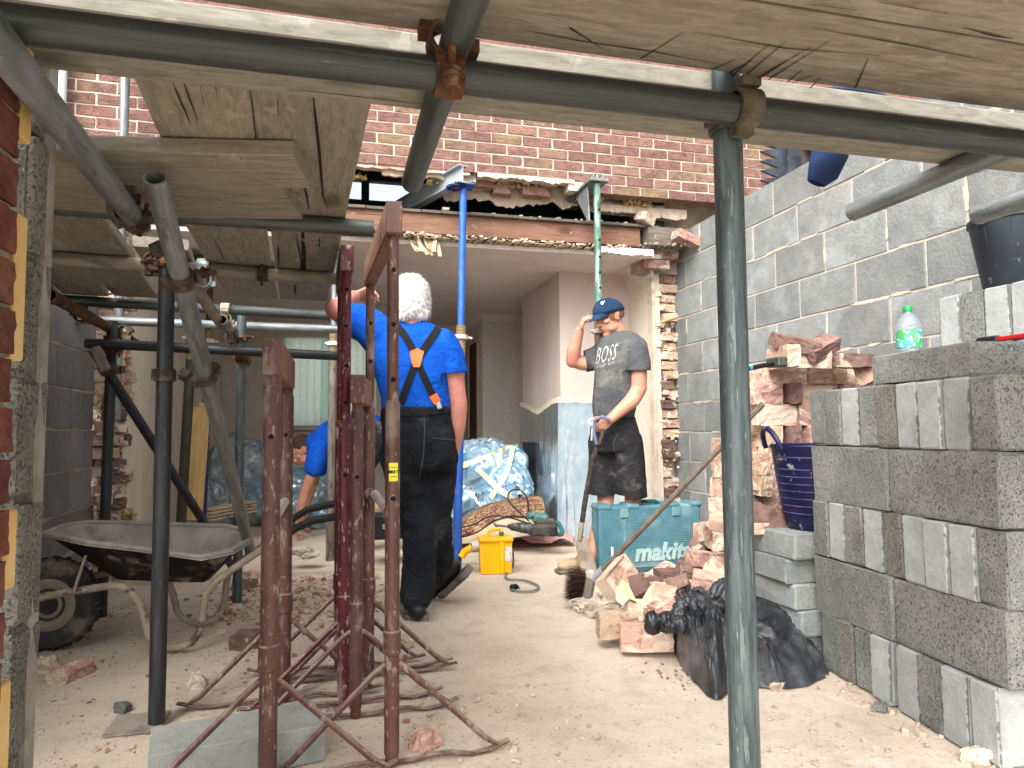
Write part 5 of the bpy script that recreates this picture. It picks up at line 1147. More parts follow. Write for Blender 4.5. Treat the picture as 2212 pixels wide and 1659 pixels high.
o = m.build('bristles', mat('dark_bristle', '#2f231d', '#4d3b30', 30, bump=0), br); o['kind'] = 'stuff'
# ------------------------------------------------------------------ tool case
M['case'] = mat('dusty_teal_plastic', '#3c6772', '#587e87', 4, (1, 1, 1), .55, 0, .35, .1, 60, .001, [('#8aa3a3', 3.2, .5, .16, .65), ('#8fa3a0', 11, .58, .1, .4), ('#1b4a53', 30, .66, .05, .6)])
ca, cb = gz(1296, 1232, 0), gz(1512, 1222, 0); ca.y = 4.2; k_ = gy(1296, 1200, 4.2); k2 = gy(1516, 1200, 4.2)
Wc = k2.x-k_.x; Hc = gy(1400, 1092, 4.2).z
case = empty('tool_case', ((k_.x+k2.x)/2, 4.2, 0), 'big dusty teal plastic tool case standing upright behind the brick pile', 'tool case')
def rprism(m, x0, x1, z0, z1, r, y0, y1, b=.006):
    pts = []
    for cx, cz, a0 in ((x1-r, z1-r, 0), (x0+r, z1-r, 90), (x0+r, z0+r, 180), (x1-r, z0+r, 270)):
        for k in range(6): t = rad(a0+18*k); pts.append((cx+r*math.cos(t), cz+r*math.sin(t)))
    cx, cz = (x0+x1)/2, (z0+z1)/2
    def ringp(y, ins): return [V((cx+(x-cx)*(1-ins/abs(x1-x0)*2), y, cz+(zz-cz)*(1-ins/abs(z1-z0)*2))) for x, zz in pts]
    m.rings([ringp(y0, b), ringp(y0+b, 0), ringp(y1-b, 0), ringp(y1, b)])
hw = Wc/2
m = MB(); rprism(m, -hw, hw, .0, Hc, .035, 0, .075, .012); rprism(m, -hw, hw, .0, Hc, .035, .078, .15, .012); m.build('shell', M['case'], case, True)
m = MB(); rprism(m, -hw*.55, hw*.8, .03, Hc*.78, .015, -.012, .004, .006); m.build('front_panel', M['case'], case, True)
m = MB()
for k in range(22): zz = .05+Hc*.7*k/22; m.box2((-hw*.52, -.0145, zz), (hw*.77, -.011, zz+.004))
m.build('rib', M['case'], case)
for cx in (-hw*.88, -hw*.34, hw*.45, hw*.9): m = MB(); m.bev((cx, .07, Hc-.005), (.1, .15, .04), .014); m.build('corner_block', M['case'], case)
m = MB(); m.tube([(-.085, .07, Hc-.01), (-.08, .07, Hc+.012), (-.06, .07, Hc+.02), (.06, .07, Hc+.02), (.08, .07, Hc+.012), (.085, .07, Hc-.01)], .0125, 10); m.build('handle', mat('dark_teal_grip', '#12535c', rough=.5, bump=.1), case, True)
for cx in (-hw*.52, hw*.5): m = MB(); m.bev((cx, -.004, Hc-.045), (.06, .014, .06), .005); m.build('latch', M['case'], case)
me = text_mesh('makita', .15, .25, .006, 1.02, .006); me.transform(Matrix.Rotation(rad(90), 4, 'X')); me.materials.append(mat('rubbed_lettering', '#86a3a3', '#9bb2b0', 20)); link('raised_lettering', me, case, (hw*.2, -.015, Hc*.29), None)
m = MB(); m.box((-hw*.78, -.0128, Hc*.32), (.016, .0012, .075)); m.build('sticker', mat('pale_sticker', '#c8cdd0', bump=0), case)
# ------------------------------------------------------------------ yellow transformer
M['yellow'] = mat('yellow_plastic', '#e2a300', '#efb40c', 5, rough=.4, bump=.05, spots=[('#b98d2a', 6, .6, .08, .6), ('#d9cfae', 20, .68, .04, .6)])
ty = 4.42; x0_, x1_ = gy(1037, 1200, ty).x, gy(1106, 1200, ty).x; tw_ = x1_-x0_; th_ = gy(1070, 1163, ty).z
tr = empty('transformer', ((x0_+x1_)/2, ty, 0), 'yellow site transformer box with a carrying handle on the floor', 'transformer', rz=-.12)
m = MB()
prof = [(-.5, .0), (.08, -.0), (.12, -.06), (.24, -.06), (.28, 0), (.5, 0), (.5, .72), (-.5, .72)]
m.rings([[V((x*tw_*s_, y*tw_*.9*s_ if y > 0 else y*tw_*.9, zz)) for x, y in prof] for zz, s_ in ((.0, .93), (.02, .94), (th_*.9, 1))]); m.build('body', M['yellow'], tr)
m = MB(); m.bev((0, tw_*.32, th_*.95), (tw_*1.06, tw_*.78, th_*.12), .008); m.build('lid', M['yellow'], tr)
m = MB(); hz_ = gy(1070, 1146, ty).z; m.tube([(-tw_*.2, tw_*.3, th_), (-tw_*.19, tw_*.3, hz_-.015), (-tw_*.12, tw_*.3, hz_-.004), (tw_*.14, tw_*.3, hz_), (tw_*.2, tw_*.3, hz_-.02), (tw_*.2, tw_*.3, th_)], .011, 10); m.build('handle', M['yellow'], tr, True)
m = MB(); m.bev((tw_*.2, tw_*.3, th_+.02), (.03, .03, .03), .006); m.build('clip', mat('green_clip', '#1f6a4d', bump=0), tr)
m = MB(); m.box((tw_*.38, -.0015, th_*.55), (tw_*.2, .002, th_*.42)); lbp = m.build('label', mat('worn_white_label', '#b9bab6', '#d4d4d0', 30, bump=0, spots=[('#6f7375', 60, .55, .04, .8)]), tr)
m = MB(); m.tube([(-tw_*.5, tw_*.3, th_*.75), (-tw_*.72, tw_*.28, th_*.72)], .03, 14); m.build('socket', M['pvc'], tr, True); m = MB(); m.tube([(-tw_*.72, tw_*.28, th_*.72), (-tw_*.95, tw_*.28, th_*.6), (-tw_*1.05, tw_*.26, th_*.45)], .024, 12); m.build('plug', M['yellow'], tr, True)
m = MB(); m.tube([(-tw_*1.05, tw_*.26, th_*.45), (-tw_*1.3, tw_*.2, .05), (-tw_*1.7, tw_*.25, .012), (-tw_*2.4, tw_*.6, .01)], .006, 8); m.build('lead', M['grip'], tr, True)
m = MB(); pts = [gz(x, y, .008) for x, y in ((1108, 1222), (1092, 1240), (1098, 1251), (1130, 1253), (1158, 1262), (1163, 1270), (1148, 1277), (1118, 1277), (1102, 1272))]
sp_ = [gy(1108, 1190, ty+.02)]+pts
cab = wempty('power_cable', pts[0], 'grey looped cable with a plug, lying right of the yellow transformer', 'cable')
m = MB(); m.tube(smooth(sp_), .0062, 8); m.build('flex', mat('grey_cable', '#6b6f73', bump=0, rough=.5), cab, True)
pp = gz(1110, 1268, .018); m = MB(); m.bev(pp, (.05, .035, .03), .008, Matrix.Rotation(.5, 3, 'Z')); m.tube([pp, pp+V((.03, -.02, -.005))], .004, 6); m.tube([pp+V((0, .012, 0)), pp+V((.03, -.006, .0))], .004, 6); m.build('plug', M['grip'], cab)
m = MB(); m.tube(smooth([gz(x, y, .006) for x, y in ((1040, 1205), (1000, 1196), (960, 1190), (900, 1196), (860, 1204))]), .006, 8); tag(m.build('cable', M['grip'], None, True), 'black cable on the floor left of the transformer', 'cable')
# ------------------------------------------------------------------ shovel
sv = wempty('shovel', gd(1270, 1230, 4.45), 'long muddy shovel held upright by the man in the cap', 'shovel')
Ds = 4.38
shp = [gd(1306, 928, Ds-.02), gd(1292, 962, Ds-.02), (gd(1283, 985, Ds-.02)), gd(1266, 1070, Ds), gd(1253, 1160, Ds)]
m = MB(); m.tube(smooth(shp), .0165, 12); m.build('shaft', mat('muddy_black_shaft', '#2b2624', '#453c36', 9, (4, 4, 4), rough=.6, spots=[('#8a7d6d', 12, .58, .08, .8), ('#3b4aa0', 7, .68, .04, .4)]), sv, True)
m = MB(); m.tube([gd(1289, 960, Ds-.05), gd(1283, 935, Ds-.05), gd(1284, 908, Ds-.05), gd(1300, 900, Ds-.05), gd(1318, 906, Ds-.05)], .0115, 10); m.build('grip_handle', mat('grey_blue_handle', '#565a70', '#6d7188', 9, bump=.1), sv, True)
bl_ = [((1243, 1163), (1262, 1158)), ((1242, 1170), (1270, 1166)), ((1249, 1205), (1281, 1202)), ((1256, 1236), (1290, 1233)), ((1263, 1239), (1284, 1238))]
rg = []
for i, (l_, r_) in enumerate(bl_):
    D_ = Ds+.0-.02*i; pl, pr2 = gd(*l_, D_), gd(*r_, D_); mdl = (pl+pr2)/2+FWD*.018
    rg.append([pl, (pl+mdl)/2, mdl, (mdl+pr2)/2, pr2, pr2+FWD*.004, mdl+FWD*.006, pl+FWD*.004])
m = MB(); m.rings(rg); m.build('blade', mat('worn_shovel_steel', '#85796a', '#a3978a', 5, rough=.6, metal=.2, bump=.2, spots=[('#6a5f52', 8, .55, .1, .6)]), sv, True)
m = MB(); m.tube([gd(1252, 1166, Ds-.006), gd(1254, 1150, Ds), gd(1257, 1128, Ds)], [.013, .017, .0185], 10); m.build('socket', M['crust'], sv, True)
# ------------------------------------------------------------------ inside the room: sheets, rug, tools
def sheet_mat(name, tint, body, op=.5, gl=.25, rough=.12, sc=6):
    t = NT(name); vec = t.coords((1, 1, 1), False)
    c = t.ramp(t.noise(vec, sc, 5, .8), [(.35, body[0]), (.65, body[1])])
    n = t.bump(t.noise(t.coords((1, 1, .4), False), 14, 4, 1.2), .6, .02)
    tr = t.N('BsdfTransparent'); tr.inputs[0].default_value = (*tint, 1); df = t.N('BsdfDiffuse'); t.L(c, df.inputs[0]); t.L(n, df.inputs['Normal'])
    gs = t.N('BsdfGlossy'); gs.inputs['Roughness'].default_value = rough; t.L(n, gs.inputs['Normal'])
    m1 = t.N('MixShader'); m1.inputs[0].default_value = op; t.L(tr.outputs[0], m1.inputs[1]); t.L(df.outputs[0], m1.inputs[2])
    fr_ = t.N('Fresnel'); fr_.inputs[0].default_value = 1.5; t.L(n, fr_.inputs['Normal']); ma = t.N('Math', operation='MULTIPLY_ADD'); ma.inputs[1].default_value = .8; ma.inputs[2].default_value = gl*.35; t.L(fr_.outputs[0], ma.inputs[0])
    m2 = t.N('MixShader'); t.L(ma.outputs[0], m2.inputs[0]); t.L(m1.outputs[0], m2.inputs[1]); t.L(gs.outputs[0], m2.inputs[2]); t.L(m2.outputs[0], t.out.inputs[0]); return t.m
M['sheet'] = sheet_mat('pale_blue_plastic_sheet', (.80, .92, .99), ('#a5c8dc', '#cfe3ee'), .4)
M['bundle'] = sheet_mat('blue_plastic_wrap', (.7, .87, .97), ('#63a5c9', '#c3dbe8'), .72, .5, .12, 5)
M['greysheet'] = sheet_mat('milky_plastic_wrap', (.8, .88, .95), ('#7f93a2', '#c0cdd6'), .8, .3, .2, 4)
M['tape'] = mat('masking_tape', '#cfc9a6', '#ded9bd', 9, rough=.7, bump=.1)
# sheet taped round the chimney breast
path = [V((1.79, 6.6)), V((1.79, 6.2)), V((1.79, 5.8)), V((1.785, 5.42)), V((1.9, 5.42)), V((2.1, 5.41)), V((2.32, 5.4))]
def along(u):
    k = min(int(u*(len(path)-1)), len(path)-2); f = u*(len(path)-1)-k; return path[k]*(1-f)+path[k+1]*f
m = MB(); NU, NV = 72, 26
for j in range(NV+1):
    vv = j/NV
    for i in range(NU+1):
        u = i/NU; p = along(u); top = 1.16-.09*math.sin(math.pi*min(u*2, 1))*(1-abs(u*4-1) if u < .5 else 0)+.012*mnoise.noise(V((u*14, 3, 0)))
        z = top*(1-vv)+.01*vv; out = .012+.10*vv*vv*(.6+.7*mnoise.noise(V((u*9, 1.3, 0))))+.03*abs(mnoise.noise(V((u*16, vv*2.2, 4))))*vv+.008*mnoise.noise(V((u*30, vv*14, 1)))
        nrm = V((-1, 0)) if u < .47 else (V((0, -1)) if u > .53 else V((-.7, -.7)))
        m.v.append((p.x+nrm.x*max(out, .004), p.y+nrm.y*max(out, .004), z))
for j in range(NV):
    for i in range(NU): q = j*(NU+1)+i; m.f.append((q, q+1, q+NU+2, q+NU+1))
sh = wempty('dust_sheet', (1.79, 5.42, 0), 'clear pale blue plastic sheet taped round the chimney breast', 'dust sheet')
m.build('sheet', M['sheet'], sh, True)
m2 = MB(); rg = [[], []]
for i in range(NU+1):
    x, y, z = m.v[i]; u = i/NU; nrm = V((-1, 0)) if u < .47 else (V((0, -1)) if u > .53 else V((-.7, -.7)))
    rg[0].append(V((x+nrm.x*.003, y+nrm.y*.003, z+.025))); rg[1].append(V((x+nrm.x*.003, y+nrm.y*.003, z-.02)))
m2.rings(rg, False, False, False); m2.build('tape', M['tape'], sh, True)
m = MB(); m.box2((1.74, 5.95, .35), (1.79, 6.4, .8)); tag(m.build('fireplace', mat('dark_fire_surround', '#1f2327', '#2a2f34', rough=.4)), 'dark fire surround behind the plastic sheet', 'fireplace')
def strip_on(obj, pts, wpx, name, mt, parent, off=.004, th=.003, n=6):
    "a strap or tape that follows the surface of obj along a line of sight points"
    me = obj.data; bv = BVHTree.FromPolygons([v.co.copy() for v in me.vertices], [list(p.vertices) for p in me.polygons])
    pts = smooth([V((*p, 0)) for p in pts], n); out = []
    for i, p in enumerate(pts):
        d = ray(p.x, p.y).normalized(); h, nn, _, dist = bv.ray_cast(CAM, d)
        if h is None: continue
        if nn.dot(d) > 0: nn = -nn
        out.append((h, nn))
    if len(out) < 2: return None
    av = []
    for i in range(len(out)):
        s = out[max(0, i-2):i+3]; av.append((out[i][0], sum((q[1] for q in s), V()).normalized()))
    rings = []
    for i, (h, nn) in enumerate(av):
        t = (av[min(i+1, len(av)-1)][0]-av[max(i-1, 0)][0]).normalized(); s = t.cross(nn).normalized(); w_ = wx(wpx, (h-CAM).dot(FWD))/2
        a_ = h+nn*off; rings.append([a_-s*w_, a_+s*w_, a_+s*w_+nn*th, a_-s*w_+nn*th])
    m = MB(); m.rings(rings); return m.build(name, mt, parent)
# wrapped furniture
b1 = wempty('wrapped_furniture', gd(1060, 1130, 6.1), 'armchair wrapped in shiny blue plastic with crossed strips of tape', 'wrapped furniture')
s1 = crumple('wrap', [(gd(1050, 1010, 6.2), (.3, .3, .24), None), (gd(1085, 1060, 6.1), (.27, .28, .3), None), (gd(1000, 1080, 6.2), (.27, .26, .22), None), (gd(960, 1100, 6.2), (.22, .2, .2), None), (gd(1115, 1000, 6.3), (.1, .2, .16), None), (gd(1040, 970, 6.3), (.24, .2, .1), None)], M['bundle'], b1, .016, .055, 6, 11)
for ps in (((965, 1015), (1010, 1003), (1055, 985), (1106, 963)), ((1108, 965), (1098, 1010), (1078, 1050), (1060, 1075)), ((1030, 1010), (1060, 1040), (1085, 1062), (1118, 1085))):
    strip_on(s1, ps, 11, 'tape', M['tape'], b1, .006, .002)
b2 = wempty('wrapped_furniture', gd(600, 1110, 6.6), 'sofa wrapped in blue plastic behind the bending man', 'wrapped furniture')
crumple('wrap', [(gd(650, 1060, 6.7), (.34, .25, .24), None), (gd(720, 1065, 6.7), (.3, .25, .22), None), (gd(590, 1080, 6.7), (.24, .25, .2), None), (gd(690, 1110, 6.5), (.35, .22, .14), None)], M['bundle'], b2, .02, .055, 6, 21)
b3 = wempty('wrapped_furniture', gd(540, 1090, 6.8), 'tall furniture draped in milky plastic beside the thin green upright', 'wrapped furniture')
crumple('wrap', [(gd(545, 1010, 6.9), (.2, .25, .3), None), (gd(500, 1040, 7), (.25, .25, .5), None), (gd(560, 1090, 6.8), (.22, .25, .22), None), (gd(470, 1090, 6.8), (.2, .2, .3), None)], M['greysheet'], b3, .02, .05, 6, 31)
# rug and underlay
def rug_mat():
    t = NT('patterned_rug'); vec = t.coords((1, 1, 1), False)
    br_ = t.N('TexBrick'); br_.inputs['Scale'].default_value = 5.; t.L(vec, br_.inputs['Vector'])
    br_.inputs['Color1'].default_value = col('#5c2026'); br_.inputs['Color2'].default_value = col('#8f6a50'); br_.inputs['Mortar'].default_value = col('#2e1e1a'); br_.inputs['Mortar Size'].default_value = .03
    c = br_.outputs[0]; d = t.noise(vec, 26, 2, 2.2); c = t.mix(t.mrange(d, .56, .6), c, '#c2a882'); c = t.mix(t.mrange(t.noise(vec, 34, 2, 1.5), .58, .62), c, '#3a2220')
    c = t.mix(t.mrange(t.noise(vec, 2.5, 3), .45, .75, 0, .25), c, '#a8957f')
    return t.done(c, t.bump(t.noise(vec, 240, 2), .5, .003), .95, 0, .1)
M['rug'] = rug_mat(); M['backing'] = mat('jute_backing', '#a8957e', '#bda98f', 9, rough=.95, bump=.5, bs=200, bd=.002)
def gridmesh(rows, th=0):
    m = MB(); n = len(rows[0])
    for r_ in rows: m.v += [tuple(p) for p in r_]
    for j in range(len(rows)-1):
        for i in range(n-1): q = j*n+i; m.f.append((q, q+1, q+n+1, q+n))
    return m
rug = wempty('rug', gd(1080, 1150, 5.4), 'folded patterned maroon and cream rug below the wrapped armchair', 'rug')
top_ = smooth([gd(x, y, 5.75) for x, y in ((955, 1148), (985, 1128), (1020, 1105), (1060, 1086), (1110, 1076), (1168, 1070))], 6)
low_ = smooth([gd(x, y, 5.35) for x, y in ((955, 1166), (990, 1160), (1030, 1148), (1070, 1122), (1115, 1113), (1182, 1124))], 6)
midr = [(a_+b_)/2+V((0, 0, .035)) for a_, b_ in zip(top_, low_)]
back_ = [p+V((0, .3, -p.z*.8)) for p in top_]
und = [V((p.x, p.y+.02, max(p.z-.012, .02))) for p in low_]
m = gridmesh([back_, top_, midr, low_, und]); m.build('pile', M['rug'], rug, True)
lowb = smooth([gd(x, y, 5.1) for x, y in ((965, 1176), (1000, 1174), (1040, 1172), (1080, 1166), (1120, 1160), (1182, 1150))], 6)
m = gridmesh([[p+V((0, .02, -.006)) for p in und], [(p+q)/2+V((0, -.03, .012)) for p, q in zip(und, lowb)], [V((p.x, p.y, max(p.z, .022))) for p in lowb]]); m.build('backing', M['backing'], rug, True)
ul = wempty('underlay', gd(1175, 1165, 5.0), 'ribbed pink carpet underlay piece in front of the rug', 'underlay')
rows = []
for j in range(7):
    v_ = j/6; rows.append([gz(1108+130*u, 1148+34*v_, .02)+V((0, 0, .03+.045*(1-v_)*abs(math.sin(u*5.2))+.035*max(0, math.sin(u*9+.5))*v_)) for u in [i/30 for i in range(31)]])
gridmesh(rows).build('sheet', mat('ribbed_pink_underlay', '#b57f7c', '#c79893', 9, (1, 1, 1), bump=.8, bs=120, bd=.006), ul, True)
# rotary hammer drill
dr = wempty('hammer_drill', gd(1150, 1140, 5.0), 'dusty rotary hammer drill with a chisel bit lying on the rug', 'drill')
Dd = 4.98
M['drillb'] = mat('dusty_black_tool', '#2e2d2b', '#4a4740', 9, rough=.7, bump=.2, spots=[('#7d7365', 8, .56, .1, .6)]); M['teal'] = M['teal']
m = MB(); m.tube([gd(1066, 1130, Dd), gd(1072, 1136, Dd), gd(1078, 1135, Dd), gd(1100, 1138, Dd)], [.004, .011, .007, .007], 10); m.build('chisel', M['galvdark'], dr, True)
ax_ = (gd(1205, 1149, Dd)-gd(1066, 1135, Dd)).normalized(); cx_ = lambda x, dy=0: gd(x, 1137+(x-1098)*.09+dy, Dd)
m = MB(); m.tube([cx_(1096), cx_(1103), cx_(1104), cx_(1116), cx_(1117), cx_(1122)], [.012, .02, .027, .03, .034, .034], 18); m.build('chuck', M['drillb'], dr, True)
m = MB(); m.tube([cx_(1122), cx_(1124), cx_(1140), cx_(1141), cx_(1147)], [.03, .038, .04, .046, .046], 18); m.build('gear_collar', M['galvdark'], dr, True)
F_ = frame(UPV, ax_); m = MB(); m.bev(cx_(1174, 1), (.2, .075, .085), .018, F_); m.bev(cx_(1178, -12)+FWD*.03, (.15, .07, .07), .02, F_); m.build('body', M['drillb'], dr)
m = MB(); m.bev(cx_(1168, -21)+FWD*.05, (.13, .075, .07), .022, F_); m.tube([cx_(1150, -22)+FWD*.05, cx_(1146, -30)+FWD*.06], [.04, .034], 14); m.build('motor_cover', mat('green_teal_tool', '#2b5a57', '#3a6d68', 9, rough=.5, spots=[('#8a8f86', 8, .54, .1, .55)]), dr)
m = MB(); m.tube(smooth([cx_(1196, -12)+FWD*.04, cx_(1206, -14)+FWD*.04, cx_(1214, -2)+FWD*.02, cx_(1212, 7), cx_(1196, 6)]), .017, 10); m.build('rear_handle', mat('teal_grip', '#1f4f55', '#2b6068', 9, rough=.6), dr, True)
m = MB(); F = frame(-FWD); m.lathe([(.026, 0), (.026, .016), (.02, .018)], 18, cx_(1180, 3)-FWD*.04, F); m.build('mode_dial', M['drillb'], dr, True)
m = MB(); m.tube(smooth([gd(1142, 1125, 5.1), gd(1115, 1100, 5.2), gd(1098, 1080, 5.35), gd(1102, 1062, 5.5), gd(1122, 1058, 5.55), gd(1138, 1075, 5.5), gd(1142, 1105, 5.3)]), .0058, 8); m.tube(smooth([gd(1140, 1130, 5.0), gd(1100, 1118, 5.1), gd(1060, 1115, 5.15), gd(1025, 1132, 5.1), gd(990, 1140, 5.1), gd(955, 1138, 5.1)]), .0058, 8); m.build('flex', M['grip'], dr, True)
# clutter between the trestles
m = MB(); m.ell(gd(782, 1100, 5.2), (.12, .12, .17), None, 16, 10); m.ell(gd(800, 1090, 5.25), (.1, .1, .12), None, 16, 10)
tag(m.build('plaster_sack', mat('cream_sack', '#bba98b', '#cdbc9f', 7, bump=.5, bs=20, bd=.01), None, True), 'cream sack standing behind the short brown trestle', 'sack')
bx_ = wempty('black_crate', gd(830, 1170, 4.6), 'black toolbox with a barcode label between the trestle posts', 'toolbox')
p0, p1 = gd(800, 1168, 4.6), gd(872, 1115, 4.6); m = MB(); m.bev(((p0.x+p1.x)/2, p0.y+.12, (p0.z+p1.z)/2), (p1.x-p0.x+.1, .22, p1.z-p0.z), .008); m.build('body', mat('black_box', '#17171a', '#26262a', rough=.5), bx_)
m = MB(); c_ = gd(838, 1140, 4.58); m.box((c_.x, p0.y+.005, c_.z), (.06, .004, .03)); lb_ = m.build('label', mat('white_label', '#b9b9b4', bump=0), bx_)
m = MB()
for k in range(14): m.box((c_.x-.026+.004*k, p0.y+.0025, c_.z), (rr(.001, .0025), .001, .022))
m.build('barcode', M['ink'], lb_)
pl = wempty('plank_stack', gd(490, 1120, 5.2), 'small stack of dusty skirting planks beside the leaning tube foot', 'planks')
for k in range(4): m = MB(); A, B = gd(447, 1122-7*k, 5.3), gd(545, 1104-7*k, 5.9); m.bev((A+B)/2, ((B-A).length, .09, .018), .002, frame((0, 0, 1), B-A)); m.build('plank', M['lath'], pl)
m = MB(); m.tube(smooth([gd(284, 1125, 4.75), gd(305, 1060, 4.8), gd(330, 1000, 4.85), gd(345, 950, 4.9)]), .004, 6); tag(m.build('loose_wire', M['pvc'], None, True), 'thin pale wire hanging down the left wallpapered wall', 'wire')
wr = wempty('wrapping', gd(650, 1180, 4.7), 'scrap of torn clear plastic on the rubble by the barrow handles', 'wrapping')
crumple('film', [(gd(650, 1188, 4.6), (.08, .06, .025), None), (gd(668, 1198, 4.6), (.06, .06, .02), None)], mat('white_film', '#b3a994', '#cfc7b6', rough=.4), wr, .007, .03, 20, 5)
# ------------------------------------------------------------------ debris on the floor
M['chipred'] = mat('red_brick_crumbs', '#84594c', '#a37a6a', 40, bump=.4); M['chipdust'] = mat('dusty_crumbs', '#a5937f', '#c3b29d', 20, bump=.4, spots=[('#7a6a5b', 30, .6, .05, .6)])
def scat(n, x0, x1, y0, y1, s0, s1, mt, lab, fl=.55):
    m = MB(); chips(m, n, lambda: rr(x0, x1), lambda: y0+(y1-y0)*random.random(), lambda: -.003, s0, s1, fl); return m
m = MB()
for (n, x0, x1, y0, y1, s0, s1) in ((1300, -1.3, .1, 1.8, 4.6, .003, .026), (200, .1, 1.2, 1.8, 4.6, .002, .008), (900, -.6, .3, 3.5, 4.7, .005, .06), (240, 1.1, 1.85, 1.5, 2.6, .004, .03), (110, 1.68, 1.84, 1.45, 2.5, .008, .045), (2200, -1.3, .0, 1.7, 4.2, .002, .012), (200, .2, .8, 1.9, 2.5, .005, .03), (400, -1.2, 2.3, 4.6, 5.6, .005, .03)):
    chips(m, n, lambda: rr(x0, x1), lambda: rr(y0, y1), lambda: -.003, s0, s1, .55)
o = m.build('dust_crumbs', M['chipdust']); tag(o, 'scattered dusty mortar crumbs over the concrete floor', 'rubble', kind='stuff')
m = MB()
for (n, x0, x1, y0, y1, s0, s1) in ((420, -1.3, .3, 1.8, 4.4, .004, .035), (40, .3, 1.8, 1.7, 4.4, .002, .009), (120, -.6, .2, 3.6, 4.6, .01, .07), (60, 1.2, 1.6, 2.2, 2.8, .005, .02)):
    chips(m, n, lambda: rr(x0, x1), lambda: rr(y0, y1), lambda: -.003, s0, s1, .6)
o = m.build('brick_crumbs', M['chipred']); tag(o, 'scattered red brick crumbs over the concrete floor', 'rubble', kind='stuff')
m = MB()
for (n, x0, x1, y0, y1, s) in ((170, -.55, .1, 3.7, 4.7, .022), (24, -.2, .6, 1.9, 2.8, .014), (16, -.7, -.2, 2.2, 2.5, .012)):
    chips(m, n, lambda: rr(x0, x1), lambda: rr(y0, y1), lambda: -.002, s*.25, s*1.6, .7)
o = m.build('insulation_crumbs', M['foam']); tag(o, 'yellow insulation crumbs strewn among the rubble', 'insulation', kind='stuff')
for (px, py, d, ky, lab) in ((155, 1462, (.15, .07, .045), 'r', 'long red broken brick flake on the floor by the pier'), (100, 1448, (.07, .05, .05), 'r', 'small red broken brick piece beside the pier'), (262, 1536, (.06, .04, .025), 'g', 'grey slate-coloured stone on the floor left of the black upright'), (424, 1478, (.09, .05, .035), 'c', 'cream mortar lump on the floor right of the black upright'),
        (535, 1398, (.12, .09, .065), 'd', 'dark half brick on the floor under the low trestle'), (916, 1612, (.075, .06, .05), 'r', 'red brick chunk on the floor right of the tallest trestle'), (525, 1272, (.14, .09, .06), 'd', 'dark brick in the rubble behind the barrow legs'), (545, 1255, (.15, .09, .06), 'r', 'reddish brick in the rubble right of the barrow legs'),
        (1900, 1535, (.035, .03, .025), 'g', 'small dark stone at the foot of the big stack'), (2110, 1648, (.06, .05, .035), 'c', 'cream stone by the near corner of the big stack'), (1682, 1488, (.05, .03, .025), 'c', 'cream stone lying beside the bin bag'), (885, 1395, (.05, .05, .03), 'r', 'red brick bit near the tall trestle feet'), (775, 1248, (.08, .06, .05), 'r', 'orange brick bit under the black toolbox'), (345, 1330, (.1, .06, .035), 'r', 'red brick piece under the wheelbarrow')):
    p = gz(px, py); me = chunk_mesh('brick_fragment', d, M[{'r': 'brick', 'c': 'plaster', 'd': 'brickdark', 'g': 'rawblock'}[ky]], .3, .012, 3, px)
    single('brick_fragment' if ky != 'g' else 'stone', me, (p.x, p.y, d[2]*.42), (rr(-.15, .15), rr(-.15, .15), rr(0, 3)), lab, 'brick' if ky in 'rd' else 'stone')
# ------------------------------------------------------------------ people
def skin_mat(name, a, b, hot):
    t = NT(name); vec = t.coords((1, 1, 1), False); c = t.ramp(t.noise(vec, 9, 5), [(.35, a), (.65, b)]); c = t.mix(t.mrange(t.noise(vec, 14, 3), .5, .7, 0, .45), c, hot)
    m_ = t.done(c, t.bump(t.noise(vec, 120, 4), .15, .002), .5, 0, .35); t.b.inputs['Subsurface Weight'].default_value = .12; t.b.inputs['Subsurface Radius'].default_value = (.02, .008, .004); return m_
M['skin'] = skin_mat('light_skin', '#ae7a64', '#bf8f79', '#a6604e'); M['skinold'] = skin_mat('ruddy_skin', '#b5776a', '#c58c7e', '#ab5b4e')
def knit(name, a, b, spots=(), sc=6, wr=.7, stretch=(1, 1, 1), fine=300):
    t = NT(name); vec = t.coords(stretch, False); c = t.ramp(t.noise(vec, sc, 6, .5), [(.35, a), (.65, b)])
    for s_ in spots: c = t.mix(t.mrange(t.noise(vec, s_[1], 4), s_[2], s_[2]+s_[3], 0, s_[4]), c, s_[0])
    n = t.bump(t.noise(t.coords((1, 1, 1.0), False), 11, 3, 1.4), wr, .02); n = t.bump(t.noise(vec, fine, 2), .25, .001, n)
    return t.done(c, n, .92, 0, .15)
M['blueshirt'] = knit('royal_blue_cotton', '#1148a6', '#1b57bd', wr=.8); M['greyshirt'] = knit('dusty_charcoal_cotton', '#45464a', '#575856', [('#857f70', 5, .52, .16, .55), ('#3a4152', 4, .56, .1, .6)], wr=.7)
M['jeans'] = knit('black_denim', '#1b1d21', '#292c31', [('#595c60', 6, .58, .14, .4)], wr=1.); M['shorts'] = knit('black_jersey', '#272729', '#343435', [('#77716a', 7, .56, .14, .45)], wr=.9)
M['boot'] = mat('black_leather', '#141518', '#202226', 9, rough=.45, bump=.3, bs=40, spots=[('#6a665f', 7, .58, .1, .4)], dust=('#8f8478', .4)); M['sole'] = mat('dusty_rubber_sole', '#4d4944', '#78716a', 9, rough=.9)
M['tanboot'] = mat('tan_boot_leather', '#8a6644', '#a37c55', 9, rough=.8, spots=[('#b5a58e', 7, .52, .1, .6)])
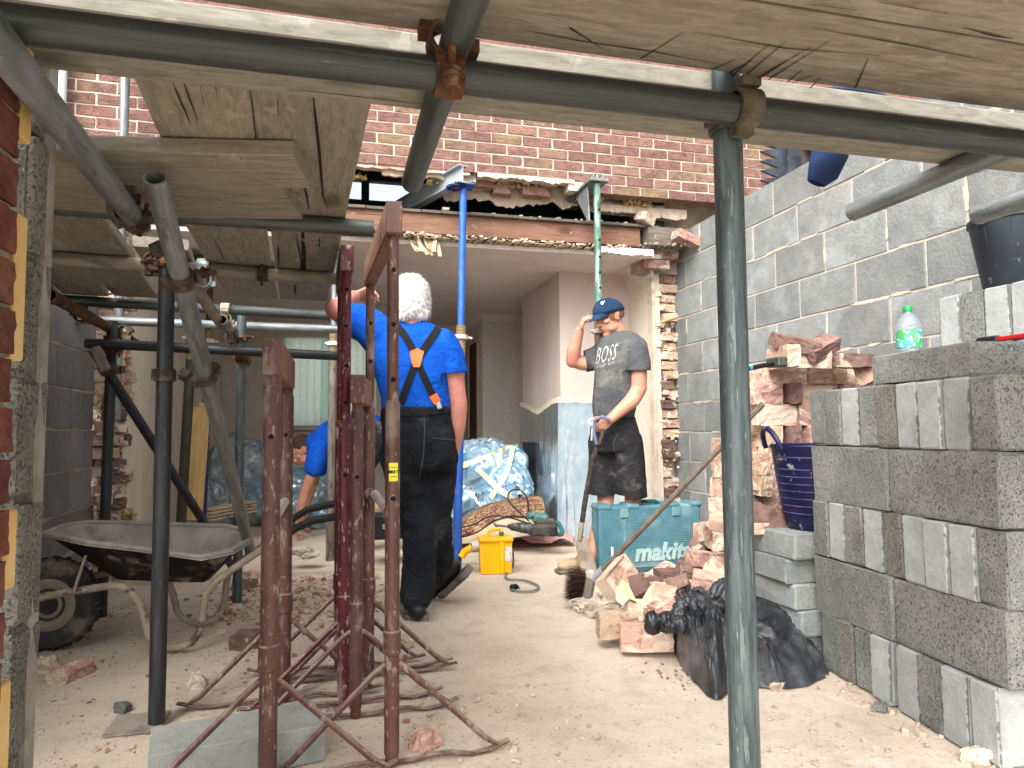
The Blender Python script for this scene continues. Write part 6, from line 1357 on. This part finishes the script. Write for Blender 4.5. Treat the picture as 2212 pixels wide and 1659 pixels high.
def remesh(name, mb, mt, parent, vox=.007, it=3, disp=None):
    me = mb.mesh(name, mt); o = link(name, me); md = o.modifiers.new('r', 'REMESH'); md.mode = 'VOXEL'; md.voxel_size = vox
    s = o.modifiers.new('s', 'SMOOTH'); s.iterations = it; s.factor = .5
    dg = bpy.context.evaluated_depsgraph_get(); me2 = bpy.data.meshes.new_from_object(o.evaluated_get(dg)); bpy.data.objects.remove(o); me2.name = name
    me2.materials.clear(); me2.materials.append(mt)
    if disp:
        for v in me2.vertices: v.co += v.normal*disp(v.co)
    sm(me2, 75); return link(name, me2, parent)
def loft_px(m, rows, D, seg=24, tilt=0.):
    "cross sections given as (y, x left, x right, half depth, distance)"
    rings = []
    for r_ in rows:
        y, xl, xr, hd = r_[:4]; d = r_[4] if len(r_) > 4 else D; sl = r_[5] if len(r_) > 5 else 0
        c_ = gd((xl+xr)/2, y, d); hw_ = wx(xr-xl, d)/2; f = V((FWD.x, FWD.y, 0)).normalized(); u_ = (RGT+UPV*sl).normalized()
        rings.append([c_+u_*(hw_*math.copysign(abs(math.cos(t)) ** .85, math.cos(t)))+f*(hd*math.copysign(abs(math.sin(t)) ** .85, math.sin(t))) for t in [2*math.pi*k/seg for k in range(seg)]])
    m.rings(rings)
def limb(m, pts, seg=14):
    "pts: (x, y, distance, radius) with rounded ends"
    P = [gd(*p[:3]) for p in pts]; R_ = [p[3] for p in pts]; Q = [P[0]]; rr2 = [R_[0]]
    for i in range(len(P)-1):
        for k in range(1, 7): t = k/6; Q.append(P[i]*(1-t)+P[i+1]*t); rr2.append(R_[i]*(1-t)+R_[i+1]*t)
    for _ in range(2): Q = [Q[0]]+[(Q[i-1]+Q[i]*2+Q[i+1])/4 for i in range(1, len(Q)-1)]+[Q[-1]]
    m.tube(Q, rr2, seg)
    for p, r_ in ((P[0], R_[0]), (P[-1], R_[-1])): m.ell(p, (r_, r_, r_), None, 12, 8)
def hand(m, w, d, n, thumb=1, curl=(20, 40, 30), s=1., spread=.07, tc=35):
    w = V(w); d = V(d).normalized(); n = V(n); n = (n-d*n.dot(d)).normalized(); sd_ = d.cross(n)*thumb
    R_ = Matrix((sd_, n, d)).transposed()
    m.ell(w+d*.045*s, (.04*s, .0165*s, .055*s), R_, 14, 10)
    for k in range(4):
        u = (1.5-k)*.0195*s; base = w+d*(.082+(.004, .009, .006, -.004)[k])*s+sd_*u; L = (.042, .047, .044, .034)[k]*s; a_ = rad(curl[0]); p = base-d*.02*s; q = [p, base]; dir_ = (d+sd_*(1.5-k)*spread).normalized()
        for j, f in enumerate((1, .68, .55)):
            a_ = rad(sum(curl[:j+1])); v_ = dir_*math.cos(a_)+n*math.sin(a_); q.append(q[-1]+v_*L*f)
        m.tube(q, [.0095*s, .0098*s, .009*s, .0082*s, .007*s], 10); m.ell(q[-1], (.007*s,)*3, None, 8, 6)
    b = w+d*.025*s+sd_*.026*s; v1 = (d*.6+sd_*.75+n*.3).normalized(); v2 = (d*math.cos(rad(tc))+sd_*.25+n*math.sin(rad(tc))).normalized(); q = [b, b+v1*.038*s, b+v1*.038*s+v2*.032*s, b+v1*.038*s+v2*.056*s]
    m.tube(q, [.014*s, .0125*s, .011*s, .008*s], 10); m.ell(q[-1], (.008*s,)*3, None, 8, 6)
def head(m, c, f, u, s=1.):
    "head with face: c skull centre, f facing direction, u up"
    f = V(f).normalized(); u = V(u); u = (u-f*u.dot(f)).normalized(); sd_ = f.cross(u); R_ = Matrix((sd_, f, u)).transposed()
    P = lambda x, y, z: c+R_ @ V((x*s, y*s, z*s))
    m.ell(P(0, -.012, .02), (.076*s, .096*s, .098*s), R_, 20, 14); m.ell(P(0, .03, -.05), (.06*s, .058*s, .075*s), R_, 18, 12)
    m.ell(P(0, .062, -.105), (.03*s, .026*s, .022*s), R_, 14, 10)                               # chin
    m.ell(P(0, .072, .03), (.054*s, .02*s, .018*s), R_, 14, 8)                                  # brow
    for sx in (-1, 1): m.ell(P(sx*.042, .058, -.02), (.022*s, .024*s, .02*s), R_, 12, 8); m.ell(P(sx*.052, .02, -.075), (.014*s, .042*s, .022*s), R_, 12, 8)
    m.tube([P(0, .082, .018), P(0, .096, -.008), P(0, .109, -.028)], [.0085*s, .0105*s, .0135*s], 10); m.ell(P(0, .107, -.03), (.0135*s, .0125*s, .0105*s), R_, 10, 8)
    for sx in (-1, 1): m.ell(P(sx*.012, .097, -.034), (.008*s, .01*s, .007*s), R_, 8, 6)
    m.ell(P(0, .083, -.063), (.024*s, .0135*s, .006*s), R_, 12, 8); m.ell(P(0, .081, -.075), (.021*s, .0135*s, .0065*s), R_, 12, 8)   # lips
    for sx in (-1, 1):
        E_ = Matrix.Rotation(sx*.35, 3, u) @ R_; e0 = P(sx*.076, -.012, -.012)
        m.ell(e0, (.007*s, .017*s, .03*s), E_, 12, 10); m.ell(P(sx*.083, -.018, .004), (.005*s, .015*s, .016*s), E_, 10, 8)
    return P, R_
def face_parts(P, R_, parent, s=1., lips='#a85c52', brow='#3d2a20'):
    eye = mat('eye_white', '#cfc6bd', rough=.2, bump=0); iris = mat('dark_iris', '#2a1c14', rough=.2, bump=0); lm_2 = mat('lip_skin', lips, rough=.5, bump=0); bm_ = mat('brow_hair', brow, bump=0)
    for sx in (-1, 1):
        m = MB(); m.ell(P(sx*.032, .078, .006), (.0125*s, .008*s, .006*s), R_, 12, 8); e = m.build('eye', eye, parent, True)
        m = MB(); m.ell(P(sx*.032, .0852, .005), (.005*s, .002*s, .005*s), R_, 10, 6); m.build('iris', iris, e, True)
        m = MB(); m.tube([P(sx*.014, .0915, .026), P(sx*.032, .09, .033), P(sx*.052, .075, .027)], [.0035, .0042, .002], 6); m.build('eyebrow', bm_, parent, True)
    m = MB(); m.ell(P(0, .0895, -.063), (.022*s, .009*s, .0045*s), R_, 12, 6); m.ell(P(0, .0875, -.074), (.019*s, .009*s, .005*s), R_, 12, 6); m.build('lips', lm_2, parent, True)
def hairy(m, c, f, u, s=1.): pass
def fold(amp, sc, zs=1.): return lambda co: amp*(1-2*abs(mnoise.noise(V((co.x*sc, co.y*sc, co.z*sc*zs)))))*.6+amp*.5*mnoise.noise(V((co.x*sc*2.3, co.y*sc*2.3, co.z*sc*zs*2)))
def bvh(o): return BVHTree.FromPolygons([v.co.copy() for v in o.data.vertices], [list(p.vertices) for p in o.data.polygons])
def print_on(o, txt, quad, mt, parent, name='lettering', off=.002, **k):
    "flat print on cloth: letters laid on the surface inside a four cornered area (tl, tr, br, bl)"
    me = text_mesh(txt, 1, **k); bm = bmesh.new(); bm.from_mesh(me); bmesh.ops.triangulate(bm, faces=bm.faces); bmesh.ops.subdivide_edges(bm, edges=[e for e in bm.edges if e.calc_length() > .12], cuts=2)
    bm.to_mesh(me); bm.free()
    xs = [v.co.x for v in me.vertices]; ys = [v.co.y for v in me.vertices]; x0, x1, y0, y1 = min(xs), max(xs), min(ys), max(ys); bv = bvh(o)
    for v in me.vertices:
        u, t = (v.co.x-x0)/(x1-x0), (y1-v.co.y)/(y1-y0); q = [V((*p, 0)) for p in quad]
        p = (q[0]*(1-u)+q[1]*u)*(1-t)+(q[3]*(1-u)+q[2]*u)*t; d = ray(p.x, p.y).normalized(); h, nn, _, _ = bv.ray_cast(CAM, d)
        if h is None: h = CAM+d*4.5; nn = -d
        v.co = h-d*off*1.5+(nn if nn.dot(d) < 0 else -nn)*off*.5
    me.materials.append(mt); return link(name, me, parent)
def patch_on(o, quad, name, mt, parent, off=.003, n=8):
    bv = bvh(o); q = [V((*p, 0)) for p in quad]; rows = []
    for j in range(n+1):
        r_ = []
        for i in range(n+1):
            u, t = i/n, j/n; p = (q[0]*(1-u)+q[1]*u)*(1-t)+(q[3]*(1-u)+q[2]*u)*t; d = ray(p.x, p.y).normalized(); h, nn, _, _ = bv.ray_cast(CAM, d)
            if h is None: h = rows[-1][i] if rows else CAM+d*3.4
            r_.append(h-d*off)
        rows.append(r_)
    return gridmesh(rows).build(name, mt, parent, True)
def trim(o, p, n, r):
    "a clean hem: whatever bulges past the plane at p goes back onto it"
    for v in o.data.vertices:
        d = (v.co-p).dot(n)
        if d > 0 and (v.co-p).length < r: v.co -= n*d
# ---- older man seen from behind
D1 = 3.42
om = wempty('person', gz(900, 1335, 0), 'white-haired man in blue t-shirt and black jeans with braces, seen from behind', 'person')
m = MB(); hc = gd(886, 655, D1); hf = (FWD*.95-RGT*.3-UPV*.12); P1, R1_ = head(m, hc, hf, UPV, 1.02)
limb(m, [(890, 690, D1-.01, .064), (893, 722, D1-.01, .075)])
limb(m, [(812, 715, D1, .062), (728, 672, D1+.02, .052), (722, 668, D1+.04, .046)]); limb(m, [(722, 668, D1+.03, .047), (740, 655, D1+.16, .043), (765, 640, D1+.3, .033)])
hand(m, gd(765, 640, D1+.3), FWD*.8+RGT*.5+UPV*.4, -UPV*.5+RGT*.6, 1, (30, 50, 40))
limb(m, [(966, 750, D1, .062), (982, 830, D1, .051), (990, 872, D1+.01, .045)]); limb(m, [(990, 872, D1+.01, .046), (988, 920, D1+.03, .043), (980, 975, D1+.07, .031)])
hand(m, gd(980, 975, D1+.07), -UPV*.95-RGT*.1+FWD*.1, -RGT, -1, (22, 30, 25))
loft_px(m, [(720, 850, 930, .08), (780, 810, 970, .1), (880, 835, 960, .1), (960, 845, 970, .1)], D1)
limb(m, [(890, 960, D1, .08), (905, 1125, D1, .055), (900, 1300, D1+.02, .04)]); limb(m, [(925, 960, D1+.03, .08), (935, 1110, D1+.08, .055), (950, 1215, D1+.2, .04)])
remesh('body', m, M['skinold'], om, .0065)
m = MB()
loft_px(m, [(697, 858, 926, .062), (706, 836, 946, .08), (718, 812, 962, .095), (738, 794, 978, .112), (775, 794, 984, .13), (820, 814, 978, .14), (860, 824, 972, .142), (884, 824, 972, .138)], D1)
limb(m, [(822, 728, D1, .098), (800, 706, D1, .094), (764, 690, D1+.01, .082)]); limb(m, [(952, 745, D1, .085), (968, 775, D1, .082), (977, 808, D1, .08)])
shirt = remesh('shirt', m, M['blueshirt'], om, .009, 4, fold(.007, 7, .6))
trim(shirt, gd(978, 806, D1), (-UPV+RGT*.1).normalized(), .12)
m = MB()
loft_px(m, [(880, 826, 970, .14), (905, 826, 974, .15), (950, 828, 984, .16), (985, 830, 986, .155), (1015, 832, 980, .14)], D1)
limb(m, [(876, 985, D1, .125), (893, 1060, D1, .11), (906, 1130, D1-.01, .09), (908, 1200, D1, .082), (900, 1285, D1+.02, .082)]); limb(m, [(936, 985, D1+.04, .125), (938, 1060, D1+.06, .105), (936, 1120, D1+.1, .09), (947, 1204, D1+.21, .08)])
jeans = remesh('jeans', m, M['jeans'], om, .009, 3, fold(.008, 9, 1.6))
m = MB()
for q in ((900, 1318, D1-.01, (.046, .06, .05)), (892, 1322, D1+.1, (.05, .1, .045)), (884, 1326, D1+.2, (.046, .07, .035)), (900, 1295, D1+.0, (.052, .06, .05))): m.ell(gd(*q[:3]), q[3], frame((0, 0, 1), (1, .2, 0)), 16, 10)
bt = remesh('boot', m, M['boot'], om, .008, 2)
m = MB(); m.rings([[gz(900+dx*wd, 1338, 0)+V((0, yy, zz)) for dx, yy in ((-27, -.02), (25, -.03), (24, .1), (18, .28), (-8, .33), (-36, .27), (-32, .1))] for wd, zz in ((1, .0), (1.02, .012), (1.0, .026))]); m.build('sole', M['sole'], bt)
heel, toe = gd(990, 1222, D1+.24), gd(932, 1282, D1+.4); ax = (toe-heel).normalized(); sn = (RGT*.62-UPV*.75+FWD*.1); sn = (sn-ax*sn.dot(ax)).normalized(); F = Matrix((ax.cross(sn), sn, ax)).transposed()
m = MB(); m.ell(heel+ax*.05-sn*.02, (.045, .05, .07), F, 16, 10); m.ell(heel+ax*.13-sn*.01, (.05, .045, .1), F, 16, 10); m.ell(toe-ax*.03, (.048, .036, .06), F, 16, 10); m.ell(gd(950, 1212, D1+.24), (.055, .055, .06), None, 14, 10); m.ell(gd(958, 1228, D1+.25), (.055, .05, .06), None, 14, 10)
bt2 = remesh('boot', m, M['boot'], om, .008, 2)
rg = []
for t, w_ in ((-.03, .03), (.0, .042), (.06, .044), (.13, .046), (.2, .05), (.245, .04), (.265, .022)): c_ = heel+ax*t+sn*(.034-.012*(t/.26)); s_ = F @ V((1, 0, 0)); rg.append([c_-s_*w_, c_+s_*w_, c_+s_*w_*.97+sn*.03, c_-s_*w_*.97+sn*.03])
m = MB(); m.rings(rg)
for k in range(9): t = -.015+.03*k; c_ = heel+ax*t+sn*(.068-.012*(t/.26)); m.box(c_, (.075, .012, .014), F)
m.build('sole', M['sole'], bt2)
# hair
M['whitehair'] = mat('white_hair', '#c9c7c3', '#e6e4e0', 40, (1, 1, 1), rough=.7, bump=.9, bs=130, bd=.006, spots=[('#b5b3af', 22, .6, .08, .4)])
m = MB()
for x, y, z, r_ in ((0, -.02, .035, (.088, .1, .1)), (0, -.055, -.01, (.08, .062, .075)), (-.035, -.05, -.05, (.045, .045, .045)), (.035, -.05, -.05, (.045, .045, .045)), (-.062, -.012, .01, (.03, .05, .06)), (.062, -.012, .01, (.03, .05, .06))): m.ell(P1(x, y, z), r_, R1_, 18, 12)
hair_ = remesh('hair', m, M['whitehair'], om, .006, 1, lambda co: .007*(1-2*abs(mnoise.noise(V((co.x*32, co.y*32, co.z*44)))))+.004*mnoise.noise(V((co.x*80, co.y*80, co.z*90))))
hb_ = hair_
m = MB(); vs_ = hb_.data.vertices; rn = random.Random(3)
for _ in range(4200):                                    # short curls standing off the cap of hair
    v = vs_[rn.randrange(len(vs_))]; n_ = v.normal.copy(); t_ = (V((rn.uniform(-1, 1), rn.uniform(-1, 1), -.9))); t_ = (t_-n_*t_.dot(n_)).normalized(); s_ = n_.cross(t_)*.0011
    L = rn.uniform(.012, .026); p = [v.co-n_*.002, v.co+n_*L*.35+t_*L*.4, v.co+n_*L*rn.uniform(.2, .55)+t_*L*1.0]
    m.add([p[0]-s_, p[0]+s_, p[1]+s_, p[1]-s_, p[2]], [(0, 1, 2, 3), (3, 2, 4)])
m.build('hair_strands', mat('white_hair_strand', '#cfccc7', '#e8e6e2', 30, rough=.6, bump=0), om)['kind'] = 'stuff'
face_parts(P1, R1_, om, 1.02)
# braces
M['strap'] = mat('black_elastic', '#121214', '#1c1c1f', 90, bump=.5, bs=300, bd=.001); M['orange'] = mat('orange_leather', '#e2622f', '#ee7440', 9, rough=.5, bump=.1); M['chrome'] = mat('chrome_clip', '#b8bcc0', rough=.25, metal=.9, bump=0)
s_a = strip_on(shirt, ((950, 704), (935, 726), (912, 760), (897, 785)), 16, 'brace_strap', M['strap'], om)
strip_on(shirt, ((856, 704), (872, 722), (888, 748), (900, 772)), 16, 'brace_strap', M['strap'], om)
s_b = strip_on(shirt, ((900, 780), (915, 812), (930, 845), (941, 866)), 15, 'brace_strap', M['strap'], om); strip_on(shirt, ((900, 780), (890, 806), (878, 838), (866, 872)), 15, 'brace_strap', M['strap'], om)
bv = bvh(shirt); m = MB()
def hit(x, y, off=.0): d = ray(x, y).normalized(); h, nn, _, _ = bv.ray_cast(CAM, d); return (h if h else CAM+d*D1)-d*off
hexp = ((901, 752), (916, 759), (911, 778), (907, 793), (893, 793), (888, 778), (885, 759)); m.rings([[hit(*p, .009) for p in hexp], [hit(*p, .014) for p in hexp]]); m.build('brace_patch', M['orange'], om)
strip_on(shirt, ((934, 853), (938, 861), (943, 869)), 18, 'brace_tab', M['orange'], om, .009, .003)
m = MB(); m.bev(hit(948, 876, .014), (.026, .012, .034), .003, frame(UPV*1+RGT*-.35, RGT)); m.build('brace_clip', M['chrome'], om)
strip_on(jeans, ((828, 888), (860, 890), (900, 890), (940, 887), (970, 884)), 17, 'waistband', M['jeans'], om, .004, .003)
strip_on(jeans, ((914, 880), (915, 890), (916, 899)), 6, 'belt_loop', M['jeans'], om, .008, .003)
for qd in (((932, 938), (978, 944), (976, 1000), (934, 1010)), ((852, 940), (892, 944), (890, 1006), (856, 1000))): patch_on(jeans, qd, 'back_pocket', M['jeans'], om, .006)
M['stitch'] = mat('grey_seam', '#3c3f44', bump=0)
strip_on(jeans, ((916, 900), (917, 940), (914, 985), (905, 1030)), 3, 'seam', M['stitch'], om, .004, .002); strip_on(jeans, ((932, 946), (955, 949), (978, 951)), 2, 'seam', M['stitch'], om, .009, .002)
# ---- young man with the cap and shovel
D2 = 4.62
ym = wempty('person', gz(1330, 1222, 0), 'young man in dusty grey t-shirt and black shorts holding his blue cap and a shovel', 'person')
hc = gd(1316, 684, D2); hf = (-RGT*.86-FWD*.4-UPV*.33); m = MB(); P2, R2_ = head(m, hc, hf, UPV+(-RGT)*.12, 1.0)
limb(m, [(1325, 700, D2+.01, .06), (1338, 728, D2+.02, .066)])
limb(m, [(1375, 768, D2-.1, .05), (1381, 800, D2-.13, .053), (1380, 838, D2-.13, .05)]); limb(m, [(1381, 838, D2-.13, .05), (1366, 865, D2-.16, .05), (1318, 906, D2-.24, .031)])
hand(m, gd(1318, 906, D2-.24), -RGT*.75-UPV*.62, FWD*.8-RGT*.2, -1, (48, 62, 45), .95, .02, 55)
limb(m, [(1303, 772, D2+.1, .058), (1262, 786, D2+.08, .052), (1238, 778, D2+.06, .048)]); limb(m, [(1238, 780, D2+.06, .049), (1240, 755, D2+.03, .047), (1252, 715, D2-.02, .03)])
hand(m, gd(1252, 714, D2-.03), UPV*.95+RGT*.3-FWD*.1, RGT*.9+FWD*.2-UPV*.25, 1, (50, 38, 18), .92, .03, 50)
loft_px(m, [(740, 1310, 1375, .08), (800, 1295, 1385, .1), (880, 1292, 1362, .1), (950, 1290, 1372, .1)], D2)
limb(m, [(1352, 950, D2-.04, .08), (1368, 1075, D2-.04, .055), (1366, 1130, D2-.02, .057), (1362, 1210, D2, .038)]); limb(m, [(1308, 950, D2+.05, .08), (1312, 1065, D2+.03, .055), (1296, 1130, D2-.02, .055), (1276, 1205, D2-.1, .038)])
remesh('body', m, M['skin'], ym, .0058)
face_parts(P2, R2_, ym)
m = MB()
loft_px(m, [(716, 1314, 1362, .062, D2+.02), (722, 1306, 1374, .078, D2+.02), (735, 1294, 1392, .1), (760, 1286, 1398, .118), (790, 1285, 1394, .13), (825, 1284, 1386, .135), (860, 1281, 1376, .138), (890, 1281, 1370, .138), (908, 1285, 1368, .13)], D2)
limb(m, [(1372, 752, D2-.07, .08), (1378, 775, D2-.11, .078), (1380, 802, D2-.13, .078)]); limb(m, [(1310, 762, D2+.06, .085), (1290, 772, D2+.09, .08), (1264, 781, D2+.09, .072)])
ts = remesh('t_shirt', m, M['greyshirt'], ym, .009, 4, fold(.006, 7, .7))
m = MB()
loft_px(m, [(900, 1282, 1370, .135), (925, 1277, 1378, .15), (955, 1275, 1384, .155), (975, 1275, 1386, .15)], D2)
limb(m, [(1350, 955, D2-.03, .115), (1358, 1010, D2-.03, .108), (1365, 1074, D2-.04, .1)]); limb(m, [(1306, 955, D2+.04, .11), (1304, 1010, D2+.03, .1), (1303, 1068, D2+.02, .092)])
sh2 = remesh('shorts', m, M['shorts'], ym, .009, 3, fold(.007, 8, .8))
for x_, y_, d_ in ((1365, 1074, D2-.04), (1303, 1066, D2+.02)): trim(sh2, gd(x_, y_, d_), (-UPV+RGT*.05).normalized(), .2)
trim(ts, gd(1380, 800, D2-.13), -UPV, .13); trim(ts, gd(1264, 781, D2+.09), (-RGT-UPV*.15).normalized(), .13)
m = MB(); k0 = gd(1281, 912, D2-.2); m.tube(smooth([k0, k0+V((-.01, -.02, -.02)), k0+V((-.03, 0, .01)), k0+V((0, -.01, .02)), k0]), .008, 8); m.tube(smooth([k0, k0+V((-.012, -.015, -.06)), k0+V((-.012, 0, -.115))]), .0055, 8); m.tube(smooth([k0, k0+V((.02, -.01, -.04))]), .0055, 8); m.build('drawstring', mat('white_cord', '#d8d6d2', bump=0), ym, True)
strip_on(sh2, ((1336, 935), (1326, 955), (1330, 980), (1340, 995)), 3, 'pocket_seam', M['stitch'], ym, .004, .002)
m = MB(); c_ = gd(1325, 1010, D2-.15)
M['whiteprint'] = mat('cracked_white_print', '#9fa19f', '#b4b6b4', 60, bump=0, spots=[('#4a4c4c', 70, .54, .05, .85)])
print_on(ts, 'BOSS', ((1290, 752), (1336, 741), (1330, 776), (1286, 788)), M['whiteprint'], ym, shear=.22, bold=.0, space=1.12); print_on(ts, 'HUGO  BOSS', ((1290, 789), (1328, 779), (1327, 786), (1289, 796)), M['whiteprint'], ym, shear=.2, bold=.006, space=1.15)
for f_, sc_ in (((1362, 1214, D2), 1), ((1262, 1220, D2-.1), 1)):
    m = MB(); c_ = gd(*f_); c_.z = .05; dr_ = V((-RGT.x, -RGT.y, 0)).normalized()*1.0+V((0, -.3, 0)); F = frame((0, 0, 1), dr_)
    m.ell(c_+F @ V((0, 0, .02)), (.06, .047, .065), F, 14, 10); m.ell(c_+F @ V((.09, 0, -.005)), (.1, .05, .042), F, 16, 10); b_ = remesh('boot', m, M['tanboot'], ym, .009, 2)
    m = MB(); m.bev((c_+F @ V((.06, 0, 0))).xy.to_3d()+V((0, 0, .012)), (.27, .1, .024), .008, F); m.build('sole', M['sole'], b_)
# cropped hair, cap
m = MB(); m.ell(P2(0, -.018, .018), (.0785, .0985, .1), R2_, 20, 14); o_h = remesh('hair', m, mat('cropped_brown_hair', '#6b4e3f', '#7d5e4d', 60, bump=.4, bs=300), ym, .006, 1)
for v in o_h.data.vertices:
    l_ = R2_.transposed() @ (v.co-hc)
    if l_.z < -.03 or l_.y > .045: v.co = hc+R2_ @ V((l_.x*.8, l_.y*.75, l_.z*.8))
M['cap'] = knit('blue_cap_fabric', '#213249', '#29405d', [('#3b5473', 90, .55, .1, .6)], wr=.2)
m = MB(); rg = []
for j in range(9):
    th = rad(92-92*j/8.0); rg.append([P2(.083*math.sin(rad(90)-th+0) * 0+.0885*math.cos(a_)*math.sin(max(th, .02)), -.008+.113*math.sin(a_)*math.sin(max(th, .02)), .028+.099*math.cos(th)-.012*math.sin(a_)*math.sin(th)*-1) for a_ in [2*math.pi*k/28 for k in range(28)]])
m.rings(rg, False, True); cap = m.build('cap', M['cap'], ym, True)
so_ = cap.modifiers.new('t', 'SOLIDIFY'); so_.thickness = .003
rg = []
for j in range(6):
    v_ = j/5; rg.append([P2(.078*math.sin(a_)*(1-.12*v_), .078*math.cos(a_)*1.05+.078*v_*(math.cos(a_*.9)) + .006, .04-.038*v_-.012*(math.sin(a_) ** 2)*v_+.012) for a_ in [rad(-78+156*k/16) for k in range(17)]])
m = gridmesh(rg); bi = m.build('brim', M['cap'], cap, True); so_ = bi.modifiers.new('t', 'SOLIDIFY'); so_.thickness = .004
m = MB(); m.ell(P2(0, -.01, .12), (.007, .007, .004), R2_, 10, 6); m.build('cap_button', M['ink'], cap, True)
cb = gd(1300, 652, D2-.1); bvc = bvh(cap); m = MB()
def hitc(x, y): d = ray(x, y).normalized(); h, _, _, _ = bvc.ray_cast(CAM, d); return (h if h else gd(x, y, D2-.1))-d*.004
m.add([hitc(x, y) for x, y in ((1294, 649), (1298, 653), (1300, 650), (1302, 653), (1307, 648), (1303, 657), (1299, 658))], [(0, 1, 2, 3, 4, 5, 6)]); m.build('cap_emblem', mat('white_thread', '#d5dbe0', bump=0), cap)
# ---- bending man in the room
D3 = 5.9
bmn = wempty('person', gz(770, 1165, 0), 'man in a blue t-shirt bending down and reaching to the floor inside the room', 'person')
hc = gd(655, 974, D3); hf = (-RGT*.75-UPV*.62-FWD*.25); m = MB(); P3, R3_ = head(m, hc, hf, -RGT*.55+UPV*.75, 1.0)
limb(m, [(668, 968, D3, .058), (690, 960, D3, .07)])
limb(m, [(688, 985, D3-.1, .055), (672, 1030, D3-.12, .045), (660, 1058, D3-.12, .042)]); limb(m, [(660, 1058, D3-.12, .044), (652, 1090, D3-.12, .041), (644, 1125, D3-.12, .03)])
hand(m, gd(644, 1125, D3-.12), -UPV+(-RGT)*.15, RGT, 1, (20, 30, 25)); limb(m, [(696, 985, D3+.25, .05), (674, 1050, D3+.28, .042), (656, 1110, D3+.28, .03)]); hand(m, gd(656, 1110, D3+.28), -UPV, RGT, -1, (20, 30, 25))
limb(m, [(700, 960, D3, .12), (800, 930, D3, .13)])
for dd in (-.1, .14): limb(m, [(806, 950, D3+dd, .085), (772, 1040, D3+dd, .06), (790, 1150, D3+dd, .042)])
remesh('body', m, M['skin'], bmn, .0075)
m = MB(); limb(m, [(692, 958, D3, .125), (720, 945, D3, .155), (760, 938, D3, .165), (800, 935, D3, .16)]); limb(m, [(690, 965, D3-.08, .09), (684, 990, D3-.11, .085), (679, 1010, D3-.12, .078)]); limb(m, [(700, 970, D3+.16, .085), (692, 1010, D3+.2, .078)])
remesh('t_shirt', m, M['blueshirt'], bmn, .011, 3, fold(.008, 6))
m = MB(); limb(m, [(798, 938, D3, .165), (818, 945, D3, .165)])
for dd in (-.1, .14): limb(m, [(812, 955, D3+dd, .12), (785, 1005, D3+dd, .1), (776, 1030, D3+dd, .09)])
remesh('shorts', m, M['shorts'], bmn, .011, 3, fold(.008, 6))
m = MB(); m.ell(P3(0, -.02, .03), (.079, .095, .095), R3_, 18, 12); m.ell(P3(0, -.03, .055), (.076, .085, .085), R3_, 18, 12); o_h = remesh('hair', m, mat('short_dark_hair', '#3b2c24', '#4d3a2f', 60, bump=.5, bs=250), bmn, .007, 1)
for v in o_h.data.vertices:
    l_ = R3_.transposed() @ (v.co-hc)
    if l_.z < .0 or l_.y > .055: v.co = hc+R3_ @ V((l_.x*.85, l_.y*.8, l_.z*.85))
face_parts(P3, R3_, bmn)
for dd in (-.1, .14):
    m = MB(); c_ = gd(788, 1158, D3+dd); c_.z = .05; m.ell(c_, (.055, .05, .06), None, 12, 8); m.ell(c_+V((-.09, -.01, -.005)), (.1, .048, .042), None, 14, 8); remesh('boot', m, M['boot'], bmn, .01, 2)
bpy.context.view_layer.update()
